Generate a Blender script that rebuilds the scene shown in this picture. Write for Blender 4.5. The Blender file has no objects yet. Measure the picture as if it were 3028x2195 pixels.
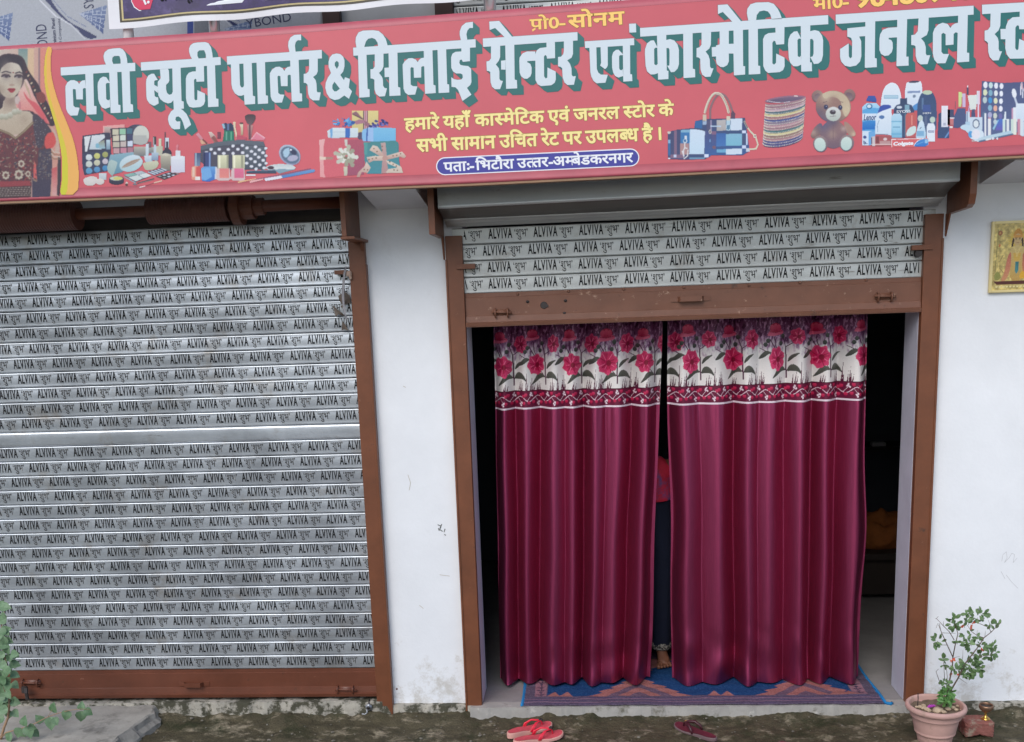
import bpy, bmesh, math, random
import numpy as np
from mathutils import Vector, Matrix, noise
from mathutils.geometry import tessellate_polygon
R = math.radians
random.seed(7); np.random.seed(7)
C = bpy.context.scene.collection
S = bpy.context.scene

# ------------------------------------------------------------------ camera, sky, sun, exposure
F, CX, CY = 3060.0, 1514.0, 1500.0                # focal length and principal point, in photo pixels
_vd = Vector((551, 15500, F)).normalized()        # world down, seen by the camera (right, down, forward)
_vr = -Vector((-40000, (551*40000-F*F)/15500, F)).normalized()
AX, AZ = _vr, -_vd
AY = AZ.cross(AX)
CAM = Vector((0, -5.5508, 2.2676))
def _ray(px, py):
    d = Vector(((px-CX)/F, (py-CY)/F, 1.0))
    return Vector((AX.dot(d), AY.dot(d), AZ.dot(d)))
def at(px, py, Y):                                # measured pixel -> point on the plane y = Y
    d = _ray(px, py); t = (Y-CAM.y)/d.y
    return CAM + d*t
def gz(px, py, Z):                                # measured pixel -> point on the level z = Z
    d = _ray(px, py); t = (Z-CAM.z)/d.z
    return CAM + d*t
cam = bpy.data.cameras.new('camera'); co = bpy.data.objects.new('camera', cam); C.objects.link(co)
wr = Vector((AX.x, AY.x, AZ.x)); wd = Vector((AX.y, AY.y, AZ.y)); wf = Vector((AX.z, AY.z, AZ.z))
m = Matrix((( wr.x, -wd.x, -wf.x, CAM.x), (wr.y, -wd.y, -wf.y, CAM.y), (wr.z, -wd.z, -wf.z, CAM.z), (0, 0, 0, 1)))
co.matrix_world = m
cam.sensor_width = 36; cam.lens = F/3028*36
cam.shift_y = (CY-2195/2)/3028
cam.clip_start = .05; cam.clip_end = 2000
S.camera = co
SUN_EL, SUN_AZ = 42, 202                          # degrees; azimuth measured clockwise from +y
W = bpy.data.worlds.new('World'); S.world = W; W.use_nodes = True
nt = W.node_tree; bg = nt.nodes['Background']
sky = nt.nodes.new('ShaderNodeTexSky'); sky.sky_type = 'NISHITA'; sky.sun_disc = False
sky.sun_elevation = R(SUN_EL); sky.sun_rotation = R(SUN_AZ)
sky.dust_density = 1.5; sky.air_density = 1.0; sky.ozone_density = 1.0
nt.links.new(sky.outputs[0], bg.inputs[0]); bg.inputs[1].default_value = 0.12
sl = bpy.data.lights.new('sun', 'SUN'); sl.energy = 1.1; sl.angle = R(40); sl.color = (1.0, .975, .94)
so = bpy.data.objects.new('sun', sl); C.objects.link(so)
sd = Vector((math.sin(R(SUN_AZ))*math.cos(R(SUN_EL)), math.cos(R(SUN_AZ))*math.cos(R(SUN_EL)), math.sin(R(SUN_EL))))
so.rotation_euler = sd.to_track_quat('Z', 'Y').to_euler(); so.location = (0, -8, 9)
S.view_settings.view_transform = 'Standard'; S.view_settings.look = 'None'
S.view_settings.exposure = 0.62; S.view_settings.gamma = 1.0
S.cycles.max_bounces = 8 if hasattr(S, 'cycles') else 8

# ------------------------------------------------------------------ helpers
def lin(c):
    return tuple((x/255/12.92 if x <= 10 else ((x/255+.055)/1.055)**2.4) for x in c)
def linA(a):
    a = np.clip(a, 0, 255)/255.0
    return np.where(a <= .04045, a/12.92, ((a+.055)/1.055)**2.4)
def sm(a): return a*a*(3-2*a)
class MB:
    def __init__(s): s.v = []; s.f = []
    def add(s, vs, fs):
        o = len(s.v); s.v += [tuple(p) for p in vs]; s.f += [tuple(i+o for i in f) for f in fs]
    def box(s, x0, x1, y0, y1, z0, z1, b=0.0):
        if b <= 0:
            s.add([(x0,y0,z0),(x1,y0,z0),(x1,y1,z0),(x0,y1,z0),(x0,y0,z1),(x1,y0,z1),(x1,y1,z1),(x0,y1,z1)],
                  [(0,3,2,1),(4,5,6,7),(0,1,5,4),(1,2,6,5),(2,3,7,6),(3,0,4,7)])
        else:
            bm = bmesh.new(); bmesh.ops.create_cube(bm, size=1)
            for v in bm.verts:
                v.co = Vector(((x0+x1)/2+v.co.x*(x1-x0), (y0+y1)/2+v.co.y*(y1-y0), (z0+z1)/2+v.co.z*(z1-z0)))
            bmesh.ops.bevel(bm, geom=bm.edges[:], offset=b, segments=2, affect='EDGES')
            s.bm(bm)
    def bm(s, bm):
        bm.verts.index_update()
        s.add([v.co[:] for v in bm.verts], [[v.index for v in f.verts] for f in bm.faces]); bm.free()
    def prism(s, prof, x0, x1, closed=True):       # profile of (y, z) points swept along x
        n = len(prof)
        vs = [(x0, y, z) for y, z in prof]+[(x1, y, z) for y, z in prof]
        fs = [(i, (i+1) % n, (i+1) % n+n, i+n) for i in range(n if closed else n-1)]
        if closed: fs += [tuple(range(n))[::-1], tuple(range(n, 2*n))]
        s.add(vs, fs)
    def tube(s, pts, r, n=8, cap=True):
        pts = [Vector(p) for p in pts]; k = len(pts)
        rr = r if isinstance(r, (list, tuple)) else [r]*k
        up = None; rings = []
        for i, p in enumerate(pts):
            t = (pts[min(i+1, k-1)]-pts[max(i-1, 0)]).normalized()
            if up is None:
                up = t.orthogonal().normalized()
            up = (up-t*up.dot(t)).normalized(); b = t.cross(up)
            rings.append([p+(up*math.cos(2*math.pi*j/n)+b*math.sin(2*math.pi*j/n))*rr[i] for j in range(n)])
        vs = [v for q in rings for v in q]
        fs = [(i*n+j, i*n+(j+1) % n, (i+1)*n+(j+1) % n, (i+1)*n+j) for i in range(k-1) for j in range(n)]
        if cap: fs += [tuple(range(n))[::-1], tuple(range((k-1)*n, k*n))]
        s.add(vs, fs)
    def lathe(s, prof, c, n=40, jit=0):            # profile of (radius, height)
        vs = []; k = len(prof)
        for r, z in prof:
            for j in range(n):
                a = 2*math.pi*j/n; vs.append((c[0]+r*math.cos(a), c[1]+r*math.sin(a), c[2]+z))
        fs = [(i*n+j, i*n+(j+1) % n, (i+1)*n+(j+1) % n, (i+1)*n+j) for i in range(k-1) for j in range(n)]
        s.add(vs, fs)
    def fan(s, pts):
        s.add(pts, [tuple(range(len(pts)))])
    def build(s, name, mat, parent=None, smooth=False, bev=0):
        me = bpy.data.meshes.new(name); me.from_pydata(s.v, [], s.f); me.update()
        o = bpy.data.objects.new(name, me); C.objects.link(o); o.parent = parent
        if mat: me.materials.append(mat)
        if smooth: me.polygons.foreach_set('use_smooth', [True]*len(me.polygons))
        if bev:
            b = o.modifiers.new('bevel', 'BEVEL'); b.width = bev; b.segments = 2; b.limit_method = 'ANGLE'; b.angle_limit = R(40)
        return o
def thing(name, label, cat, loc=(0, 0, 0), group=None):
    o = bpy.data.objects.new(name, None); C.objects.link(o); o.empty_display_size = .1
    tag(o, label, cat, group); o['_loc'] = 0; del o['_loc']
    return o
def tag(o, label=None, cat=None, group=None, kind=None):
    for k, v in (('label', label), ('category', cat), ('group', group), ('kind', kind)):
        if v: o[k] = v
    return o
def rebase(o, loc):                                # move an Empty to its base and keep its parts where they are
    loc = Vector(loc); o.location = loc
    for ch in o.children: ch.location = ch.location-loc

# ------------------------------------------------------------------ materials
def mat(name, col, rough=.7, metal=0.0, var=0.0, vscale=6.0, bump=0.0, bscale=40.0, spec=.5, col2=None, c2at=.6, c2w=.08, c2scale=3.0, coat=0.0, stretch=None):
    M = bpy.data.materials.new(name); M.use_nodes = True
    t = M.node_tree; N = t.nodes; L = t.links; P = N['Principled BSDF']
    P.inputs['Roughness'].default_value = rough; P.inputs['Metallic'].default_value = metal
    P.inputs['Specular IOR Level'].default_value = spec
    P.inputs['Coat Weight'].default_value = coat; P.inputs['Coat Roughness'].default_value = .2
    c = tuple(col)+(1,)
    P.inputs['Base Color'].default_value = c
    if var or col2 or bump:
        tc = N.new('ShaderNodeTexCoord'); src = tc.outputs['Object']
        if stretch:
            mp = N.new('ShaderNodeMapping'); mp.inputs['Scale'].default_value = stretch
            L.new(src, mp.inputs[0]); src = mp.outputs[0]
    last = None
    if var:
        n = N.new('ShaderNodeTexNoise'); n.inputs['Scale'].default_value = vscale; n.inputs['Detail'].default_value = 7; n.inputs['Roughness'].default_value = .65
        L.new(src, n.inputs['Vector'])
        mx = N.new('ShaderNodeMix'); mx.data_type = 'RGBA'; mx.blend_type = 'MIX'
        mx.inputs[6].default_value = tuple(x*(1-var) for x in col)+(1,); mx.inputs[7].default_value = tuple(min(1, x*(1+var)) for x in col)+(1,)
        mr = N.new('ShaderNodeMapRange'); mr.inputs[1].default_value = .3; mr.inputs[2].default_value = .7
        L.new(n.outputs['Fac'], mr.inputs[0]); L.new(mr.outputs[0], mx.inputs[0]); last = mx.outputs[2]
        L.new(last, P.inputs['Base Color'])
    if col2:
        n2 = N.new('ShaderNodeTexNoise'); n2.inputs['Scale'].default_value = c2scale; n2.inputs['Detail'].default_value = 9; n2.inputs['Roughness'].default_value = .7
        L.new(src, n2.inputs['Vector'])
        r2 = N.new('ShaderNodeMapRange'); r2.inputs[1].default_value = c2at-c2w; r2.inputs[2].default_value = c2at+c2w
        L.new(n2.outputs['Fac'], r2.inputs[0])
        mx2 = N.new('ShaderNodeMix'); mx2.data_type = 'RGBA'
        mx2.inputs[6].default_value = c; mx2.inputs[7].default_value = tuple(col2)+(1,)
        if last: L.new(last, mx2.inputs[6])
        L.new(r2.outputs[0], mx2.inputs[0]); L.new(mx2.outputs[2], P.inputs['Base Color'])
    if bump:
        n3 = N.new('ShaderNodeTexNoise'); n3.inputs['Scale'].default_value = bscale; n3.inputs['Detail'].default_value = 6
        L.new(src, n3.inputs['Vector'])
        b = N.new('ShaderNodeBump'); b.inputs['Strength'].default_value = bump; b.inputs['Distance'].default_value = .01
        L.new(n3.outputs['Fac'], b.inputs['Height']); L.new(b.outputs[0], P.inputs['Normal'])
    return M
def vcol_mat(name, rough=.6, spec=.4, coat=0, gain=1.0, weave=None):
    M = bpy.data.materials.new(name); M.use_nodes = True
    t = M.node_tree; P = t.nodes['Principled BSDF']
    a = t.nodes.new('ShaderNodeVertexColor'); a.layer_name = 'Col'
    t.links.new(a.outputs[0], P.inputs['Base Color'])
    P.inputs['Roughness'].default_value = rough; P.inputs['Specular IOR Level'].default_value = spec; P.inputs['Coat Weight'].default_value = coat
    if weave:
        tc = t.nodes.new('ShaderNodeTexCoord'); n = t.nodes.new('ShaderNodeTexNoise'); n.inputs['Scale'].default_value = weave; n.inputs['Detail'].default_value = 4
        b = t.nodes.new('ShaderNodeBump'); b.inputs['Strength'].default_value = .25; b.inputs['Distance'].default_value = .004
        t.links.new(tc.outputs['Object'], n.inputs['Vector']); t.links.new(n.outputs['Fac'], b.inputs['Height']); t.links.new(b.outputs[0], P.inputs['Normal'])
    return M
def wall_mat(name, col, dirt, zlow, zhigh):
    M = mat(name, col, rough=.88, var=.05, vscale=2.2, bump=.12, bscale=60, spec=.25)
    t = M.node_tree; N = t.nodes; L = t.links; P = N['Principled BSDF']
    base = P.inputs['Base Color'].links[0].from_socket
    g = N.new('ShaderNodeNewGeometry'); sx = N.new('ShaderNodeSeparateXYZ'); L.new(g.outputs['Position'], sx.inputs[0])
    n = N.new('ShaderNodeTexNoise'); n.inputs['Scale'].default_value = 9; n.inputs['Detail'].default_value = 10; n.inputs['Roughness'].default_value = .75
    L.new(g.outputs['Position'], n.inputs['Vector'])
    mr = N.new('ShaderNodeMapRange'); mr.inputs[1].default_value = zlow; mr.inputs[2].default_value = zhigh; mr.inputs[3].default_value = .20; mr.inputs[4].default_value = -.10
    L.new(sx.outputs[2], mr.inputs[0])
    ad = N.new('ShaderNodeMath'); ad.operation = 'ADD'; L.new(n.outputs['Fac'], ad.inputs[0]); L.new(mr.outputs[0], ad.inputs[1])
    r2 = N.new('ShaderNodeMapRange'); r2.inputs[1].default_value = .66; r2.inputs[2].default_value = .80; r2.inputs[4].default_value = .85; L.new(ad.outputs[0], r2.inputs[0])
    mx = N.new('ShaderNodeMix'); mx.data_type = 'RGBA'; mx.inputs[7].default_value = tuple(dirt)+(1,)
    L.new(base, mx.inputs[6]); L.new(r2.outputs[0], mx.inputs[0]); L.new(mx.outputs[2], P.inputs['Base Color'])
    return M
M_WALL = wall_mat('white_limewash', (.79, .81, .835), (.55, .53, .49), 0.0, .8)
M_JAMB = mat('jamb_paint', (.50, .50, .57), .85, var=.08, bump=.1)
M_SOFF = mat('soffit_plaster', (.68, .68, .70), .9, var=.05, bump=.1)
M_BROWN = mat('brown_enamel', lin((112, 66, 42)), .46, var=.22, vscale=5, bump=.08, bscale=25, col2=lin((160, 118, 96)), c2at=.675, c2w=.03, c2scale=24)
M_BROWND = mat('faded_brown_enamel', lin((116, 76, 58)), .5, var=.12, vscale=7, bump=.06, bscale=30, col2=lin((182, 150, 128)), c2at=.67, c2w=.05, c2scale=22)
M_RED = mat('red_brown_enamel', lin((102, 58, 41)), .42, var=.18, vscale=6, bump=.06, bscale=30, col2=lin((172, 124, 104)), c2at=.69, c2w=.04, c2scale=24)
M_DRUM = mat('dark_brown_drum', lin((92, 52, 42)), .5, var=.2, vscale=8, bump=.1)
M_STEEL = mat('galvanised_steel', (.57, .61, .65), .37, metal=.72, var=.20, vscale=3, bump=.05, bscale=18, col2=(.40, .37, .33), c2at=.66, c2w=.10, c2scale=5)
M_STEELW = mat('weathered_steel', (.52, .535, .52), .48, metal=.5, var=.12, vscale=6, bump=.06, bscale=24, col2=(.33, .30, .26), c2at=.66, c2w=.10, c2scale=7)
M_HOOD = mat('hood_steel', (.60, .62, .61), .42, metal=.3, var=.10, vscale=3, bump=.04, bscale=12, stretch=(.3, 1, 3))
M_DARK = mat('dark_iron', (.05, .042, .04), .55, metal=.4, var=.2)
M_GREYM = mat('grey_lock_metal', (.32, .33, .35), .4, metal=.6, var=.15)
M_CHROME = mat('chrome_pipe', (.80, .80, .81), .28, metal=.8)
M_WPOST = mat('white_pipe', (.86, .86, .87), .4, var=.04)
M_CONC = mat('threshold_concrete', (.34, .325, .30), .88, var=.16, vscale=7, bump=.35, bscale=35, col2=(.14, .13, .10), c2at=.62, c2w=.06, c2scale=9)
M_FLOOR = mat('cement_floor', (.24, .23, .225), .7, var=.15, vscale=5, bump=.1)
M_SLAB = mat('slab_concrete', (.33, .31, .275), .9, var=.22, vscale=6, bump=.4, bscale=30, col2=(.13, .12, .105), c2at=.60, c2w=.07, c2scale=5)
M_SILL = mat('crumbled_plaster', (.38, .355, .30), .92, var=.25, vscale=10, bump=.6, bscale=40, col2=(.065, .062, .040), c2at=.50, c2w=.04, c2scale=11)
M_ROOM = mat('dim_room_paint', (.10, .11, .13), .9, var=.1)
M_INK = mat('black_stencil_paint', (.012, .012, .013), .7, var=.2, col2=(.32, .32, .32), c2at=.67, c2w=.03, c2scale=22, spec=.2)
M_INK2 = mat('thin_stencil_paint', (.03, .028, .028), .7, var=.2, col2=(.34, .34, .33), c2at=.62, c2w=.05, c2scale=30)

def satin(name, col, rough, metal, aniso):
    M = mat(name, col, rough, metal=metal, var=.12, vscale=30, stretch=(14, 1, .35), bump=.05, bscale=60)
    t = M.node_tree; P = t.nodes['Principled BSDF']; tg = t.nodes.new('ShaderNodeTangent'); tg.direction_type = 'RADIAL'; tg.axis = 'Z'
    P.inputs['Anisotropic'].default_value = aniso; P.inputs['Anisotropic Rotation'].default_value = .25
    t.links.new(tg.outputs[0], P.inputs['Tangent']); return M

def scuffs(M, col, scale, stretch, lo, hi, amt):   # smears and scratches rubbed along the metal
    t = M.node_tree; N = t.nodes; L = t.links; P = N['Principled BSDF']; src = P.inputs['Base Color'].links[0].from_socket
    tc = N.new('ShaderNodeTexCoord'); mp = N.new('ShaderNodeMapping'); mp.inputs['Scale'].default_value = stretch; mp.inputs['Location'].default_value = (3.1, 1.7, .4); L.new(tc.outputs['Object'], mp.inputs[0])
    n = N.new('ShaderNodeTexNoise'); n.inputs['Scale'].default_value = scale; n.inputs['Detail'].default_value = 8; n.inputs['Roughness'].default_value = .72; L.new(mp.outputs[0], n.inputs['Vector'])
    r = N.new('ShaderNodeMapRange'); r.inputs[1].default_value = lo; r.inputs[2].default_value = hi; r.inputs[4].default_value = amt; L.new(n.outputs['Fac'], r.inputs[0])
    mx = N.new('ShaderNodeMix'); mx.data_type = 'RGBA'; mx.inputs[7].default_value = tuple(col)+(1,); L.new(src, mx.inputs[6]); L.new(r.outputs[0], mx.inputs[0]); L.new(mx.outputs[2], P.inputs['Base Color'])
scuffs(M_STEEL, (.13, .095, .07), 4, (1, 1, 9), .62, .70, .75); scuffs(M_STEEL, (.16, .17, .19), 1.3, (1, 1, 2.2), .48, .66, .38); scuffs(M_STEEL, (.80, .80, .80), 16, (.4, 1, 4), .68, .72, .7)
scuffs(M_STEELW, (.14, .11, .08), 5, (1, 1, 8), .62, .70, .7); scuffs(M_STEELW, (.80, .80, .80), 20, (.5, 1, 2), .67, .71, .8)
scuffs(M_HOOD, (.16, .13, .10), 4, (1, 1, 6), .60, .70, .6)
for M in (M_BROWN, M_BROWND, M_RED): scuffs(M, (.045, .03, .022), 9, (1, 1, 1), .63, .69, .7); scuffs(M, (.30, .22, .18), 30, (3, 1, .5), .70, .73, .7)
scuffs(M_CONC, (.55, .53, .48), 14, (1, 1, 1), .60, .66, .6)

scuffs(M_WALL, (.56, .55, .54), 2.6, (1, 1, .6), .62, .76, .30); scuffs(M_WALL, (.20, .18, .16), 75, (1, 1, .7), .755, .775, .75)

# ------------------------------------------------------------------ lettering from Blender's built-in font
_tc = {}
def glyphs(body, off=0.0, res=3, cut=None):
    key = (body, off, res, cut)
    if key in _tc: return _tc[key]
    c = bpy.data.curves.new('txt', 'FONT'); c.body = body; c.offset = off; c.resolution_u = res
    o = bpy.data.objects.new('txt', c); C.objects.link(o)
    dg = bpy.context.evaluated_depsgraph_get(); dg.update()
    me = bpy.data.meshes.new_from_object(o.evaluated_get(dg))
    bpy.data.objects.remove(o); bpy.data.curves.remove(c)
    bm = bmesh.new(); bm.from_mesh(me); bpy.data.meshes.remove(me)
    w = max((v.co.x for v in bm.verts), default=0)
    if cut is not None:                            # half form of a consonant: its upright stem is cut away
        bmesh.ops.bisect_plane(bm, geom=bm.verts[:]+bm.edges[:]+bm.faces[:], plane_co=(w-cut, 0, 0), plane_no=(1, 0, 0), clear_outer=True)
        w = w-cut
    bmesh.ops.triangulate(bm, faces=bm.faces[:])
    bm.verts.index_update()
    r = ([(v.co.x, v.co.y) for v in bm.verts], [tuple(v.index for v in f.verts) for f in bm.faces], w); bm.free()
    _tc[key] = r; return r
def line(parts, off=0.0, res=3, gap=.0):
    vs, fs, x = [], [], 0.0
    for p in parts:
        if p == ' ': x += .22; continue
        if isinstance(p, (int, float)): x += p; continue
        half = p.startswith('~')
        v, f, w = glyphs(p.strip('~'), off, res, (.235 if p == '~स~' else .19) if half else None)
        o = len(vs); vs += [(a+x, b) for a, b in v]; fs += [tuple(i+o for i in t) for t in f]; x += w+gap-(off*.5 if not half else off*2.0)
    return vs, fs, x

# ------------------------------------------------------------------ ground
def ground():
    xs = sorted(set([-300, -80, -20, -8, -5] + [round(-3.9+.018*i, 4) for i in range(380)] + [3.2, 5, 8, 20, 80, 300]))
    ys = sorted(set([-300, -80, -20, -8, -4, -2.5, -1.6, -1.1, -.85, -.7] + [round(-.62+.015*i, 4) for i in range(45)]))
    vs = []
    for y in ys:
        for x in xs:
            z = -.055
            if -3.95 < x < 3.1 and y > -.9:
                z += .020*noise.fractal(Vector((x*5, y*7, 1)), 1, 2, 5) + .006*noise.noise(Vector((x*40, y*40, 3)))
                z += (.034+.016*noise.noise(Vector((x*9, y*9, 8)))+.010*noise.noise(Vector((x*31, y*20, 2))))*max(0, 1-abs(y+.0)/.16)
            vs.append((x, y, z))
    nx = len(xs)
    fs = [(j*nx+i, j*nx+i+1, (j+1)*nx+i+1, (j+1)*nx+i) for j in range(len(ys)-1) for i in range(nx-1)]
    M = mat('mossy_concrete', lin((74, 68, 51)), .72, var=.38, vscale=14, bump=.8, bscale=70, col2=lin((142, 132, 112)), c2at=.59, c2w=.06, c2scale=8, spec=.3, stretch=(1, 1.6, 1))
    t = M.node_tree; N = t.nodes; L = t.links; P = N['Principled BSDF']
    src = P.inputs['Base Color'].links[0].from_socket
    tc = N.new('ShaderNodeTexCoord'); n = N.new('ShaderNodeTexNoise'); n.inputs['Scale'].default_value = 5; n.inputs['Detail'].default_value = 9; n.inputs['Roughness'].default_value = .7
    L.new(tc.outputs['Object'], n.inputs[0]); r = N.new('ShaderNodeMapRange'); r.inputs[1].default_value = .50; r.inputs[2].default_value = .64; L.new(n.outputs['Fac'], r.inputs[0])
    mx = N.new('ShaderNodeMix'); mx.data_type = 'RGBA'; mx.inputs[7].default_value = lin((48, 50, 30))+(1,); L.new(src, mx.inputs[6]); L.new(r.outputs[0], mx.inputs[0]); L.new(mx.outputs[2], P.inputs['Base Color'])
    scuffs(M, (.22, .20, .155), 55, (1, 1, 1), .67, .71, .6); scuffs(M, (.018, .017, .010), 40, (1, 1, 1), .63, .68, .7)
    b = MB(); b.add(vs, fs); o = b.build('ground', M, smooth=True); tag(o, kind='structure')
    b = MB(); b.add([(-300, -300, .0), (300, -300, .0), (300, -1.75, .0), (-300, -1.75, .0), (-300, -1.70, -.075), (300, -1.70, -.075)], [(0, 1, 2, 3), (3, 2, 5, 4)])
    tag(b.build('road', mat('pale_road', (.30, .285, .26), .9, var=.25, vscale=.35)), kind='structure')
    b = MB(); ex = [(-3.3+.35*noise.noise(Vector((i*.7, 4, 2)))-.05*i, -1.9-.45*i) for i in range(26)]
    b.add([(-300, y, .008) for x, y in ex]+[(x, y, .008) for x, y in ex], [(i, i+1, 27+i, 26+i) for i in range(25)])
    tag(b.build('added_dark_verge', mat('added_verge_green', (.035, .045, .022), .95, var=.4, vscale=3)), kind='structure')  # unseen dark verge, added to darken reflections in the left shutter
    b = MB(); nx_, ny_ = 160, 14; vs = []
    for j in range(ny_+1):
        for i in range(nx_+1):
            x = -60+120*i/nx_; q = j/ny_; yy = -13-9*q+max(0, -3.5-x)*.35*math.exp(-((x+9)/7)**2)*1.6
            hh = (1.3+1.4*noise.fractal(Vector((x*.13, 3, 1)), 1, 2, 4)+4.4*math.exp(-((x+9.5)/5)**2))*sm(min(1, q*2.2))
            vs.append((x, yy+.5*noise.noise(Vector((x*.9, q*5, 2))), -.06+hh+.35*noise.fractal(Vector((x*1.1, q*6, 7)), 1, 2, 4)*min(1, q*3)))
    b.add(vs, [(j*(nx_+1)+i+1, j*(nx_+1)+i, (j+1)*(nx_+1)+i, (j+1)*(nx_+1)+i+1) for j in range(ny_) for i in range(nx_)])
    tag(b.build('added_dark_bank', mat('added_bank_green', (.045, .06, .03), .95, var=.5, vscale=1.2)), kind='structure')  # unseen bank, added to cut horizon light and vary the metal reflections
ground()

def grit():
    b = MB(); rg = random.Random(4)
    for i in range(170):
        x = rg.uniform(-2.6, 2.3); y = -.02-abs(rg.gauss(0, .22)); s_ = rg.choice((.0025, .003, .004, .006, .009)) * rg.uniform(.7, 1.2)
        z = -.055+.020*noise.fractal(Vector((x*5, y*7, 1)), 1, 2, 5)+.034*max(0, 1-abs(y)/.16)+s_*.5
        bm = bmesh.new(); bmesh.ops.create_icosphere(bm, subdivisions=1, radius=1)
        for v in bm.verts: v.co = Vector((x+v.co.x*s_*rg.uniform(.8, 1.5), y+v.co.y*s_*rg.uniform(.8, 1.4), z+v.co.z*s_*.6))
        b.bm(bm)
    tag(b.build('loose_grit', mat('pale_grit', (.17, .155, .125), .95, var=.5, vscale=9)), 'loose pale grit and crumbs scattered on the mossy ground', 'grit', kind='stuff')
grit()

# ------------------------------------------------------------------ building
bld = thing('shop_building', 'white limewashed shop front with two shutter openings under a deep canopy', 'building')
WF = .04                                           # wall face
b = MB(); b.box(-1.255, -.648, WF, .27, -.3, 2.9); b.build('pillar', M_WALL, bld)
b = MB(); b.box(1.716, 5.2, WF, .27, -.3, 2.9); b.build('side_wall', M_WALL, bld)
b = MB(); b.box(-.6475, -.6445, .045, .269, .02, 2.76); b.build('jamb', M_JAMB, bld)
b = MB(); b.box(1.7125, 1.7155, .045, .269, .02, 2.76); b.build('jamb', M_JAMB, bld)
b = MB(); b.box(-5.2, -3.74, WF, .27, -.3, 2.9); b.build('side_wall', M_WALL, bld)
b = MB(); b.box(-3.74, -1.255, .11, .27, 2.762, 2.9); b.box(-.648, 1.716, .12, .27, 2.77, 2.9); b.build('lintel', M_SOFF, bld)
b = MB(); b.box(-5.2, 5.2, WF, .27, 2.9, 5.6); b.build('upper_wall', mat('grey_upper_wall', (.40, .41, .42), .9, var=.08), bld)
for x0, x1 in ((-1.09, -.82), (1.985, 2.75), (-4.4, -3.72)):
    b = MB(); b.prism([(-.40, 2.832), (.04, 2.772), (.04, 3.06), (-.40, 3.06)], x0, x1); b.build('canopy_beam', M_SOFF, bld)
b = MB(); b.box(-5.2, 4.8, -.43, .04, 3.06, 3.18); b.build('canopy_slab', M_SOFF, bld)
b = MB()
def rag_edge(x0, x1, yb, yf, z0, z1, amp, n, seed):
    vs = []
    for i in range(n+1):
        x = x0+(x1-x0)*i/n
        k = noise.fractal(Vector((x*9, seed, 0)), 1, 2, 4)
        y1 = yf-amp*.6*k; zt = z1+amp*.22*noise.noise(Vector((x*14, seed, 5)))
        vs += [(x, yb, zt), (x, y1, zt), (x, y1-.006, z0+(zt-z0)*.55+amp*.3*k), (x, y1-.010-amp*.2*abs(k), z0)]
    fs = [(4*i+j, 4*i+j+1, 4*i+4+j+1, 4*i+4+j) for i in range(n) for j in range(3)]
    return vs, fs
v, f = rag_edge(-.71, 1.80, .05, -.035, -.09, .018, .020, 150, 3); b.add(v, f); b.build('threshold', M_CONC, bld)
for e_ in ((-3.74, -1.22, .09, .0, -.09, .046, .03, 160, 9), (-1.22, -.71, .06, .0, -.09, .018, .03, 40, 21), (1.80, 4.2, .06, .0, -.09, .012, .03, 100, 31)):
    b = MB(); v, f = rag_edge(*e_); b.add(v, f); b.build('plinth', M_SILL, bld)
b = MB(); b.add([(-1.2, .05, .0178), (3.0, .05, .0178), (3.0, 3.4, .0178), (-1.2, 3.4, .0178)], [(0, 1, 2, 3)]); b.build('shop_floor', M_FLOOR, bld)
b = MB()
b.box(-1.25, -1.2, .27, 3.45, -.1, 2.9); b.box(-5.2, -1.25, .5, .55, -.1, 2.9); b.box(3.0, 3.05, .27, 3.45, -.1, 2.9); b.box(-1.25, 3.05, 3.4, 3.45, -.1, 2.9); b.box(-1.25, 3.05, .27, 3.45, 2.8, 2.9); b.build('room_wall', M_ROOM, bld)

def wall_marks(strokes, Y, w=.0016):
    b = MB()
    for P_ in strokes:
        q = [at(x, y, Y) for x, y in P_]
        for a, c in zip(q[:-1], q[1:]):
            d = (c-a).normalized(); n_ = Vector((-d.z, 0, d.x))*w; b.add([a-n_, c-n_, c+n_, a+n_], [(0, 1, 2, 3)])
    return b
wall_marks([[(1294, 1552), (1304, 1556), (1300, 1566), (1309, 1572)], [(1306, 1550), (1302, 1562)], [(1316, 1564), (1313, 1574)], [(1314, 1580), (1318, 1584)], [(1296, 1562), (1299, 1570)]], WF-.0012, .0026).build('wall_scrawl', mat('dark_mark', (.16, .17, .16), .9), bld)
wall_marks([[(2962, 1660), (2966, 1640), (2976, 1632), (2978, 1650), (2970, 1664), (2984, 1650), (2992, 1636), (3000, 1640), (2996, 1664), (3008, 1650)], [(2975, 1700), (2990, 1720), (3010, 1740)], [(2960, 1690), (2972, 1712)]], WF-.0012, .0009).build('wall_scrawl', mat('pale_scrawl', (.50, .50, .52), .9), bld)
wall_marks([[(1192, 1142), (1200, 1146)], [(1206, 1404), (1214, 1428), (1210, 1450)], [(1110, 1520), (1124, 1536)], [(1240, 1790), (1252, 1800)], [(1300, 1700), (1330, 1704)]], WF-.0012, .0014).build('wall_scrawl', mat('tan_smudge', (.50, .45, .38), .9), bld)
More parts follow.
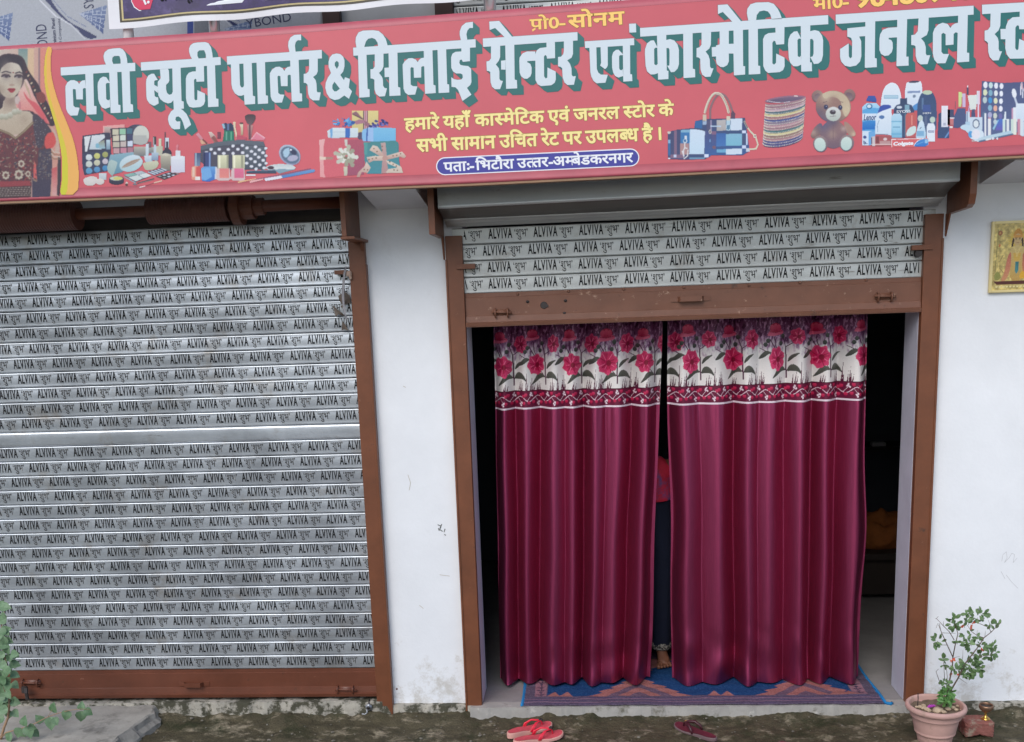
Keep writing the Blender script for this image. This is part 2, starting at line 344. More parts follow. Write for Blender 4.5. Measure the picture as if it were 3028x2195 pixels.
# ------------------------------------------------------------------ rolling shutters
def slat_y(x, k, zr, seed, rough):                 # front surface of a slat: zr 0..1 up the slat
    d = noise.noise(Vector((x*1.1, k*3.7, seed)))*.0026*rough + noise.noise(Vector((x*4.0, k*5.1, seed+4)))*.0007*rough
    d += (zr-.5)*.0075*noise.noise(Vector((k*7.3, seed, x*.25)))*rough
    return d
PROF = [(0, -.016), (.030, .0006), (.052, .0019), (.085, .0021), (.12, .0020), (.16, .0018), (.20, .0017), (.35, .0026), (.55, .0031), (.75, .0026), (.87, .0016), (.905, .0020), (.945, .0018), (.966, -.002), (1.0, -.016)]
def slats(x0, x1, z0, p, n, y, seed, rough, blank=()):
    nx = max(24, int((x1-x0)/.06)); vs = []; fs = []
    for k in range(n):
        prof = PROF
        if k in blank: prof = [(0, -.006), (.04, .003), (.10, .0045), (.2, .0046), (.5, .0055), (.84, .0046), (.93, .003), (.975, -.002), (1.0, -.008)]
        o = len(vs); m_ = len(prof)
        for i in range(nx+1):
            x = x0+(x1-x0)*i/nx
            for zr, d in prof:
                vs.append((x, y-d-slat_y(x, k, zr, seed, rough), z0+(k+zr)*p))
        fs += [(o+i*m_+j, o+(i+1)*m_+j, o+(i+1)*m_+j+1, o+i*m_+j+1) for i in range(nx) for j in range(m_-1)]
    b = MB(); b.add(vs, fs); return b
def stencils(z0, p, y, rows, per, x0, x1, wid, capz, cap, seed, rough, n):
    A = MB(); H = MB()
    va, fa, wa = line(['A', 'L', .01, 'V', .07, 'I', .13, 'V', 'A'], .024, 2, gap=.055); vh, fh, wh = line(['‘शुभ’'], .004, 2)
    ca = .69
    for k, ph in rows.items():
        x = ph-per*math.ceil((ph-x0)/per)
        while x < x1:
            jx = random.uniform(-.002, .002)
            for (vv, ff, ww, mb, xo, wtot, hs, dz) in ((va, fa, wa, A, 0, wid*.53, cap, 0), (vh, fh, wh, H, wid*.565, wid*.30, cap*.82, .004)):
                sx = wtot/ww; sz = hs/ca
                pts = []
                for a, c in vv:
                    xx = x+jx+xo+a*sx; zz = capz*p+c*sz+dz
                    pts.append((xx, y-.0033-.0008-slat_y(xx, k, zz/p, seed, rough), z0+k*p+zz))
                ff2 = [t for t in ff if all(x0 < pts[i][0] < x1 for i in t)]
                mb.add(pts, ff2)
            x += per
    return A, H
def rail(x0, x1, z1, side, parent, m):
    b = MB(); b.box(x0, x1, 0, .075, -.03, z1)
    t = .007
    b.box(x0-.004 if side < 0 else x1-t, x0+t if side < 0 else x1+.004, -.006, .08, -.032, z1-.12)
    return b.build('guide_rail', m, parent, bev=.003)
def flat_bar(pts, w, t, parent, name, m, n=6):
    b = MB(); b.tube(pts, w, n); return b.build(name, m, parent, smooth=True)
def handle_on(p0, p1, parent, m, y0):
    b = MB(); x0, x1 = p0.x, p1.x; z = (p0.z+p1.z)/2; L_ = x1-x0
    prof = [(x0, y0), (x0+.18*L_, y0-.004), (x0+.24*L_, y0-.030), (x0+.76*L_, y0-.030), (x0+.82*L_, y0-.004), (x1, y0)]
    h = .0125
    vs = []
    for x, y in prof: vs += [(x, y, z-h), (x, y, z+h), (x, y-.005, z+h), (x, y-.005, z-h)]
    fs = []
    for i in range(5):
        for j in range(4): fs.append((4*i+j, 4*i+(j+1) % 4, 4*i+4+(j+1) % 4, 4*i+4+j))
    fs += [(0, 1, 2, 3), (23, 22, 21, 20)]
    b.add(vs, fs); return b.build('handle', m, parent)
def hasp_on(p0, p1, parent, m, y0, ring=True):
    b = MB(); x0, x1, z = p0.x, p1.x, (p0.z+p1.z)/2
    b.box(x0, x1, y0-.006, y0, z-.016, z+.016, .002)
    for x in (x0+.012, x1-.012):
        b.tube([(x, y0-.002, z+.020), (x, y0-.024, z+.016), (x, y0-.030, z), (x, y0-.024, z-.020), (x, y0-.002, z-.026)], .0042, 7)
    b.tube([(x0-.008, y0-.018, z+.004), (x1+.010, y0-.018, z-.002)], .0055, 8)
    return b.build('hasp', m, parent, smooth=True)
def plate(x0, x1, z0, z1, y, parent, m, pts, name='bottom_plate'):
    b = MB()
    nx = 40; rows = [(z0, -.022), (z0+.016, -.026), (z0+.020, -.010), (z0+.052, -.006), (z0+.054, -.003), ((z0+z1)/2, -.003), (z1-.024, -.003), (z1-.022, .001), (z1, .001)]
    vs = [(x0+(x1-x0)*i/nx, y+d+.0016*noise.noise(Vector((i*.35, j*.5, x0))), z) for i in range(nx+1) for j, (z, d) in enumerate(rows)]
    k = len(rows); b.add(vs, [(i*k+j, (i+1)*k+j, (i+1)*k+j+1, i*k+j+1) for i in range(nx) for j in range(k-1)])
    b.box(x0, x1, y-.020, y+.03, z0-.004, z0-.001)
    for x, z in pts:
        b.lathe([(0, .0), (.004, .0), (.0075, .0), (.0001, .004)], (0, 0, 0), 10) if False else None
        b.tube([(x, y-.003, z), (x, y-.0075, z)], [.0078, .0045], 10)
    return b.build(name, m, parent)

# --- left shutter, rolled down
PL = .0832; ZL = .233; NL = 29
shl = thing('rolling_shutter', 'closed grey rolling shutter with rows of black stencilled lettering and red brown foot plate', 'shutter')
sc_ = slats(-3.74, -1.236, ZL, PL, 30, .045, 3, 1.0, blank=(16,)).build('slat_curtain', M_STEEL, shl, smooth=True)
def phase(zx, zy, ox, oy, sc): return at(ox+zx/sc, oy+zy/sc, .042).x
rl = {}
for i, ax in enumerate([1640, 1645, 1805, 1815, 1655, 1612, 1785, 1870, 1765, 1787, 1665, 1680, 1797]):
    rl[29-i] = phase(ax, 365+98*i, 0, 500, 2.0545)
for i, ax in enumerate([1675, 1635, 1745, 1770, 1780, 1775, 1715, 1625, 1640, 1735, 1720, 1605, 1770, 1615, 1700, 1765]):
    rl[15-i] = phase(ax, 72+77.5*i, 0, 1300, 1.8367)
A, H = stencils(ZL, PL, .045, rl, .2244, -3.73, -1.24, .2244, .30, .0475, 3, 1.0, 30)
A.build('lettering', M_INK, sc_); H.build('thin_lettering', M_INK2, sc_)
plate(-3.74, -1.236, .070, .233, .045, shl, M_RED, [(-3.3+.36*i, .105) for i in range(7)])
z = at(537, 2021, .03).z
handle_on(at(527, 2022, .03), at(618, 2026, .03), shl, M_RED, .043)
hasp_on(at(993, 2040, .03), at(1050, 2040, .03), shl, M_RED, .043)
hasp_on(at(62, 2020, .03), at(118, 2020, .03), shl, M_RED, .043)
b = MB(); p = at(75, 2035, .0); b.box(p.x-.022, p.x+.012, p.y-.012, p.y+.01, p.z-.03, p.z+.01, .004); b.tube([(p.x+.012, p.y-.012, p.z+.0), (p.x+.02, p.y-.03, p.z-.02), (p.x+.022, p.y-.03, p.z-.06)], .011, 8); b.build('bolt', M_DARK, shl)
b = MB(); b.box(-3.7, -1.26, .085, .10, 2.3, 2.80); b.build('gap_shade_sheet', M_DARK, shl)  # dark sheet standing in for the shade in the gap above the slats
rail(-1.252, -1.165, 2.615, 1, shl, M_BROWN)
rail(-3.83, -3.742, 2.615, -1, shl, M_BROWN)
# drum, springs and bracket seen under the sign
b = MB(); b.tube([(-3.7, -.10, 2.80), (-1.20, -.10, 2.805)], .030, 18); b.build('drum_pipe', M_RED, shl, smooth=True)
def spring_box(x0, x1, r, ends=3):
    b = MB(); n = int((x1-x0)/.0075); pts = []; rr = []
    for i in range(n+1):
        pts.append((x0+(x1-x0)*i/n, -.10, 2.802)); rr.append(r+(.0022 if i % 2 else 0))
    b.tube(pts, rr, 26); return b.build('spring_drum', M_DRUM, shl)
p = [at(440, 612, -.10).x, at(676, 612, -.10).x]; spring_box(p[0], p[1], .066)
spring_box(-3.6, at(228, 620, -.10).x, .078)
b = MB(); x = at(692, 620, -.10).x; b.tube([(x, -.10, 2.80), (x+.045, -.10, 2.80)], .088, 26); b.tube([(x+.045, -.10, 2.80), (x+.11, -.10, 2.80)], .060, 20); b.tube([(x+.11, -.1, 2.80), (x+.16, -.1, 2.802)], .044, 16)
b.build('drum_collar', M_RED, shl)
b = MB()
b.box(-1.216, -1.190, -.285, .10, 2.623, 3.05)
b.box(-1.222, -1.150, -.290, .06, 2.608, 2.622)
b.prism([(-.02, 2.607), (.03, 2.607), (.03, 2.50)], -1.184, -1.170)
b.build('drum_bracket', M_BROWN, shl, bev=.002)
b = MB(); p0, p1 = at(989, 800, -.004), at(1024, 811, -.004); b.box(p0.x, p1.x, -.010, .03, p1.z, p0.z); b.build('stop_tab', M_BROWN, shl)
rebase(shl, (-2.49, .05, 0))

# --- right shutter, rolled up
PR = .0850; ZR = 2.322
shr = thing('rolling_shutter', 'raised rolling shutter above the curtained doorway, with a long steel drum cover', 'shutter')
sc2 = slats(-.70, 1.775, ZR, PR, 4, .035, 11, .8).build('slat_curtain', M_STEELW, shr, smooth=True)
rr_ = {}
for i, (ax, ay) in enumerate([(450, 425), (415, 515), (440, 622), (440, 715)]):
    rr_[3-i] = at(1900+ax/2.0106, 450+ay/2.0106, .032).x
A, H = stencils(ZR, PR, .035, rr_, .2385, -.645, 1.712, .2385, .30, .0495, 11, .8, 4)
A.build('lettering', M_INK, sc2); H.build('thin_lettering', M_INK2, sc2)
plate(-.643, 1.713, 2.152, 2.324, .020, shr, M_BROWND, [(at(1000+a/2.055, 450+c/2.055, .02).x, at(1000+a/2.055, 450+c/2.055, .02).z) for a, c in ((1090, 862), (1400, 845), (1735, 832), (1080, 1025), (1382, 1012), (1738, 1000))]+[(at(1900+a/2.01, 450+c/2.01, .02).x, at(1900+a/2.01, 450+c/2.01, .02).z) for a, c in ((245, 803), (632, 790), (935, 775), (1328, 760), (265, 960), (600, 950), (1000, 940), (1350, 927))])
handle_on(at(1982, 888, .01), at(2103, 880, .01), shr, M_BROWND, .018)
hasp_on(at(2590, 878, .0), at(2644, 876, .0), shr, M_BROWND, .018)
hasp_on(at(1458, 925, .0), at(1508, 924, .0), shr, M_BROWND, .018)
b = MB(); p = at(1608, 903, .012)
b.tube([(p.x, .0185, p.z), (p.x, .0125, p.z)], [.020, .017], 14); b.tube([(p.x+.016, .018, p.z-.003), (p.x+.016, .010, p.z-.003)], .008, 8); b.build('lock_plate', M_DARK, shr)
for px, py in ((1560, 895), (1672, 892), (1669, 929)):
    p = at(px, py, .012); b = MB(); b.tube([(p.x, .0185, p.z+.004), (p.x, .0135, p.z)], [.010, .006], 8); b.build('screw', M_DARK, shr)
rail(-.735, -.6455, 2.622, -1, shr, M_BROWN)
rail(1.7145, 1.806, 2.634, 1, shr, M_BROWN)
# drum cover with rolled ribs
prof = [(-.300, 2.98), (-.300, 2.748), (-.304, 2.744), (-.300, 2.739), (-.290, 2.738), (-.280, 2.740), (-.262, 2.734), (-.180, 2.716), (-.100, 2.702), (-.090, 2.692), (-.083, 2.699), (-.074, 2.697), (-.055, 2.688), (-.046, 2.679), (-.036, 2.686), (-.028, 2.683), (-.014, 2.676), (-.006, 2.668), (.004, 2.672), (.012, 2.672)]
n = 30; xs_ = [-.722+(1.772+.722)*i/n for i in range(n+1)]; k = len(prof)
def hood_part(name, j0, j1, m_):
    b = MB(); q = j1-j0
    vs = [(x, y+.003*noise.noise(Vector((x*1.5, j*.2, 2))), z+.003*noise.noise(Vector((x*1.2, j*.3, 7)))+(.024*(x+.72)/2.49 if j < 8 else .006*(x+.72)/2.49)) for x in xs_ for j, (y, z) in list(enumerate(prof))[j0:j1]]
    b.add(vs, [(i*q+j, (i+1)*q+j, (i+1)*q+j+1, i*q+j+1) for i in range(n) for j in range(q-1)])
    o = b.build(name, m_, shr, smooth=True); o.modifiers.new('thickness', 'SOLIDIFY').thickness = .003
hood_part('drum_cover', 0, 6, M_HOOD)
hood_part('cover_underside', 5, 9, mat('dark_hood_steel', (.15, .14, .125), .5, metal=.2, var=.15, vscale=4, stretch=(.4, 1, 4)))  # underside in a darker tone than the cover's front and lip
hood_part('cover_lip', 8, k, M_HOOD)
b = MB()
b.box(-.774, -.742, -.292, .03, 2.614, 3.05); b.prism([(-.05, 2.613), (.0, 2.613), (.0, 2.50)], -.748, -.738)
b.build('drum_bracket', M_BROWN, shr, bev=.002)
b = MB(); b.prism([(-.292, 3.05), (-.292, 2.70), (-.275, 2.655), (-.24, 2.640), (.03, 2.632), (.03, 3.05)], 1.826, 1.858); b.prism([(-.06, 2.631), (.0, 2.631), (.0, 2.52)], 1.812, 1.822)
b.build('drum_bracket', M_BROWN, shr, bev=.002)
b = MB(); p0, p1 = at(1350, 782, -.006), at(1405, 796, -.006); b.box(p0.x, p1.x, -.012, .02, p1.z+.002, p0.z); b.build('stop_tab', M_BROWN, shr, bev=.001)
b = MB(); p0, p1 = at(2697, 728, -.006), at(2758, 738, -.006); b.box(p0.x, p1.x, -.012, .02, p1.z, p0.z+.004); b.build('stop_tab', M_BROWN, shr, bev=.001)
b = MB(); p = at(2716, 750, .0); b.tube([(p.x-.015, .012, p.z+.01), (p.x+.018, .012, p.z+.004)], .014, 10); b.tube([(p.x, -.002, p.z-.002), (p.x, .02, p.z-.002)], [.016, .018], 12); b.build('lock', M_DARK, shr)
rebase(shr, (.535, .04, 2.15))

# ------------------------------------------------------------------ printed pictures: numpy painter -> vertex colours on a fine mesh
def chaikin(P, it=2):
    P = [tuple(map(float, p)) for p in P]
    for _ in range(it):
        Q = []
        for i in range(len(P)):
            a, b = P[i], P[(i+1) % len(P)]
            Q += [(.75*a[0]+.25*b[0], .75*a[1]+.25*b[1]), (.25*a[0]+.75*b[0], .25*a[1]+.75*b[1])]
        P = Q
    return P
class Canvas:
    def __init__(s, ox, oy, sc, x0, y0, x1, y1, step):
        s.ox, s.oy, s.sc = ox, oy, sc
        s.X, s.Y = np.meshgrid(np.arange(x0, x1+.1, step), np.arange(y0, y1+.1, step))
        s.col = np.zeros(s.X.shape+(3,)); s.al = np.zeros(s.X.shape, bool)
    def put(s, mk, c, c2=None, horiz=False, mode=None):
        if not mk.any(): return
        c = np.array(c, float)
        if c2 is None: v = np.broadcast_to(c, (mk.sum(), 3))
        else:
            q = (s.X if horiz else s.Y)[mk]; q = (q-q.min())/max(1e-6, q.max()-q.min())
            v = c+(np.array(c2, float)-c)*q[:, None]
        s.col[mk] = v
        if mode != 'in': s.al |= mk
    def pm(s, pts):
        px = [p[0] for p in pts]; py = [p[1] for p in pts]
        mk = np.zeros(s.X.shape, bool)
        bb = (s.X >= min(px)) & (s.X <= max(px)) & (s.Y >= min(py)) & (s.Y <= max(py))
        if not bb.any(): return mk
        x = s.X[bb]; y = s.Y[bb]; ins = np.zeros(x.shape, bool); n = len(pts)
        for i in range(n):
            xa, ya = pts[i]; xb, yb = pts[(i+1) % n]
            if ya == yb: continue
            cr = ((ya > y) != (yb > y)) & (x < (xb-xa)*(y-ya)/(yb-ya)+xa)
            ins ^= cr
        mk[bb] = ins; return mk
    def poly(s, pts, c, c2=None, sm=0, **k): s.put(s.pm(chaikin(pts, sm) if sm else pts), c, c2, **k)
    def ell(s, cx, cy, rx, ry, c, c2=None, rot=0, **k):
        a = R(rot); dx = s.X-cx; dy = s.Y-cy
        u = (dx*math.cos(a)+dy*math.sin(a))/rx; v = (-dx*math.sin(a)+dy*math.cos(a))/ry
        s.put(u*u+v*v <= 1, c, c2, **k)
    def line(s, pts, w, c, **k):
        mk = np.zeros(s.X.shape, bool)
        for (xa, ya), (xb, yb) in zip(pts[:-1], pts[1:]):
            bb = (s.X > min(xa, xb)-w) & (s.X < max(xa, xb)+w) & (s.Y > min(ya, yb)-w) & (s.Y < max(ya, yb)+w)
            if not bb.any(): continue
            x = s.X[bb]; y = s.Y[bb]; L2 = (xb-xa)**2+(yb-ya)**2+1e-9
            t = np.clip(((x-xa)*(xb-xa)+(y-ya)*(yb-ya))/L2, 0, 1)
            mk[bb] |= (x-xa-t*(xb-xa))**2+(y-ya-t*(yb-ya))**2 < (w/2)**2
        s.put(mk, c, **k)
    def rect(s, x0, y0, x1, y1, c, c2=None, tilt=0, **k):  # tilt: the right side is higher by tilt
        s.poly([(x0, y0), (x1, y0-tilt), (x1, y1-tilt), (x0, y1)], c, c2, **k)
    def shade(s, x, y, r, c, a):                   # soft printed patch
        w = np.exp(-((s.X-x)**2+(s.Y-y)**2)/(r*r))*a; w = (w*s.al)[..., None]
        s.col = s.col*(1-w)+np.array(c, float)*w
    def grain(s, amp, k=1):
        n = np.random.randn(*s.X.shape)*amp; s.col += n[..., None]
    def blur(s, n=1):
        for _ in range(n):
            A = s.al[..., None].astype(float); Cc = s.col*A; W_ = A.copy(); T = Cc.copy()
            for ax in (0, 1):
                for d in (1, -1):
                    T += np.roll(Cc, d, ax)*.5; W_ += np.roll(A, d, ax)*.5
            s.col = np.where(W_ > 0, T/np.maximum(W_, 1e-6), s.col)
    def mesh(s, name, fn, mat_, parent, gain=.93):
        ny, nx = s.X.shape
        q = s.al[:-1, :-1] & s.al[1:, :-1] & s.al[:-1, 1:] & s.al[1:, 1:]
        idx = np.arange(nx*ny).reshape(ny, nx)
        F4 = np.stack([idx[1:, :-1][q], idx[1:, 1:][q], idx[:-1, 1:][q], idx[:-1, :-1][q]], 1)
        used, inv = np.unique(F4, return_inverse=True); F4 = inv.reshape(F4.shape)
        px = s.ox+s.X.ravel()[used]/s.sc; py = s.oy+s.Y.ravel()[used]/s.sc
        V = fn(px, py)
        me = bpy.data.meshes.new(name)
        me.vertices.add(len(V)); me.vertices.foreach_set('co', V.astype(np.float32).ravel())
        me.loops.add(F4.size); me.loops.foreach_set('vertex_index', F4.ravel().astype(np.int32))
        me.polygons.add(len(F4)); me.polygons.foreach_set('loop_start', np.arange(0, F4.size, 4, dtype=np.int32))
        me.update(calc_edges=True); me.validate()
        ca = me.color_attributes.new('Col', 'FLOAT_COLOR', 'POINT')
        rgb = np.clip(linA(s.col.reshape(-1, 3)[used])*gain, 0, .95)
        ca.data.foreach_set('color', np.concatenate([rgb, np.ones((len(rgb), 1))], 1).astype(np.float32).ravel())
        o = bpy.data.objects.new(name, me); C.objects.link(o); o.parent = parent; me.materials.append(mat_)
        me.polygons.foreach_set('use_smooth', [True]*len(me.polygons))
        return o
def plane_fn(Y):
    M3 = np.array([[AX.x, AX.y, AX.z], [AY.x, AY.y, AY.z], [AZ.x, AZ.y, AZ.z]])
    def fn(px, py):
        d = np.stack([(px-CX)/F, (py-CY)/F, np.ones_like(px)], 1) @ M3.T
        t = (Y-CAM.y)/d[:, 1]
        return np.array(CAM)+d*t[:, None]
    return fn
M_PRINT = vcol_mat('printed_flex', .42, .4)
def flat_mesh(name, polys, Y, mat_, parent, step=.00002, mod=12):
    """polys: lists of rings (outer, holes...) in photo pixels, each laid a hair above the last one on the board"""
    b = MB()
    for i, rings in enumerate(polys):
        y = Y-step*(i % mod)
        pts = [p for r in rings for p in r]
        tr = tessellate_polygon([[Vector((p[0], p[1], 0)) for p in r] for r in rings])
        vs = [at(px, py, y) for px, py in pts]
        fs = []
        for t in tr:
            a = sum((pts[t[k]][0]*pts[t[(k+1) % 3]][1]-pts[t[(k+1) % 3]][0]*pts[t[k]][1]) for k in range(3))
            fs.append(tuple(t) if a < 0 else tuple(t)[::-1])
        b.add(vs, fs)
    return b.build(name, mat_, parent)

# ------------------------------------------------------------------ the shop sign
SY = -.50
sign = thing('shop_signboard', 'long red flex signboard with big white Hindi lettering shadowed in teal, running above both shutters', 'signboard')
M_SIGN = mat('red_flex', (.58, .105, .13), .38, var=.09, vscale=1.1, spec=.5, bump=.45, bscale=1.7)
M_SIGNE = mat('red_flex_fold', (.43, .085, .115), .45, var=.12, vscale=6, spec=.5, bump=.06, bscale=20)
M_FRAME = mat('frame_wood', lin((150, 118, 92)), .7, var=.15)
top = [(-420, 163), (0, 135), (760, 84), (1460, 29), (2160, -26), (3028, -96), (3900, -165)]
bot = [(-420, 614), (0, 599), (700, 572), (1400, 545), (2160, 507), (3028, 462), (3900, 418)]
def ip(P, x):
    for (xa, ya), (xb, yb) in zip(P[:-1], P[1:]):
        if x <= xb: return ya+(yb-ya)*(x-xa)/(xb-xa)
    return P[-1][1]
def strip(name, ts, m_, Y):
    b = MB(); n = 60; vs = []
    for i in range(n+1):
        x = -420+4320*i/n; a, c = ip(top, x), ip(bot, x)
        for t in ts:
            f_ = t if isinstance(t, float) else None
            q = a+(c-a)*t[0]+t[1]
            v = at(x, q, Y); v.y += t[2]; vs.append(v)
    k = len(ts); b.add(vs, [(i*k+j+1, (i+1)*k+j+1, (i+1)*k+j, i*k+j) for i in range(n) for j in range(k-1)])
    return b.build(name, m_, sign, smooth=True)
strip('flex_face', [(0, 24, 0), (1, -34, 0)], M_SIGN, SY)
strip('flex_fold', [(0, 0, .03), (0, 2, .002), (0, 24, -.0005)], M_SIGNE, SY)
strip('flex_fold', [(1, -34, -.0005), (1, -13, .001), (1, -9, -.0025), (1, -3, .002), (1, 0, .02)], M_SIGNE, SY)
b = MB(); n = 40; pr = []
for i in range(n+1):
    x = -420+4320*i/n; p = at(x, ip(bot, x), SY); q = at(x, ip(top, x), SY)
    pr += [(p.x, SY+.004, p.z-.006), (p.x, SY+.004, p.z+.03), (p.x, SY+.05, p.z+.03), (p.x, SY+.05, p.z-.006), (q.x, SY+.01, q.z-.03), (q.x, SY+.01, q.z-.004), (q.x, SY+.05, q.z-.004), (q.x, SY+.05, q.z-.03)]
fs = []
for i in range(n):
    for o in (0, 4):
        for j in range(4): fs.append((8*i+o+j, 8*i+o+(j+1) % 4, 8*i+8+o+(j+1) % 4, 8*i+8+o+j))
b.add(pr, fs)
lo, hi = at(-420, 614, SY), at(-420, 163, SY); b.box(lo.x, lo.x+.04, SY+.004, SY+.05, lo.z+.03, hi.z-.03)
lo, hi = at(3900, 418, SY), at(3900, -165, SY); b.box(lo.x-.04, lo.x, SY+.004, SY+.05, lo.z+.03, hi.z-.03)
for px in (250, 900, 1500, 2100, 2700, 3300):
    p = at(px, ip(bot, px), SY); q = at(px, ip(top, px), SY); b.box(p.x-.012, p.x+.012, SY+.015, SY+.048, p.z+.03, q.z-.03)
b.build('sign_frame', M_FRAME, sign)
for px in (250, 1240, 2100, 2900):
    p = at(px, ip(bot, px)-60, SY)
    for dz in (.10, .30): b = MB(); b.box(p.x-.012, p.x+.012, SY+.051, -.43, p.z+dz, p.z+dz+.025); b.build('sign_bracket', M_DARK, sign)
strip('flex_back', [(1, -20, .0035), (0, 12, .0035)], mat('grey_flex_back', (.62, .62, .63), .6), SY)

T1, T2, T3, T4, T5, T6 = (170, 100, 5.48), (560, 80, 5.48), (930, 60, 4.536), (1400, 50, 4.536), (1870, 0, 3.78), (2428, 0, 3.78)
def TP(T, s):
    n = list(map(float, s.split())); return [(T[0]+n[i]/T[2], T[1]+n[i+1]/T[2]) for i in range(0, len(n), 2)]
hl = TP(T1, '1350 465')+TP(T2, '505 487 510 615')+TP(T1, '1355 600')
letters = [[hl]]
def L(T, *ss):
    for s in ss: letters.append([TP(T, r) for r in s.split('|')])
L(T1, '50 548 780 500 1258 470 1262 605 55 678', '450 640 578 640 592 1170 632 1175 632 1305 472 1312',
 '448 752 400 760 365 790 350 818 335 790 320 775 270 752 210 755 160 790 130 850 128 900 140 1220 165 1280 210 1328 325 1325 358 1200 285 1192 258 1165 248 905 262 895 295 905 305 1065 412 1065 412 895 430 880 458 885',
 '838 620 968 615 985 1150 1020 1158 1022 1280 862 1288', '848 790 790 705 740 695 690 725 655 790 650 850 660 1060 680 1130 720 1195 775 1218 855 1190 848 1060 835 1078 805 1075 790 1055 783 815 800 800 838 800',
 '1038 600 1168 600 1185 1138 1222 1150 1228 1268 1062 1278', '790 510 755 430 745 360 765 300 820 255 900 240 1010 232 1060 255 1100 310 1125 400 1134 480 1024 490 1022 420 1005 365 985 360 920 362 890 390 885 440 905 494',
 '1625 750 1565 648 1520 650 1470 680 1440 740 1435 800 1440 1010 1450 1070 1490 1130 1550 1165 1580 1165 1640 1130 1630 1030 1600 1030 1575 1010 1568 915 1625 960 1625 860 1568 830 1568 770 1590 755',
 '1660 580 1790 570 1805 600 1812 760 1800 790 1760 830 1760 900 1775 960 1810 990 1850 980 1868 940 1860 555 1995 550 2010 1090 2045 1100 2048 1215 1885 1225 1878 1080 1840 1120 1790 1130 1720 1105 1665 1060 1635 1000 1625 900 1625 780 1650 750 1672 720',
 '1885 1225 1840 1260 1800 1330 1790 1390 1810 1470 1850 1530 1890 1550 1985 1545 1990 1420 1935 1425 1910 1395 1920 1350 1960 1340 2000 1370 2030 1430 2068 1555 2165 1475 2130 1380 2090 1300 2030 1240 1990 1215')
L(T2, '105 720 50 722 -10 745 -45 790 -57 840 -55 1150 -40 1230 0 1295 60 1308 185 1298 235 1260 255 1200 252 1080 130 1025 128 1180 100 1190 82 1170 75 860 95 838 112 850 115 890 240 885 235 620 105 630',
 '285 630 415 618 432 1160 470 1165 472 1292 303 1300', '45 525 15 470 -5 400 -5 350 15 300 60 265 130 252 255 245 310 265 350 330 370 420 378 495 270 505 265 440 240 378 160 380 130 410 130 470 150 512',
 '607 478 2145 372 2148 510 612 612', '672 590 808 580 820 940 840 980 870 980 885 950 875 575 1010 565 1028 1115 1065 1125 1065 1248 895 1260 885 1100 840 1118 790 1112 735 1075 695 1000 682 930',
 '1088 565 1225 558 1238 1108 1272 1115 1275 1240 1110 1250',
 '1640 640 1590 650 1560 675 1540 715 1510 670 1460 645 1400 650 1340 690 1305 750 1303 800 1318 1130 1340 1190 1390 1230 1500 1225 1540 1098 1470 1095 1440 1070 1428 805 1445 790 1475 800 1485 960 1592 960 1592 790 1610 775 1645 780',
 '1632 530 1770 520 1788 1075 1825 1080 1828 1205 1660 1215', '1625 420 1600 310 1605 240 1640 170 1700 130 1810 122 1812 218 1760 215 1725 245 1710 300 1722 412',
 '1940 515 2080 505 2080 720 2060 770 2005 812 2045 860 2060 920 2065 1040 2075 1060 2128 1060 2105 1190 2000 1190 1950 1150 1925 1080 1915 940 1890 910 1853 905 1852 762 1895 755 1930 720 1940 680')
L(T3, '345 735 385 690 402 620 402 540 385 490 345 455 295 447 240 460 205 500 188 560 190 630 222 710 180 770 150 840 145 910 165 985 205 1045 270 1072 330 1060 400 1010 462 1055 503 955 460 905 475 790 410 765 395 805|300 545 272 570 272 610 300 655 325 610 325 570|268 825 240 870 240 920 265 955 295 955 340 920',
 '518 370 2160 255 2163 365 522 478', '583 460 697 455 712 920 738 928 740 1030 600 1040', '565 380 550 290 555 230 590 165 650 140 790 135 860 145 915 190 955 250 982 345 855 356 845 300 815 255 770 238 720 250 690 285 670 350 668 376',
 '808 450 925 445 925 620 905 670 865 708 905 760 918 800 920 880 940 910 972 915 945 1020 870 1025 825 990 805 930 803 800 780 785 752 782 750 660 785 655 808 620', '938 640 1000 635 1000 762 942 765', '993 440 1112 430 1120 895 1150 905 1153 1010 1005 1018',
 '1470 502 1430 510 1400 535 1385 565 1360 530 1310 508 1260 512 1210 550 1183 595 1183 640 1195 920 1215 970 1255 1003 1350 998 1380 888 1320 885 1290 865 1287 645 1300 630 1330 640 1335 773 1430 770 1432 630 1450 618 1475 620', '1465 410 1582 402 1595 868 1622 875 1627 978 1483 988',
 '1650 395 1765 388 1780 858 1805 862 1808 970 1665 978', '1970 375 2085 365 2085 550 1990 560 1975 530 1950 535 1942 570 1955 600 2000 610 2060 615 2100 650 2105 830 2090 870 2045 908 2105 1000 1985 1085 1925 935 1890 900 1838 895 1835 765 1870 790 1920 800 1970 795 1990 770 1985 730 1960 715 1900 715 1860 690 1835 640 1832 500 1850 450 1890 425 1970 420',
 '1965 275 1948 200 1948 150 1975 80 2030 35 2125 22 2125 105 2080 105 2050 140 2038 190 2050 268')
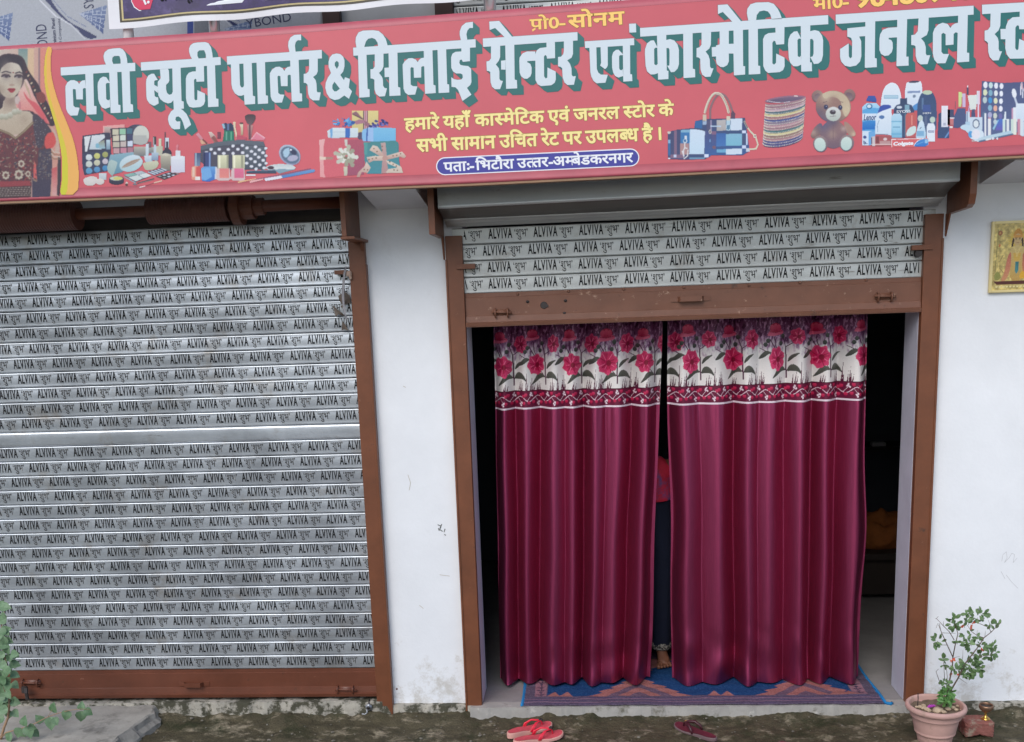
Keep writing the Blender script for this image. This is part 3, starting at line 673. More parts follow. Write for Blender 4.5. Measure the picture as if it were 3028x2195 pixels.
L(T4, '125 292 1395 205 1397 318 130 405', '212 65 345 55 520 270 425 280 290 150 218 178', '235 395 358 385 358 540 340 590 300 640 340 690 348 740 348 830 362 855 395 862 358 970 290 972 250 940 230 880 225 740 205 728 178 725 175 600 210 592 235 560', '370 590 430 583 430 710 372 708', '427 380 547 370 553 842 583 850 587 960 438 967',
 '828 465 720 465 660 490 620 545 615 590 620 750 640 800 680 830 720 832 765 800 780 755 780 680 765 635 740 618 722 612 722 595 832 588', '980 340 1092 333 1095 555 988 562 980 525 962 512 945 535 948 800 968 828 990 815 993 680 1103 735 1105 840 1090 885 1045 918 905 930 860 905 832 850 830 500 850 450 890 420 980 408',
 '1213 325 1335 315 1335 500 1315 550 1258 585 1295 630 1315 690 1318 780 1335 800 1373 795 1348 912 1260 915 1220 880 1198 820 1190 690 1170 672 1135 665 1135 540 1175 535 1205 500 1213 460',
 '1493 330 2155 288 2157 380 1498 420', '1555 405 1648 398 1655 700 1675 750 1710 775 1802 778 1770 885 1650 892 1610 860 1580 800 1568 740', '1705 395 1800 388 1802 650 1790 680 1765 702 1700 655 1712 620', '2003 500 1945 440 1910 445 1875 475 1858 530 1860 680 1875 750 1900 795 1945 815 2008 795 2003 700 1985 718 1965 712 1955 690 1953 530 1968 515 2003 515', '2003 385 2100 378 2103 770 2128 772 2132 862 2010 870', '2087 95 2180 90 2183 208 2092 213')
L(T5, '85 315 2188 170 2190 272 88 412', '955 58 1062 50 1218 243 1122 250 1010 135 957 160', '280 530 240 452 205 455 165 485 142 550 140 600 148 740 165 800 205 835 250 832 288 818 282 715 265 732 245 720 243 550 258 535 280 535', '275 395 378 385 385 790 403 795 403 885 287 892', '376 450 420 438 470 455 505 500 520 560 520 720 505 770 470 805 432 810 388 735 412 735 415 700 415 560 405 538 378 540',
 '568 370 673 362 675 770 700 775 702 865 572 875', '773 355 880 345 877 500 860 545 818 578 850 620 865 670 868 745 880 765 907 765 873 858 815 862 780 835 762 780 758 660 740 645 717 640 717 540 750 530 773 500', '887 530 980 520 980 630 890 635', '975 340 1078 335 1078 492 1132 490 1130 332 1235 325 1238 740 1260 742 1260 835 1135 845 1130 600 1078 600 1078 690 1060 730 1020 752 985 750 945 720 935 680 935 510 975 498',
 '1298 320 1402 312 1405 735 1428 738 1430 828 1300 835', '1295 230 1280 150 1285 100 1320 50 1380 30 1520 25 1580 45 1625 100 1650 150 1672 212 1555 218 1545 170 1515 130 1470 118 1420 130 1390 170 1383 228', '1598 305 1700 297 1697 495 1608 500 1598 465 1582 455 1565 480 1565 710 1582 725 1605 705 1608 600 1700 645 1702 740 1685 785 1645 808 1515 817 1485 790 1463 740 1460 440 1480 395 1520 372 1600 365',
 '1885 430 1843 350 1805 355 1765 390 1745 440 1740 500 1748 650 1765 705 1800 742 1850 742 1888 722 1882 625 1868 640 1848 630 1845 450 1860 432 1883 435', '1882 290 1988 280 1985 698 2005 700 2008 798 1887 802', '1986 350 2040 338 2085 350 2120 400 2132 450 2130 620 2115 680 2080 712 2030 718 1988 640 2015 632 2025 600 2025 460 2010 435 1986 440')
RA = '1090 205 1203 195 1200 340 1180 395 1118 430 1155 475 1170 530 1170 600 1180 620 1220 618 1190 718 1110 722 1075 690 1058 630 1055 520 1040 508 1008 505 1008 395 1050 388 1080 350'
L(T6, '163 165 1705 65 1705 165 165 270', '293 318 497 298 497 405 425 410 448 460 450 630 435 690 390 735 320 748 265 735 225 690 212 640 212 550 308 487 310 630 325 655 345 640 347 460 335 425 310 415 293 412', '495 238 605 230 600 650 622 655 623 752 488 760',
 '854 305 750 312 690 335 660 385 652 440 652 560 670 605 710 628 755 620 790 585 802 540 800 480 785 450 755 440 755 425 852 418', '852 215 962 208 952 635 978 635 978 735 842 742', RA,
 '1532 255 1495 265 1465 285 1445 315 1415 270 1360 255 1310 275 1268 320 1250 370 1248 600 1265 670 1300 710 1390 708 1430 605 1365 605 1345 580 1345 385 1365 368 1392 385 1392 508 1480 500 1482 380 1505 362 1528 370', '1532 172 1640 165 1630 590 1655 592 1655 690 1518 700',
 '1798 55 2268 28 2960 -18 2960 82 1800 160', '1895 148 2008 140 2003 290 1985 340 1940 382 1975 425 1985 470 1985 550 1995 575 2022 575 1985 675 1920 678 1885 640 1868 580 1865 480 1845 460 1828 455 1828 345 1865 335 1890 300', '2005 325 2068 325 2068 440 2008 440',
 '2220 130 2330 122 2330 330 2215 328 2210 290 2190 285 2172 310 2170 540 2188 565 2205 550 2215 435 2330 490 2330 640 2268 655 2110 658 2075 610 2058 540 2065 300 2090 235 2140 195 2220 190', '2400 115 2510 108 2500 600 2525 602 2525 690 2390 695', '2300 -150 2400 -158 2520 30 2430 36 2350 -85 2304 -60')
n_ = list(map(float, RA.split())); letters.append([[(2428+(n_[i]+1560)/3.78, (n_[i+1]-100)/3.78) for i in range(0, len(n_), 2)]])
M_TITLE = mat('white_print', (.62, .70, .75), .42, spec=.5)
M_TEAL = mat('teal_print', lin((40, 108, 106)), .42, spec=.5)
flat_mesh('title_lettering', letters, SY-.0032, M_TITLE, sign, .00003, 10)
def grow(P, d):                                    # outline pushed outwards
    n = len(P); A = sum(P[i][0]*P[(i+1) % n][1]-P[(i+1) % n][0]*P[i][1] for i in range(n)); sgn = 1 if A > 0 else -1
    Q = []
    for i in range(n):
        a, p, c = Vector(P[i-1]), Vector(P[i]), Vector(P[(i+1) % n])
        e1 = (p-a); e2 = (c-p)
        if e1.length < 1e-6 or e2.length < 1e-6: Q.append(tuple(p)); continue
        n1 = Vector((e1.y, -e1.x)).normalized(); n2 = Vector((e2.y, -e2.x)).normalized()
        v = (n1+n2); v = v/max(.35, v.length_squared)*2*.5 if v.length > .01 else n1
        Q.append(tuple(p+v*2*d*sgn*.5 if v.length*d < 2.5*d else p+n1*d*sgn))
    return Q
sh = []
for s_ in range(12, -1, -1):
    for rings in letters: sh.append([[(x+s_*1.6, y+s_*1.5) for x, y in grow(rings[0], 1.3)]])
# each of the thirteen layers of the printed drop shadow sits on the last
b = MB(); nl = len(letters)
for i, rings in enumerate(sh):
    y = SY-.0010-.00012*(i//nl)-.00001*(i % 11)
    P_ = rings[0]; tr = tessellate_polygon([[Vector((p[0], p[1], 0)) for p in P_]])
    fs = []
    for t in tr:
        a = sum((P_[t[k]][0]*P_[t[(k+1) % 3]][1]-P_[t[(k+1) % 3]][0]*P_[t[k]][1]) for k in range(3)); fs.append(tuple(t) if a < 0 else tuple(t)[::-1])
    b.add([at(px, py, y) for px, py in P_], fs)
b.build('title_drop_shadow', M_TEAL, sign)

def text_on(name, parts, A_, B_, h, Y, mat_, parent, off=.012, slant=.0, yup=.62, lean=-.02):
    """letters from headline start A_ to headline end B_ (photo pixels); h = headline-to-baseline height in pixels"""
    bold = 0 if off < .013 else off-.008           # heavier weights are laid as eight shifted passes
    vs, fs, w = line(parts, min(off, .010), 3)
    ux, uy = (B_[0]-A_[0])/w, (B_[1]-A_[1])/w; b = MB()
    for k in range(9 if bold else 1):
        sx, sy = (0, 0) if k == 0 else (bold*math.cos(k*math.pi/4), bold*math.sin(k*math.pi/4))
        P_ = []
        for x, y in vs:
            x += sx; dv = (yup-y-sy)/yup*h
            P_.append(at(A_[0]+ux*x+slant*(h-dv)+dv*.05, A_[1]+uy*x+dv, Y-.00002*k))
        b.add(P_, fs)
    return b.build(name, mat_, parent)
M_YEL = mat('yellow_print', lin((244, 226, 150)), .45); M_OLIVE = mat('olive_outline', lin((140, 110, 40)), .45); M_OR = mat('orange_yellow_print', lin((250, 204, 112)), .45)
M_BLUEP = mat('blue_print', lin((62, 62, 150)), .45); M_WPR = mat('white_text_print', (.80, .82, .86), .45)
l1 = ['हमारे', ' ', 'यहाँ', ' ', 'का', '~स~', 'मे', 'िटक', ' ', 'एवं', ' ', 'जनरल', ' ', '~स~', 'टोर', ' ', 'के']
l2 = ['सभी', ' ', 'सामान', ' ', 'उिचत', ' ', 'रेट', ' ', 'पर', ' ', 'उपल', '~ब~', 'ध', ' ', 'है', .15, '।']
for nm, ps, a, c, h in (('slogan_lettering', l1, (1196, 352), (1991, 308), 33), ('slogan_lettering', l2, (1231, 414), (1953, 378), 35)):
    text_on('slogan_outline', ps, a, c, h, SY-.0006, M_OLIVE, sign, .052)
    text_on(nm, ps, a, c, h, SY-.0012, M_YEL, sign, .028)
text_on('owner_outline', ['पो', '0', '-'], (1567, 59), (1670, 53), 29, SY-.0006, M_OLIVE, sign, .04); text_on('owner_lettering', ['पो', '0', '-'], (1567, 59), (1670, 53), 29, SY-.0012, M_OR, sign, .02)
b = MB(); q = [at(x, y, SY-.0014) for x, y in ((1573, 88), (1583, 82), (1584, 87), (1575, 94))]; b.add(q, [(3, 2, 1, 0)]); b.build('owner_lettering', M_OR, sign)
text_on('owner_outline', ['सोनम'], (1679, 47), (1845, 35), 36, SY-.0006, M_OLIVE, sign, .04); text_on('owner_lettering', ['सोनम'], (1679, 47), (1845, 35), 36, SY-.0012, M_OR, sign, .02)
for nm, off, Y_, m_ in (('phone_outline', .045, SY-.0006, M_OLIVE), ('phone_lettering', .022, SY-.0012, M_OR)):
    text_on(nm, ['मो', '0', '-'], (2405, -2), (2508, -10), 31, Y_, m_, sign, off)
    text_on(nm, ['9648094180'], (2528, -28), (2960, -62), 50, Y_, m_, sign, off+.012, yup=.70)
def stadium(x0, y0, x1, y1, r, n=12):             # left and right centre points
    P_ = []
    for i in range(n+1):
        a = math.pi/2+math.pi*i/n; P_.append((x0+r*math.cos(a), y0-r*math.sin(a)))
    for i in range(n+1):
        a = -math.pi/2+math.pi*i/n; P_.append((x1+r*math.cos(a), y1-r*math.sin(a)))
    return P_
flat_mesh('address_bar', [[stadium(1316, 492, 1864, 466, 26.5)]], SY-.0005, M_WPR, sign)
flat_mesh('address_bar', [[stadium(1316, 492, 1864, 466, 23.5)]], SY-.0008, M_BLUEP, sign)
text_on('address_lettering', ['पताः', '-', .12, 'िभटौरा', ' ', 'उ', '~त~', 'तर', '-', 'अ', '~म~', 'बेडकरनगर'], (1312, 482), (1871, 453), 26, SY-.0012, M_WPR, sign, .024)

# ------------------------------------------------------------------ pictures printed on the sign
PF = plane_fn(SY-.0014)
RED = (214, 92, 104)
def palm(c, x, y, r, k): pass
# bride on the left end
K = Canvas(0, 130, 3.496, -190, 20, 640, 1600, 4.6)
NAV = (72, 64, 74)
K.poly([(-190, 70), (500, 30), (470, 120), (455, 250), (470, 450), (520, 650), (575, 850), (615, 1000), (630, 1200), (632, 1400), (612, 1575), (-190, 1610)], (206, 206, 190), (214, 150, 130), horiz=True)
K.rect(280, 50, 350, 700, (224, 190, 150), tilt=2, mode='in'); K.rect(395, 40, 420, 500, (150, 120, 120), mode='in'); K.rect(415, 40, 500, 700, (226, 140, 120), mode='in'); K.rect(190, 50, 285, 330, (120, 150, 145), (200, 190, 160), mode='in')
K.poly([(-190, 330), (-60, 200), (-10, 130), (60, 98), (190, 110), (250, 150), (285, 260), (330, 330), (400, 420), (440, 520), (500, 620), (560, 760), (575, 850), (500, 850), (330, 700), (-190, 720)], (60, 46, 54), mode='in', sm=2)
K.poly([(260, 350), (300, 400), (360, 560), (500, 790), (520, 850), (380, 740), (330, 690), (200, 690), (150, 640), (190, 500), (240, 420)], (232, 206, 190), (226, 120, 112), mode='in', sm=1)
K.poly([(238, 480), (262, 560), (330, 640), (420, 760), (500, 845), (470, 740), (390, 620), (300, 575), (262, 520)], (218, 96, 100), mode='in', sm=1)
K.poly([(250, 370), (262, 440), (330, 600), (300, 470)], (196, 170, 140), mode='in')
for i in range(16):
    t = i/15; x = 275+t*255; y = 290+t*470+40*math.sin(t*3); K.ell(x, y, 9, 15, (206, 186, 150) if i % 2 else (120, 64, 60), rot=35, mode='in')
K.ell(425, 555, 48, 60, (132, 66, 62), mode='in', rot=-20)
K.poly([(-190, 720), (-60, 640), (20, 690), (40, 560), (165, 555), (160, 640), (200, 690), (340, 700), (340, 850), (160, 960), (0, 890), (-190, 900)], (206, 192, 168), (190, 172, 146), mode='in', sm=1)   # neck and chest
K.poly([(30, 700), (44, 600), (60, 545), (160, 540), (158, 640), (186, 700)], (176, 156, 138), (192, 174, 150), mode='in'); K.shade(110, 585, 55, (136, 114, 100), .7)
K.poly([(-40, 270), (-30, 400), (0, 500), (40, 545), (90, 562), (140, 555), (190, 510), (222, 440), (232, 350), (228, 260), (200, 215), (130, 190), (60, 200), (0, 240)], (214, 204, 184), (200, 186, 160), mode='in', sm=2)   # face
K.poly([(-60, 300), (-20, 180), (60, 110), (180, 120), (240, 180), (240, 330), (222, 260), (190, 205), (120, 180), (80, 195), (20, 240), (0, 280), (-20, 420), (-60, 420)], (48, 42, 52), mode='in', sm=2)   # hair
K.shade(-30, 450, 60, (176, 160, 140), .5); K.shade(120, 400, 30, (188, 168, 148), .5); K.shade(90, 545, 40, (180, 160, 140), .6)
for x, y, s in ((62, 340, 1), (196, 343, 1)):
    K.ell(x, y-10, 46, 22, (112, 92, 92), mode='in', rot=4); K.ell(x, y, 34, 12, (168, 160, 156), mode='in'); K.ell(x+3, y-1, 17, 13, (52, 44, 54), mode='in'); K.line([(x-44, y-2), (x-20, y-15), (x+20, y-14), (x+42, y)], 13, (44, 36, 46), mode='in'); K.shade(x, y+4, 52, (110, 92, 92), .35)
K.line([(20, 298), (60, 284), (112, 300)], 11, (44, 36, 44), mode='in'); K.line([(160, 304), (200, 290), (226, 304)], 11, (44, 36, 44), mode='in')
K.line([(126, 320), (132, 400)], 9, (190, 172, 152), mode='in'); K.ell(122, 425, 30, 10, (176, 150, 132), mode='in'); K.ell(138, 298, 7, 7, (120, 40, 40), mode='in')
K.poly([(74, 466), (105, 456), (125, 462), (142, 456), (164, 468), (140, 500), (122, 510), (100, 500)], (162, 52, 62), mode='in', sm=1); K.line([(78, 470), (120, 476), (160, 470)], 5, (110, 34, 44), mode='in')
for i in range(7): K.ell(-70+i*44, 735+18*math.sin(i*.9)+(12 if 2 < i < 5 else 0)-max(0, i-4)*12, 30, 32, (214, 214, 194), (160, 156, 130), mode='in')
K.ell(180, 580, 26, 44, (206, 186, 176), mode='in'); K.ell(205, 640, 14, 46, (206, 130, 130), mode='in')
K.poly([(-190, 880), (0, 885), (90, 920), (160, 965), (240, 900), (340, 800), (345, 710), (400, 740), (470, 860), (520, 880), (540, 1000), (520, 1090), (420, 1110), (390, 1250), (330, 1380), (320, 1590), (-190, 1610)], (112, 60, 62), (96, 56, 60), mode='in')
K.poly([(330, 710), (400, 735), (520, 870), (540, 930), (470, 930), (440, 1080), (380, 1080), (350, 900)], NAV, mode='in', sm=1)
K.poly([(470, 930), (560, 905), (590, 1000), (540, 1090), (455, 1080)], (214, 84, 78), mode='in', sm=1)
K.poly([(520, 850), (560, 880), (600, 980), (622, 1120), (560, 1130), (590, 1000)], (206, 176, 156), mode='in', sm=1)
K.poly([(400, 1090), (530, 1080), (540, 1250), (520, 1580), (330, 1590), (330, 1350), (390, 1250)], NAV, (66, 62, 80), mode='in')
K.poly([(350, 1200), (372, 1250), (385, 1430), (345, 1400)], (214, 96, 90), mode='in'); K.poly([(535, 1290), (590, 1270), (590, 1570), (540, 1570)], (206, 92, 92), (220, 170, 160), mode='in'); K.poly([(598, 1170), (632, 1180), (632, 1400), (612, 1575), (590, 1560)], (70, 60, 64), mode='in')
for k in range(4): K.line([(530, 1085+k*26), (560, 1120+k*24), (632, 1130+k*20)], 9, (208, 200, 176) if k % 2 == 0 else (150, 120, 90), mode='in')
for i in range(420):
    x = random.uniform(-185, 380); y = random.uniform(900, 1440)
    if y < 900+max(0, 160-abs(x-160))*.5: continue
    if x > 330 and y < 1000: continue
    a = random.uniform(0, 6.3); l_ = random.uniform(8, 26)
    c = random.choice([(150, 138, 112), (176, 166, 140), (176, 72, 68), (60, 50, 58), (134, 110, 90), (64, 60, 76)])
    K.line([(x, y), (x+l_*math.cos(a), y+l_*math.sin(a))], random.uniform(5, 11), c, mode='in')
for i in range(140):
    x = random.uniform(400, 535); y = random.uniform(1110, 1400); a = random.uniform(0, 6.3)
    K.line([(x, y), (x+12*math.cos(a), y+12*math.sin(a))], 6, random.choice([(140, 130, 116), (70, 70, 92), (110, 84, 80)]), mode='in')
for i in range(60):
    x = random.uniform(345, 470); y = random.uniform(760, 1080); K.ell(x, y, 5, 5, random.choice([(150, 150, 150), (110, 100, 96), (36, 40, 60)]), mode='in')
K.line([(0, 892), (90, 928), (160, 978), (250, 905), (340, 815)], 22, (116, 96, 74), mode='in'); K.line([(0, 892), (90, 928), (160, 978), (250, 905), (340, 815)], 7, (172, 156, 120), mode='in')
for cx_, cy_, r_ in ((195, 1352, 48), (60, 1360, 40), (220, 1240, 36), (290, 1345, 30), (-60, 1350, 46)):
    for a in range(8): K.ell(cx_+r_*.7*math.cos(a*.785), cy_+r_*.8*math.sin(a*.785), r_*.32, r_*.30, (196, 186, 162), mode='in')
    K.ell(cx_, cy_, r_*.3, r_*.3, (110, 76, 70), mode='in')
K.poly([(-190, 1425), (310, 1415), (318, 1465), (-190, 1490)], (150, 64, 68), mode='in'); K.poly([(-190, 1490), (320, 1470), (325, 1575), (-190, 1600)], (66, 52, 54), mode='in')
for j in range(5):
    for i in range(46): K.ell(-180+i*11, 1500+j*20-i*.4, 4.6, 6, (176, 166, 150) if (i+j) % 3 else (110, 90, 80), mode='in')
K.shade(0, 480, 60, (150, 130, 112), .55); K.shade(215, 400, 40, (170, 150, 130), .6); K.shade(60, 230, 60, (150, 132, 120), .5); K.shade(250, 780, 60, (170, 150, 126), .5)
K.col = K.col*.90+np.array((8, 8, 12)); K.blur(2); K.grain(4); K.mesh('bride_picture', PF, M_PRINT, sign)
K = Canvas(0, 130, 3.496, 440, 20, 840, 1580, 5)
K.poly([(488, 28), (545, 32), (525, 150), (528, 300), (560, 450), (620, 640), (690, 800), (760, 980), (800, 1150), (820, 1350), (805, 1562), (612, 1565), (640, 1400), (640, 1200), (620, 1050), (580, 880), (520, 680), (465, 480), (452, 300), (458, 150)], (236, 176, 92), (238, 180, 100), sm=1)
K.poly([(488, 28), (510, 30), (482, 150), (480, 320), (500, 480), (560, 700), (630, 900), (680, 1060), (700, 1200), (705, 1400), (690, 1563), (612, 1565), (640, 1400), (640, 1200), (620, 1050), (580, 880), (520, 680), (465, 480), (452, 300), (458, 150)], (226, 190, 72), (206, 206, 62), sm=1)
K.mesh('curved_stripe', plane_fn(SY-.0019), M_PRINT, sign)

# cosmetics, first picture
K = Canvas(230, 350, 6.873, 70, 100, 2200, 1430, 9)
D = (58, 60, 82)
K.rect(510, 150, 960, 300, (226, 160, 158), tilt=30); K.rect(545, 180, 680, 420, (196, 180, 170), (130, 84, 96), tilt=8)
K.ell(1200, 330, 250, 210, (70, 74, 96)); K.ell(1290, 345, 165, 200, (206, 208, 198), (196, 198, 190)); K.rect(1110, 350, 1400, 520, (176, 178, 172), mode='in', tilt=5); K.ell(1280, 450, 150, 96, (176, 178, 174))
K.poly([(90, 350), (550, 290), (660, 300), (680, 700), (80, 720)], D); K.poly([(130, 375), (265, 355), (190, 680), (150, 680)], (216, 220, 222)); K.poly([(285, 350), (545, 325), (550, 400), (420, 500), (490, 640), (230, 640)], (214, 218, 222), (190, 204, 212)); K.poly([(440, 480), (540, 440), (560, 620), (380, 610)], (150, 150, 130), (150, 186, 200)); K.ell(400, 560, 40, 50, (130, 180, 200))
K.rect(575, 440, 660, 640, (196, 216, 226), (120, 150, 170))
K.poly([(660, 210), (1110, 180), (1135, 690), (720, 735)], (62, 54, 68))
rows = [((200, 196, 172), (150, 196, 166), (70, 110, 130)), ((206, 198, 176), (206, 216, 206), (64, 70, 104)), ((190, 182, 166), (196, 182, 176), (204, 214, 230)), ((196, 156, 160), (196, 132, 150), (172, 120, 134))]
for j in range(4):
    for i in range(3): K.rect(706+i*145+j*6, 226+j*128-i*10, 834+i*138+j*6, 340+j*126-i*10, rows[j][i], tilt=4)
K.poly([(80, 720), (600, 640), (660, 650), (700, 760), (600, 1080), (130, 1160), (90, 1000)], (60, 66, 92))
for j, rw in enumerate((((214, 222, 224), (206, 206, 130), (170, 172, 110)), ((206, 214, 206), (204, 204, 180), (206, 196, 206)), ((104, 160, 196), (96, 152, 196), (78, 142, 190)))):
    for i in range(3): K.ell(228+i*165, 795+j*138-i*28, 68-i*4, 64-i*3, rw[i], tuple(max(0, q-16) for q in rw[i]))
K.poly([(660, 740), (1190, 680), (1190, 760), (900, 1100), (720, 1150), (620, 900)], (140, 176, 190), (96, 140, 160))
K.poly([(640, 830), (800, 880), (805, 930), (720, 1180), (690, 1180), (580, 1060)], (176, 196, 192), (150, 176, 176), sm=1)
K.rect(1140, 570, 1420, 780, (182, 178, 166), (120, 122, 124)); K.rect(1380, 580, 1540, 720, (170, 172, 160), (120, 124, 130))
for x0, x1, y0, y1, c in ((1520, 1600, 365, 560, (70, 66, 70)), (1640, 1700, 415, 590, (206, 206, 180)), (1600, 1730, 560, 760, (190, 190, 168)), (1760, 1790, 280, 560, (120, 80, 90)), (1755, 1850, 390, 640, (66, 60, 76)), (1780, 1860, 395, 600, (206, 214, 222)), (1420, 1500, 470, 600, (120, 90, 100))): K.rect(x0, y0, x1, y1, c)
K.rect(1535, 380, 1552, 550, (190, 190, 190)); K.ell(1815, 730, 100, 120, (56, 56, 72)); K.rect(1790, 470, 1840, 620, (58, 58, 76))
K.poly([(1670, 740), (1780, 705), (1905, 740), (1880, 1080), (1690, 1050)], (196, 190, 168), (120, 116, 110)); K.poly([(1670, 740), (1780, 705), (1905, 740), (1800, 775)], (206, 200, 180))
K.rect(1380, 520, 1445, 790, (206, 220, 228), (190, 206, 216)); K.poly([(1345, 760), (1520, 755), (1520, 885), (1360, 890)], (210, 220, 228), (176, 196, 210)); K.rect(1540, 540, 1600, 720, (190, 206, 216)); K.rect(1500, 700, 1640, 860, (176, 196, 210), (130, 150, 176))
K.poly([(1310, 900), (1480, 880), (1640, 850), (1650, 960), (1560, 1050), (1380, 1070), (1330, 990)], (206, 206, 180), (176, 180, 156), sm=1)
K.ell(1085, 920, 245, 165, (206, 220, 228), (170, 200, 206), rot=-18); K.poly([(880, 1020), (960, 930), (1120, 850), (1300, 815), (1180, 910), (1020, 985)], (166, 140, 124), sm=1); K.line([(880, 1020), (1310, 815)], 8, (180, 180, 176))
K.poly([(905, 1150), (1300, 1060), (1520, 1170), (1180, 1300)], (58, 64, 84)); K.poly([(920, 1150), (1120, 1105), (1210, 1145), (1010, 1195)], (136, 180, 172)); K.poly([(1130, 1100), (1290, 1065), (1390, 1110), (1220, 1150)], (176, 190, 196)); K.poly([(1020, 1200), (1220, 1150), (1330, 1220), (1180, 1285)], (206, 216, 214)); K.poly([(1235, 1150), (1395, 1110), (1510, 1170), (1340, 1220)], (214, 220, 220)); K.poly([(920, 1165), (1180, 1300), (1190, 1340), (950, 1210)], (150, 176, 186))
K.poly([(1390, 1090), (1680, 1010), (1840, 1065), (1550, 1170)], (64, 70, 96))
for i in range(5): K.poly([(1405+i*68, 1095-i*18), (1440+i*66, 1085-i*18), (1600+i*56, 1135-i*20), (1560+i*58, 1150-i*20)], (206, 220, 228))
K.poly([(1560, 1185), (1870, 1085), (2070, 1130), (1760, 1255)], (58, 58, 66))
for i in range(4):
    for j in range(2): K.poly([(1620+i*90+j*95, 1180-i*27+j*30), (1670+i*90+j*95, 1165-i*27+j*30), (1715+i*90+j*95, 1185-i*27+j*30), (1660+i*90+j*95, 1200-i*27+j*30)], random.choice([(196, 206, 220), (150, 150, 150), (120, 84, 90), (190, 160, 176)]))
K.rect(1895, 770, 2180, 1105, (222, 226, 232), (206, 206, 222)); K.ell(2036, 1080, 142, 30, (206, 206, 222)); K.rect(1985, 655, 2095, 790, (220, 220, 226)); K.ell(2036, 790, 140, 36, (224, 228, 234)); K.rect(1990, 560, 2050, 650, (206, 120, 130)); K.ell(2025, 560, 30, 36, (214, 130, 140))
K.poly([(105, 1220), (290, 1165), (430, 1210), (345, 1370), (220, 1380), (120, 1330)], (214, 208, 204), sm=1); K.rect(428, 1115, 590, 1260, (206, 214, 218), (180, 190, 196)); K.ell(450, 1290, 95, 66, (222, 214, 208), (206, 200, 196)); K.ell(230, 1300, 110, 76, (220, 214, 210), (206, 202, 196))
K.rect(635, 1220, 940, 1300, (60, 64, 82)); K.ell(787, 1300, 152, 55, (56, 58, 76)); K.ell(785, 1222, 150, 54, (72, 80, 96)); K.ell(782, 1222, 132, 44, (200, 206, 190)); K.ell(815, 1222, 96, 34, (206, 202, 122))
K.ell(995, 1320, 30, 34, (214, 204, 196)); K.ell(990, 1355, 34, 26, (96, 70, 70)); K.line([(1220, 1320), (1540, 1230)], 34, (96, 82, 88)); K.line([(1240, 1330), (1560, 1250)], 8, (206, 200, 196)); K.line([(1350, 1385), (1570, 1310)], 20, (130, 84, 92)); K.line([(1560, 1310), (1700, 1275)], 36, (222, 190, 170)); K.line([(1260, 1405), (1360, 1380)], 34, (228, 206, 206)); K.ell(1160, 1345, 50, 22, (120, 120, 130))
K.blur(1); K.grain(2.5); K.mesh('cosmetics_picture', PF, M_PRINT, sign)

# spotted make-up bag
K = Canvas(550, 320, 5.67, 70, 80, 2200, 1280, 8)
K.poly([(240, 630), (560, 560), (900, 530), (1300, 555), (1340, 650), (1345, 1020), (1300, 1040), (400, 1040), (240, 900)], (96, 104, 116), (74, 82, 96)); K.poly([(240, 720), (560, 640), (960, 615), (960, 1030), (400, 1030), (240, 900)], (78, 78, 94)); K.line([(240, 720), (560, 640), (960, 612), (1340, 650)], 8, (54, 58, 70))
for x, y in ((420, 690), (558, 690), (708, 695), (870, 690), (788, 634), (946, 626), (484, 757), (634, 760), (790, 760), (950, 748), (345, 745), (1024, 670), (1165, 650), (1230, 702), (1098, 727), (1160, 775), (1290, 750), (1024, 800), (1220, 824), (1086, 850), (1296, 876), (1158, 900), (1018, 925), (1236, 952), (1098, 977), (1340, 675), (1345, 800), (1345, 925), (1176, 1022), (1310, 1005)): K.ell(x, y, 30, 25, (222, 224, 232))
K.poly([(970, 150), (1010, 105), (1080, 95), (1150, 105), (1182, 150), (1120, 285), (1030, 285)], (70, 58, 66), (110, 90, 96), sm=1); K.poly([(1020, 285), (1130, 285), (1095, 530), (1045, 530)], (190, 140, 136), (150, 96, 104)); K.rect(1062, 285, 1086, 530, (90, 66, 78))
K.poly([(590, 262), (680, 240), (690, 262), (760, 240), (800, 300), (815, 540), (610, 560), (640, 360)], (36, 120, 96), (40, 116, 100)); K.poly([(590, 262), (680, 240), (690, 262), (760, 240), (800, 300), (805, 380), (640, 375)], (46, 58, 88)); K.poly([(595, 265), (640, 258), (660, 340), (620, 350)], (150, 190, 210)); K.rect(690, 262, 720, 372, (96, 120, 160)); K.rect(665, 400, 690, 540, (110, 170, 150)); K.rect(745, 400, 770, 540, (96, 176, 140))
K.poly([(780, 240), (810, 215), (840, 240), (830, 300), (862, 440), (840, 530), (800, 330)], (226, 206, 176)); K.poly([(890, 270), (930, 240), (965, 270), (960, 330), (965, 450), (915, 460), (915, 340)], (230, 222, 196), (176, 150, 120)); K.rect(900, 240, 960, 268, (90, 66, 66))
K.poly([(850, 440), (1030, 490), (1030, 530), (840, 530)], (190, 84, 104)); K.poly([(1080, 530), (1180, 390), (1340, 500), (1310, 545)], (222, 130, 150)); K.poly([(1180, 390), (1340, 495), (1310, 510), (1180, 420), (1100, 530), (1080, 525)], (232, 176, 186))
K.poly([(160, 440), (210, 405), (300, 520), (380, 590), (330, 605), (260, 560)], (220, 150, 170), (190, 130, 130)); K.poly([(225, 545), (300, 520), (380, 600), (260, 612)], (214, 170, 140)); K.line([(290, 530), (345, 590)], 30, (120, 64, 66))
K.poly([(370, 400), (430, 395), (500, 470), (530, 570), (470, 580), (410, 500)], (222, 206, 196), (150, 110, 104)); K.poly([(420, 500), (470, 460), (540, 560), (500, 580)], (140, 84, 84)); K.rect(520, 400, 590, 520, (120, 66, 84))
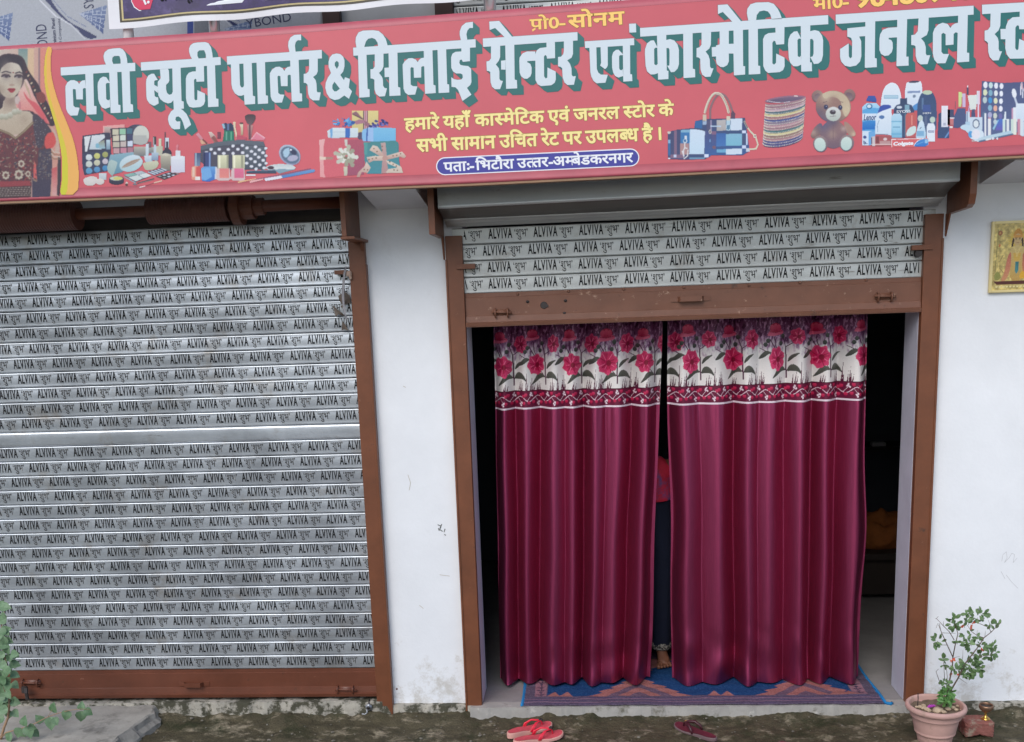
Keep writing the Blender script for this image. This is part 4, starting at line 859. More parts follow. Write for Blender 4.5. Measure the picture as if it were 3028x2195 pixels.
K.rect(135, 745, 240, 975, (60, 80, 116), (120, 140, 166)); K.rect(155, 745, 175, 970, (160, 180, 196)); K.poly([(85, 1000), (110, 965), (240, 975), (240, 1215), (110, 1215), (85, 1180)], (226, 150, 130), sm=1); K.rect(170, 985, 245, 1150, (206, 88, 88)); K.rect(110, 985, 150, 1160, (226, 196, 176)); K.rect(155, 1150, 245, 1210, (232, 226, 222))
K.rect(290, 740, 415, 985, (62, 72, 120), (60, 74, 124)); K.rect(300, 745, 325, 980, (40, 46, 84)); K.rect(388, 745, 412, 980, (130, 160, 206)); K.poly([(245, 1010), (290, 978), (500, 978), (520, 1010), (515, 1190), (400, 1235), (270, 1230)], (104, 160, 214), (60, 110, 190)); K.poly([(250, 1020), (400, 1000), (440, 1150), (330, 1215), (260, 1200)], (116, 170, 222)); K.poly([(495, 975), (520, 990), (515, 1190), (480, 1200)], (206, 214, 226))
for x0, c, c2 in ((530, (220, 130, 130), (226, 140, 132)), (775, (222, 112, 150), (214, 110, 140))):
    K.rect(x0, 790, x0+188+(x0 > 600)*22, 1012, (222, 222, 186), (190, 190, 160)); K.rect(x0+20, 795, x0+50, 1005, (240, 238, 210)); K.rect(x0+150, 795, x0+185, 1005, (160, 160, 136)); K.poly([(x0-15, 1010), (x0+205, 1010), (x0+225, 1190), (x0+190, 1220), (x0+10, 1220), (x0-25, 1190)], (214, 190, 190)); K.poly([(x0+35, 1015), (x0+190, 1015), (x0+195, 1170), (x0+35, 1170)], c, c2)
K.ell(1740, 785, 200, 160, (176, 190, 206), (150, 150, 180), rot=38); K.ell(1745, 790, 170, 128, (96, 116, 140), rot=38); K.poly([(1620, 700), (1760, 650), (1720, 820), (1640, 830)], (170, 200, 220), sm=1); K.poly([(1720, 660), (1860, 720), (1850, 800), (1760, 770)], (56, 62, 92), sm=1); K.ell(1790, 840, 90, 50, (176, 176, 200), rot=-10); K.ell(1760, 700, 20, 16, (230, 236, 244))
K.ell(1590, 1000, 250, 66, (206, 214, 216)); K.ell(1620, 990, 190, 44, (196, 206, 208), (220, 226, 226)); K.ell(1420, 1000, 56, 28, (70, 56, 70)); K.poly([(1010, 1050), (1500, 1030), (1530, 1100), (1010, 1100)], (62, 78, 100)); K.line([(1020, 1055), (1500, 1040)], 8, (150, 170, 190)); K.poly([(1490, 1040), (1560, 1020), (1850, 1030), (1560, 1105)], (130, 160, 176))
K.rect(1000, 1105, 1170, 1142, (230, 230, 234)); K.poly([(1040, 1210), (2050, 1010), (2100, 1005), (2090, 1060), (1200, 1215)], (150, 88, 110)); K.poly([(1600, 1130), (2140, 1020), (2178, 1045), (2150, 1080), (1620, 1180)], (110, 156, 206), (80, 130, 190)); K.poly([(1310, 1180), (1600, 1130), (1620, 1180), (1330, 1230)], (226, 226, 236)); K.poly([(860, 1230), (1180, 1170), (1180, 1190), (870, 1265)], (226, 180, 140)); K.poly([(1060, 1220), (1300, 1180), (1300, 1205), (1070, 1262)], (232, 176, 176))
K.blur(1); K.grain(2.5); K.mesh('makeup_bag_picture', PF, M_PRINT, sign)

# gift boxes
K = Canvas(930, 310, 7.148, 80, 100, 1970, 1570, 9)
K.rect(785, 125, 1350, 590, (222, 206, 140), (206, 190, 130)); K.rect(1030, 125, 1125, 520, (186, 120, 136)); K.rect(1030, 125, 1046, 520, (70, 50, 60)); K.rect(1108, 125, 1122, 520, (60, 46, 60)); K.rect(1046, 125, 1058, 520, (230, 220, 214)); K.rect(1092, 125, 1104, 520, (230, 220, 214))
K.poly([(790, 180), (880, 140), (1040, 310), (960, 290)], (140, 100, 110)); K.poly([(840, 350), (950, 310), (1070, 330), (1050, 390), (880, 420)], (170, 120, 136)); K.poly([(1060, 340), (1170, 400), (1160, 500), (1050, 420)], (150, 104, 120)); K.line([(800, 200), (1020, 310)], 10, (60, 40, 54))
K.poly([(910, 590), (1010, 580), (1020, 780), (910, 720)], (86, 74, 100))
K.poly([(265, 550), (380, 480), (925, 495), (915, 700), (280, 705)], (214, 226, 230), (200, 214, 220)); K.line([(380, 575), (920, 582)], 6, (180, 196, 204)); K.poly([(330, 510), (385, 480), (375, 705), (335, 700)], (116, 170, 214)); K.poly([(655, 490), (750, 492), (745, 705), (655, 700)], (56, 110, 186))
for i in range(34):
    a = random.uniform(0, 6.28); r_ = random.uniform(60, 250); x = 590+r_*math.cos(a)*1.05; y = 375+r_*.42*math.sin(a)
    q = random.uniform(-1, 1); c = random.choice([(86, 150, 206), (60, 116, 184), (116, 176, 222), (40, 84, 156)])
    K.poly([(590+.35*(x-590), 375+.35*(y-375)), (x-40*q, y-34), (x+20, y+4), (x-10, y+40)], c)
K.poly([(1000, 580), (1030, 520), (1120, 490), (1160, 470), (1725, 490), (1722, 770), (1250, 785), (1010, 780)], (136, 186, 226)); K.poly([(1250, 490), (1725, 492), (1722, 770), (1250, 785)], (126, 190, 226), (110, 180, 222)); K.poly([(1130, 480), (1250, 490), (1250, 780), (1115, 770)], (156, 190, 230)); K.poly([(1098, 500), (1130, 490), (1120, 780), (1095, 770)], (62, 100, 170))
for i in range(22):
    x = random.uniform(1180, 1540); y = random.uniform(330, 465); K.ell(x, y, 40, 24, random.choice([(62, 66, 140), (84, 84, 160), (46, 46, 110), (120, 120, 190)]), rot=random.uniform(0, 90))
K.poly([(95, 740), (290, 700), (1000, 735), (1060, 800), (1050, 1480), (640, 1510), (230, 1550), (115, 1530)], (206, 100, 112), (214, 104, 116)); K.poly([(700, 740), (1000, 735), (1060, 800), (1050, 1480), (700, 1500)], (176, 86, 106), (160, 84, 110)); K.poly([(95, 740), (225, 720), (190, 900), (200, 1450), (240, 1550), (115, 1530)], (230, 176, 176), (228, 160, 162))
K.poly([(100, 1095), (235, 1105), (235, 1165), (110, 1170)], (230, 206, 190)); K.rect(240, 1105, 390, 1160, (176, 136, 124)); K.poly([(630, 735), (700, 735), (700, 880), (650, 880)], (206, 206, 196)); K.poly([(610, 1310), (700, 1310), (690, 1500), (630, 1505)], (206, 204, 180), (190, 190, 170))
for i in range(26):
    a = i*2.399; r_ = 40+9*i; x = 680+r_*math.cos(a); y = 1090+r_*.92*math.sin(a); n_x, n_y = -math.sin(a), math.cos(a); w = 46
    K.poly([(680+(x-680)*.45+n_x*30, 1090+(y-1090)*.45+n_y*30), (x+n_x*w, y+n_y*w), (x+(x-680)*.12, y+(y-1090)*.12), (x-n_x*w, y-n_y*w), (680+(x-680)*.45-n_x*30, 1090+(y-1090)*.45-n_y*30)], random.choice([(214, 218, 206), (196, 200, 184), (222, 224, 214), (160, 160, 140), (182, 184, 164)]))
K.ell(660, 1120, 40, 30, (130, 120, 100))
K.poly([(1040, 790), (1720, 760), (1780, 800), (1800, 1220), (1840, 1400), (1400, 1465), (1100, 1460), (1060, 1200)], (70, 136, 140), (70, 142, 156)); K.poly([(1040, 790), (1120, 800), (1110, 1060), (1060, 1060)], (84, 156, 154)); K.poly([(1400, 810), (1500, 795), (1530, 1100), (1560, 1450), (1410, 1460), (1440, 1100)], (190, 160, 156), (180, 140, 140))
RB, RBD = (222, 206, 190), (186, 150, 140)
K.poly([(1160, 960), (1230, 855), (1330, 880), (1480, 1080), (1440, 1130), (1300, 1040)], RB, RBD); K.poly([(1480, 1090), (1650, 1040), (1850, 985), (1950, 1090), (1900, 1140), (1800, 1100), (1520, 1170)], RB, RBD); K.poly([(1100, 1110), (1280, 1080), (1500, 1090), (1480, 1190), (1260, 1180), (1150, 1230)], RB, RBD)
K.poly([(1100, 1200), (1190, 1330), (1120, 1450), (1000, 1420), (960, 1540), (880, 1530), (930, 1420), (1050, 1310)], RB, RBD); K.poly([(1500, 1170), (1640, 1210), (1840, 1310), (1880, 1450), (1500, 1440), (1560, 1360), (1750, 1330), (1560, 1250)], RB, (206, 190, 176)); K.ell(1490, 1130, 60, 50, (190, 150, 140))
for x, y in ((1255, 930), (1320, 990), (1220, 1140), (1300, 1130), (1150, 1160), (1740, 1070), (1820, 1035), (1660, 1080), (1050, 1370), (1120, 1380), (1680, 1380), (1750, 1390), (1590, 1210), (1660, 1260), (1730, 1300), (1430, 880), (1430, 960)): K.ell(x, y, 14, 14, (110, 84, 66))
K.blur(1); K.grain(2.5); K.mesh('gift_picture', PF, M_PRINT, sign)

# checked handbags
K = Canvas(1960, 260, 7.148, 80, 90, 2050, 1540, 8.5)
N1, N2, BL, SKY, WH = (66, 76, 112), (84, 84, 116), (58, 112, 170), (130, 182, 210), (206, 220, 234)
arc1 = [(890+500*t*1.0, 650-540*math.sin(math.pi*min(1, max(0, (t*.94+.03))))**.6) for t in [i/24 for i in range(25)]]
K.line([(1000, 640)]+[(x+90, y+18) for x, y in arc1[1:]]+[(1490, 620)], 52, (140, 110, 116)); K.line(arc1, 62, (214, 206, 186)); K.line([(x+12, y+14) for x, y in arc1], 14, (170, 150, 140))
K.poly([(680, 700), (850, 660), (1740, 630), (1780, 900), (1840, 1340), (1700, 1425), (1030, 1430), (940, 1100), (660, 850)], N1, (62, 96, 150)); K.poly([(680, 700), (830, 690), (830, 860), (665, 850)], (52, 104, 160)); K.rect(930, 690, 1000, 900, N2); K.rect(1000, 680, 1040, 900, (150, 140, 170)); K.rect(1140, 680, 1335, 910, (186, 182, 182), (176, 170, 168), tilt=6); K.poly([(1430, 655), (1680, 645), (1675, 895), (1440, 905)], WH); K.rect(1340, 690, 1430, 900, (176, 206, 220)); K.rect(1030, 915, 1130, 985, (130, 100, 130)); K.rect(1130, 965, 1330, 1240, (60, 104, 168), (72, 120, 182), tilt=6); K.rect(1030, 985, 1130, 1420, (84, 84, 130), (60, 100, 160))
K.rect(1332, 975, 1672, 1225, (134, 184, 210), (124, 184, 206), tilt=5); K.rect(1672, 900, 1755, 965, (210, 220, 240)); K.rect(1755, 965, 1790, 1210, (200, 216, 236)); K.rect(1672, 1215, 1755, 1285, (206, 216, 240)); K.rect(1135, 1300, 1330, 1370, (110, 170, 206), tilt=4); K.rect(1335, 1290, 1675, 1410, WH, tilt=4); K.rect(1755, 1275, 1840, 1355, (200, 206, 220)); K.rect(1672, 1000, 1750, 1200, (72, 84, 120)); K.rect(1340, 905, 1670, 970, (62, 84, 124)); K.ell(1085, 1260, 40, 36, (120, 90, 110))
K.rect(840, 560, 930, 700, (206, 190, 170)); K.rect(1345, 600, 1430, 690, (210, 204, 184)); K.poly([(1440, 530), (1490, 480), (1535, 540), (1530, 640), (1440, 640)], (96, 74, 96)); K.poly([(835, 705), (930, 700), (920, 780), (845, 780)], (160, 180, 206)); K.poly([(1335, 780), (1430, 770), (1440, 870), (1385, 915), (1330, 870)], (190, 214, 226)); K.poly([(1355, 790), (1415, 785), (1420, 865), (1385, 895), (1345, 865)], (86, 130, 160)); K.line([(1020, 810), (1220, 815)], 30, (186, 206, 226))
K.line([(1730, 720), (1790, 840), (1850, 920), (1960, 1030), (2010, 1200), (1970, 1290), (1840, 1300)], 44, (214, 206, 184)); K.line([(1730, 720), (1790, 840)], 20, (90, 80, 90)); K.poly([(1900, 1000), (1970, 970), (1990, 1040), (1920, 1070)], (222, 216, 200)); K.ell(1950, 1020, 22, 20, (150, 140, 130))
K.poly([(100, 950), (180, 910), (320, 880), (620, 850), (880, 890), (1000, 950), (1030, 1430), (900, 1510), (500, 1525), (120, 1510), (100, 1440)], N1, (74, 80, 118)); K.poly([(890, 900), (1000, 950), (1030, 1430), (960, 1480), (880, 1400)], (78, 84, 130), (62, 100, 160)); K.rect(240, 900, 295, 1430, (130, 104, 130)); K.rect(110, 1150, 165, 1430, (56, 108, 160)); K.rect(110, 1095, 165, 1170, (140, 180, 214)); K.rect(375, 900, 575, 1170, (60, 120, 176)); K.rect(380, 885, 575, 945, (130, 176, 204)); K.rect(365, 1170, 550, 1410, (176, 140, 140)); K.rect(160, 1415, 440, 1490, (130, 104, 130)); K.rect(230, 1415, 285, 1475, (196, 206, 230))
K.poly([(575, 880), (760, 875), (890, 920), (875, 1405), (555, 1405)], (206, 222, 238), (196, 220, 236)); K.rect(550, 1410, 875, 1470, (66, 84, 124)); K.rect(560, 1470, 880, 1510, (110, 150, 180)); K.rect(878, 1405, 965, 1475, (214, 224, 244)); K.ell(130, 1495, 32, 16, (220, 226, 236)); K.poly([(300, 880), (620, 848), (900, 890), (890, 905), (620, 865), (310, 900)], (58, 70, 100)); K.ell(1000, 930, 30, 46, (206, 200, 190)); K.ell(1000, 930, 15, 28, (90, 80, 100)); K.ell(130, 945, 40, 30, (206, 200, 190)); K.rect(985, 1085, 1012, 1150, (120, 160, 206))
K.rect(455, 1010, 510, 1100, (214, 218, 226)); K.ell(472, 1125, 44, 46, (206, 214, 222)); K.ell(470, 1118, 26, 28, (60, 112, 160)); K.line([(465, 1170), (465, 1270), (420, 1350), (450, 1440)], 26, (214, 214, 216)); K.line([(470, 1270), (510, 1280)], 26, (220, 220, 222)); K.line([(530, 1320), (520, 1440), (450, 1500)], 24, (214, 214, 216)); K.poly([(395, 1340), (450, 1330), (440, 1500), (420, 1400)], (220, 220, 224))
K.blur(1); K.grain(2.5); K.mesh('handbag_picture', PF, M_PRINT, sign)

# bangles and a plain teddy bear
K = Canvas(2240, 250, 7.316, 90, 80, 2160, 1570, 8.5)
def bx(t): return 165+(105-165)*t, 1050+(985-1050)*t
cols = [(150, 116, 126), (150, 112, 126), (186, 156, 170), (74, 104, 116), (204, 192, 140), (160, 112, 116), (66, 80, 138), (130, 116, 136), (180, 140, 150), (150, 112, 124), (70, 110, 116), (208, 198, 150), (140, 112, 104), (166, 122, 130), (70, 76, 132), (68, 72, 126)]
K.ell(600, 320, 450, 75, (150, 110, 130), rot=-6); K.ell(600, 330, 390, 48, (120, 100, 124), (96, 84, 110), rot=-6); K.line([(210, 355), (400, 390), (560, 395), (700, 370)], 14, (206, 200, 206)); K.line([(800, 250), (860, 255)], 26, (230, 214, 206))
n = len(cols)
for i in range(n):
    t0 = i/n; t1 = (i+1.25)/n
    xl, xr = bx(t0); yl = 395+t0*880; P_ = []
    for q in range(21):
        a = math.pi*q/20; P_.append((xl+(xr-xl)*(1-math.cos(a))/2, yl-(t0*0+1)*145*(1-math.cos(a))/2+120*math.sin(a)*(.62+.5*t0)))
    xl2, xr2 = bx(t1); yl2 = yl+(880/n)*1.3
    Q_ = []
    for q in range(21):
        a = math.pi*q/20; Q_.append((xl2+(xr2-xl2)*(1-math.cos(a))/2, yl2-145*(1-math.cos(a))/2+120*math.sin(a)*(.62+.5*t1)))
    c = cols[i]; K.poly(P_+Q_[::-1], c)
    K.line([(x, y+8) for x, y in P_], 7, tuple(min(255, k+30) for k in c), mode='in')
    for q in range(1, 38):
        a = math.pi*q/38; x = xl+(xr-xl)*(1-math.cos(a))/2; y = yl-145*(1-math.cos(a))/2+120*math.sin(a)*(.62+.5*t0)+44
        K.ell(x, y-3, 11, 11, (226, 216, 200), mode='in'); K.ell(x, y+12, 13, 6, (96, 76, 84), mode='in')
BR, BRD, BRL = (150, 118, 110), (104, 96, 116), (196, 178, 152)
for x, y in ((1300, 260), (1990, 235)): K.ell(x, y, 132, 140, (150, 120, 114), (120, 96, 100)); K.ell(x+(10 if x < 1600 else -20), y+30, 86, 92, (110, 88, 100), (150, 130, 130))
K.ell(1640, 480, 385, 350, BR); K.poly([(1380, 180), (1560, 140), (1800, 150), (1990, 330), (2010, 560), (1900, 740), (1830, 560), (1800, 330), (1600, 250), (1440, 330)], BRL, sm=2, mode='in'); K.shade(1500, 260, 150, (200, 186, 160), .8); K.shade(1640, 330, 90, (150, 116, 110), .6); K.shade(1950, 560, 120, (206, 190, 160), .8); K.shade(1330, 620, 150, (104, 92, 112), .7)
K.poly([(1390, 800), (1240, 900), (1150, 1060), (1150, 1150), (1210, 1180), (1330, 1120), (1420, 1000)], BR, (130, 104, 100), sm=2); K.shade(1210, 1040, 70, (190, 166, 150), .7); K.poly([(1850, 770), (1990, 840), (2100, 980), (2140, 1090), (2080, 1140), (1990, 1120), (1900, 1010)], (166, 134, 122), sm=2); K.shade(2080, 1080, 60, (206, 186, 160), .8)
K.ell(1640, 1080, 290, 310, (150, 116, 112), (116, 96, 112)); K.shade(1430, 850, 190, (92, 92, 124), .8); K.shade(1640, 790, 110, (86, 84, 110), .7); K.shade(1620, 1080, 100, (170, 146, 134), .7); K.line([(1635, 870), (1640, 1200)], 8, (110, 88, 96), mode='in'); K.shade(1860, 960, 60, (190, 170, 160), .7)
for x, y, r_ in ((1360, 1290, -14), (1930, 1270, 10)): K.ell(x, y, 160, 185, (150, 130, 130), (104, 96, 110), rot=r_); K.ell(x-8, y+10, 122, 148, (206, 222, 214), (186, 208, 202), rot=r_)
K.ell(1640, 640, 165, 155, (214, 214, 212), (180, 190, 180)); K.ell(1630, 600, 66, 50, (84, 74, 82), (60, 54, 64)); K.ell(1640, 575, 30, 14, (150, 150, 160)); K.line([(1632, 640), (1634, 690), (1570, 690)], 8, (110, 100, 104)); K.line([(1634, 690), (1700, 680)], 8, (110, 100, 104))
for x, y in ((1480, 490), (1790, 500)): K.ell(x, y, 46, 52, (60, 62, 92)); K.ell(x+6, y-14, 10, 12, (190, 200, 214))
K.line([(1420, 395), (1500, 370)], 10, (96, 80, 90)); K.line([(1780, 370), (1850, 390)], 10, (110, 86, 90)); K.line([(1640, 150), (1640, 460)], 6, (160, 140, 126), mode='in')
K.blur(1); K.grain(3); K.mesh('bangles_and_teddy_picture', PF, M_PRINT, sign)

# bottles
K = Canvas(2530, 230, 7.471, 130, 60, 2092, 1550, 8.5)
W_, WB = (226, 234, 242), (196, 216, 232)
K.poly([(550, 640), (560, 480), (600, 280), (680, 150), (800, 95), (920, 140), (990, 280), (1025, 500), (1025, 700), (550, 700)], W_, (214, 226, 238), sm=1); K.rect(628, 385, 945, 460, (130, 176, 204)); K.rect(640, 395, 935, 450, (176, 206, 222), mode='in')
K.poly([(1085, 600), (1085, 300), (1120, 110), (1180, 80), (1440, 70), (1470, 150), (1480, 330), (1480, 720), (1085, 720)], W_, (206, 220, 236)); K.ell(1290, 90, 120, 26, (74, 74, 96), rot=-4); K.poly([(1250, 720), (1270, 620), (1400, 540), (1480, 560), (1480, 740)], (86, 146, 206)); K.rect(1145, 300, 1430, 345, (130, 150, 186), tilt=12); K.ell(1295, 410, 36, 32, (120, 136, 160), rot=-40)
K.poly([(1360, 740), (1370, 560), (1430, 380), (1500, 310), (1700, 310), (1770, 440), (1800, 640), (1790, 1290), (1360, 1290)], (62, 84, 120), (74, 92, 128), sm=1); K.ell(1585, 325, 110, 52, (190, 206, 180)); K.rect(1460, 450, 1500, 700, (96, 124, 160)); K.ell(1430, 900, 60, 70, (190, 206, 200)); K.ell(1700, 930, 60, 70, (190, 210, 196)); K.rect(1530, 840, 1580, 1040, (96, 110, 140)); K.rect(1490, 600, 1660, 750, (70, 92, 150), mode='in')
K.poly([(145, 640), (240, 560), (460, 560), (545, 640), (545, 1190), (145, 1190)], (176, 216, 240), (86, 160, 214)); K.poly([(240, 520), (240, 470), (275, 400), (430, 395), (465, 480), (460, 550)], (62, 92, 166), (52, 84, 160)); K.poly([(150, 720), (300, 660), (545, 680), (540, 790), (150, 790)], (96, 168, 220)); K.rect(145, 795, 470, 940, (214, 226, 240)); K.poly([(150, 980), (300, 940), (450, 960), (450, 1140), (150, 1150)], (66, 142, 206), (36, 110, 190)); K.ell(305, 635, 66, 58, (40, 110, 160)); K.ell(300, 632, 46, 40, (214, 226, 236))
K.poly([(140, 1175), (350, 1180), (330, 1500), (140, 1500)], (206, 224, 240)); K.poly([(290, 1200), (350, 1180), (440, 1190), (430, 1480), (290, 1500)], (110, 170, 220)); K.ell(203, 1315, 38, 32, (62, 80, 140))
K.poly([(430, 1250), (440, 950), (490, 760), (540, 640), (620, 600), (780, 600), (800, 700), (810, 1280)], W_, (206, 222, 236)); K.poly([(485, 785), (540, 630), (620, 600), (770, 605), (785, 665), (600, 730)], (62, 84, 166)); K.ell(580, 872, 60, 40, (84, 120, 170)); K.line([(520, 945), (480, 1050), (490, 1200)], 10, (120, 150, 180))
K.poly([(835, 790), (845, 690), (900, 610), (985, 580), (985, 460), (1140, 450), (1140, 575), (1240, 610), (1295, 720), (1295, 1330), (835, 1330)], (58, 74, 106), (66, 86, 120)); K.rect(1085, 600, 1190, 770, (130, 170, 190)); K.ell(965, 655, 60, 32, (206, 216, 226)); K.rect(1085, 780, 1110, 1300, (90, 130, 150))
K.poly([(1100, 1330), (1100, 850), (1140, 780), (1300, 770), (1345, 850), (1345, 1330)], (200, 100, 96), (190, 96, 100)); K.rect(1230, 830, 1260, 1050, (226, 150, 140)); K.poly([(1100, 1300), (1160, 1110), (1340, 1050), (1340, 1200), (1250, 1280)], (206, 224, 222), sm=1)
K.poly([(790, 1330), (790, 860), (830, 795), (980, 790), (1025, 850), (1025, 1335)], (190, 220, 236), (130, 186, 216)); K.ell(905, 1090, 105, 115, (176, 216, 234), (150, 200, 226)); K.rect(820, 1085, 985, 1102, (96, 150, 186)); K.rect(790, 960, 1020, 985, (120, 180, 212)); K.rect(790, 1230, 1020, 1260, (110, 176, 212))
K.poly([(1330, 1330), (1350, 1150), (1410, 980), (1470, 930), (1510, 1000), (1550, 1200), (1550, 1340)], (216, 230, 240), (176, 210, 232)); K.rect(1350, 1180, 1510, 1290, (130, 176, 210)); K.line([(1420, 1130), (1455, 1095)], 12, (70, 90, 120))
K.poly([(1572, 1420), (1572, 1080), (1600, 1010), (1720, 1005), (1757, 1070), (1757, 1420)], (226, 234, 242)); K.rect(1605, 1170, 1735, 1208, (86, 106, 160))
K.poly([(345, 1310), (430, 1290), (800, 1285), (790, 1510), (345, 1520)], (166, 92, 96), (176, 96, 100)); K.poly([(345, 1310), (430, 1290), (430, 1520), (345, 1520)], (206, 196, 200)); K.rect(345, 1325, 362, 1520, (96, 60, 70)); K.rect(440, 1250, 720, 1265, (130, 140, 160)); K.rect(530, 1400, 770, 1470, (190, 150, 150)); K.ell(655, 1360, 42, 34, (220, 206, 206)); K.rect(350, 1470, 800, 1486, (226, 210, 206)); K.rect(450, 1300, 520, 1450, (130, 70, 76))
K.poly([(785, 1375), (1600, 1340), (1612, 1525), (785, 1540)], (214, 104, 108), (220, 108, 110)); K.rect(785, 1372, 802, 1540, (236, 226, 228)); K.line([(800, 1362), (1500, 1340)], 20, (240, 232, 234)); K.poly([(1275, 1530), (1300, 1460), (1380, 1380), (1500, 1345), (1610, 1345), (1612, 1525)], (236, 240, 246), sm=1); K.poly([(1285, 1530), (1320, 1460), (1400, 1385), (1500, 1355), (1608, 1355), (1608, 1525)], (70, 140, 206), (60, 120, 200), sm=1); K.ell(1560, 1410, 36, 44, (150, 196, 230)); K.line([(1340, 1480), (1500, 1420)], 12, (130, 180, 222))
K.poly([(1805, 1340), (1830, 800), (1860, 770), (2060, 770), (2075, 1340)], (66, 80, 112), (62, 84, 124)); K.rect(1895, 615, 2045, 1095, (230, 230, 238), (220, 222, 234)); K.rect(1940, 1000, 2000, 1060, (176, 180, 200)); K.poly([(1960, 1330), (2060, 1180), (2070, 1230), (2000, 1330)], (110, 150, 200)); K.rect(2035, 700, 2092, 880, (66, 70, 100)); K.rect(2035, 905, 2092, 1070, (206, 120, 124)); K.rect(2030, 880, 2092, 906, (226, 226, 232))
K.blur(1); K.grain(2.5); K.mesh('bottles_picture', PF, M_PRINT, sign)
def brand(txt, A_, B_, h, m_, off=.03, sl=.18, yup=.69):
    text_on('label_lettering', [txt], A_, B_, h, SY-.0019, m_, sign, off, sl, yup)
zb = lambda x, y: (2530+x/7.471, 230+y/7.471)
M_NAVYP = mat('navy_print', lin((44, 74, 124)), .45)
brand('Colgate', zb(825, 1425), zb(1265, 1405), 10, M_WPR, .05); brand('Lenor', zb(165, 815), zb(440, 805), 17, M_NAVYP, .02)
brand('SYOSS', zb(900, 725), zb(1215, 712), 7.5, M_WPR, .01, 0); brand('MEN', zb(1480, 772), zb(1665, 762), 5, M_WPR, .0, 0); brand('b.', zb(170, 1395), zb(255, 1390), 10, M_NAVYP, .03, 0); brand('NIVEA', zb(1615, 1180), zb(1725, 1176), 3.4, M_WPR, .02, 0)

# cosmetics, right-hand picture
K = Canvas(2760, 220, 7.828, 330, 140, 2900, 1590, 9)
K.poly([(1120, 150), (1650, 195), (2100, 170), (2800, 130), (2800, 1250), (2050, 1300), (1830, 1400), (1100, 1560), (1090, 800)], (82, 92, 130), (92, 106, 148))
pal = [[(232, 236, 242), (200, 222, 222), (232, 234, 244), (234, 236, 244)], [(220, 226, 190), (130, 176, 196), (226, 232, 232), (232, 236, 244)], [(190, 206, 206), (70, 150, 206), (222, 224, 190), (232, 236, 244)], [None, (140, 184, 206), (232, 176, 156), (232, 234, 244)], [(96, 120, 150), (150, 160, 190), (206, 212, 200), (116, 112, 170)]]
for j in range(5):
    for i in range(4):
        if pal[j][i]: K.ell(1205+i*124-j*6, 248+i*9+j*174, 50-i*2, 76-i*3, pal[j][i])
for k in range(3): K.rect(2240+k*190, 200, 2380+k*190, 600, (206, 190, 200), (220, 214, 224), tilt=6)
K.ell(1870, 440, 54, 110, (232, 236, 242), rot=-8); K.line([(1890, 560), (1960, 760)], 46, (200, 210, 226)); K.line([(2030, 230), (2020, 470)], 30, (226, 226, 236)); K.line([(2075, 330), (2065, 540)], 26, (226, 230, 240)); K.line([(2045, 200), (2060, 330)], 40, (206, 176, 186))
K.rect(1910, 680, 2500, 1100, (222, 232, 242), (206, 222, 236), tilt=20); K.rect(1810, 780, 1860, 1040, (196, 150, 176)); K.rect(1850, 770, 1920, 1050, (226, 232, 240)); K.rect(2040, 1100, 2700, 1440, (206, 220, 230), (196, 214, 226))
K.poly([(580, 400), (670, 415), (650, 760), (575, 755)], (206, 226, 150), (206, 220, 150)); K.rect(670, 440, 750, 770, (206, 186, 216), tilt=2); K.poly([(790, 250), (815, 250), (820, 480), (765, 480), (770, 310)], (92, 80, 106)); K.ell(795, 280, 20, 30, (236, 226, 226)); K.poly([(785, 485), (1000, 470), (1000, 740), (985, 830), (850, 830)], (222, 228, 222)); K.rect(1000, 380, 1085, 690, (214, 222, 226)); K.rect(1040, 380, 1085, 700, (230, 206, 222))
K.poly([(470, 980), (560, 780), (750, 780), (760, 1200), (560, 1250), (460, 1240)], (80, 92, 132)); K.rect(495, 620, 522, 800, (150, 96, 106)); K.rect(330, 810, 480, 1000, (72, 78, 110)); K.rect(330, 1000, 490, 1026, (230, 230, 236)); K.rect(330, 1026, 470, 1180, (206, 124, 126), (190, 120, 124)); K.rect(370, 1200, 450, 1250, (230, 220, 220))
K.poly([(870, 1000), (880, 860), (900, 810), (960, 810), (980, 990)], (78, 86, 122)); K.rect(1020, 690, 1060, 1000, (222, 206, 226)); K.rect(755, 860, 845, 1130, (206, 222, 234)); K.rect(775, 870, 790, 1120, (100, 120, 160)); K.rect(740, 1100, 850, 1290, (176, 206, 226)); K.poly([(790, 870), (820, 710), (840, 720), (835, 870)], (196, 170, 206))
K.poly([(590, 1250), (680, 1160), (800, 1170), (1140, 1260), (1170, 1480), (860, 1520), (790, 1330)], (196, 220, 234), sm=1); K.rect(850, 995, 1140, 1290, (206, 220, 234), (200, 216, 230), tilt=6); K.ell(988, 1145, 82, 106, (84, 100, 130)); K.ell(988, 1150, 62, 84, (222, 230, 234))
K.rect(1185, 900, 1230, 1500, (230, 232, 236)); K.rect(1265, 1030, 1335, 1440, (230, 230, 232)); K.rect(1275, 900, 1330, 1030, (206, 130, 150)); K.ell(1310, 940, 48, 66, (176, 176, 210)); K.poly([(1490, 1040), (1600, 1040), (1600, 1300), (1440, 1300)], (74, 120, 196), (110, 100, 180)); K.poly([(1370, 1250), (1480, 1060), (1520, 1060), (1400, 1300)], (150, 196, 220)); K.ell(1430, 1100, 40, 60, (190, 206, 214))
for x0, c in ((1600, (206, 226, 222)), (1690, (226, 230, 232)), (1790, (206, 222, 214)), (1860, (230, 232, 222)), (1945, (206, 140, 160)), (2010, (214, 226, 232))): K.rect(x0, 1040, x0+66, 1370+(x0-1600)*.12, c)
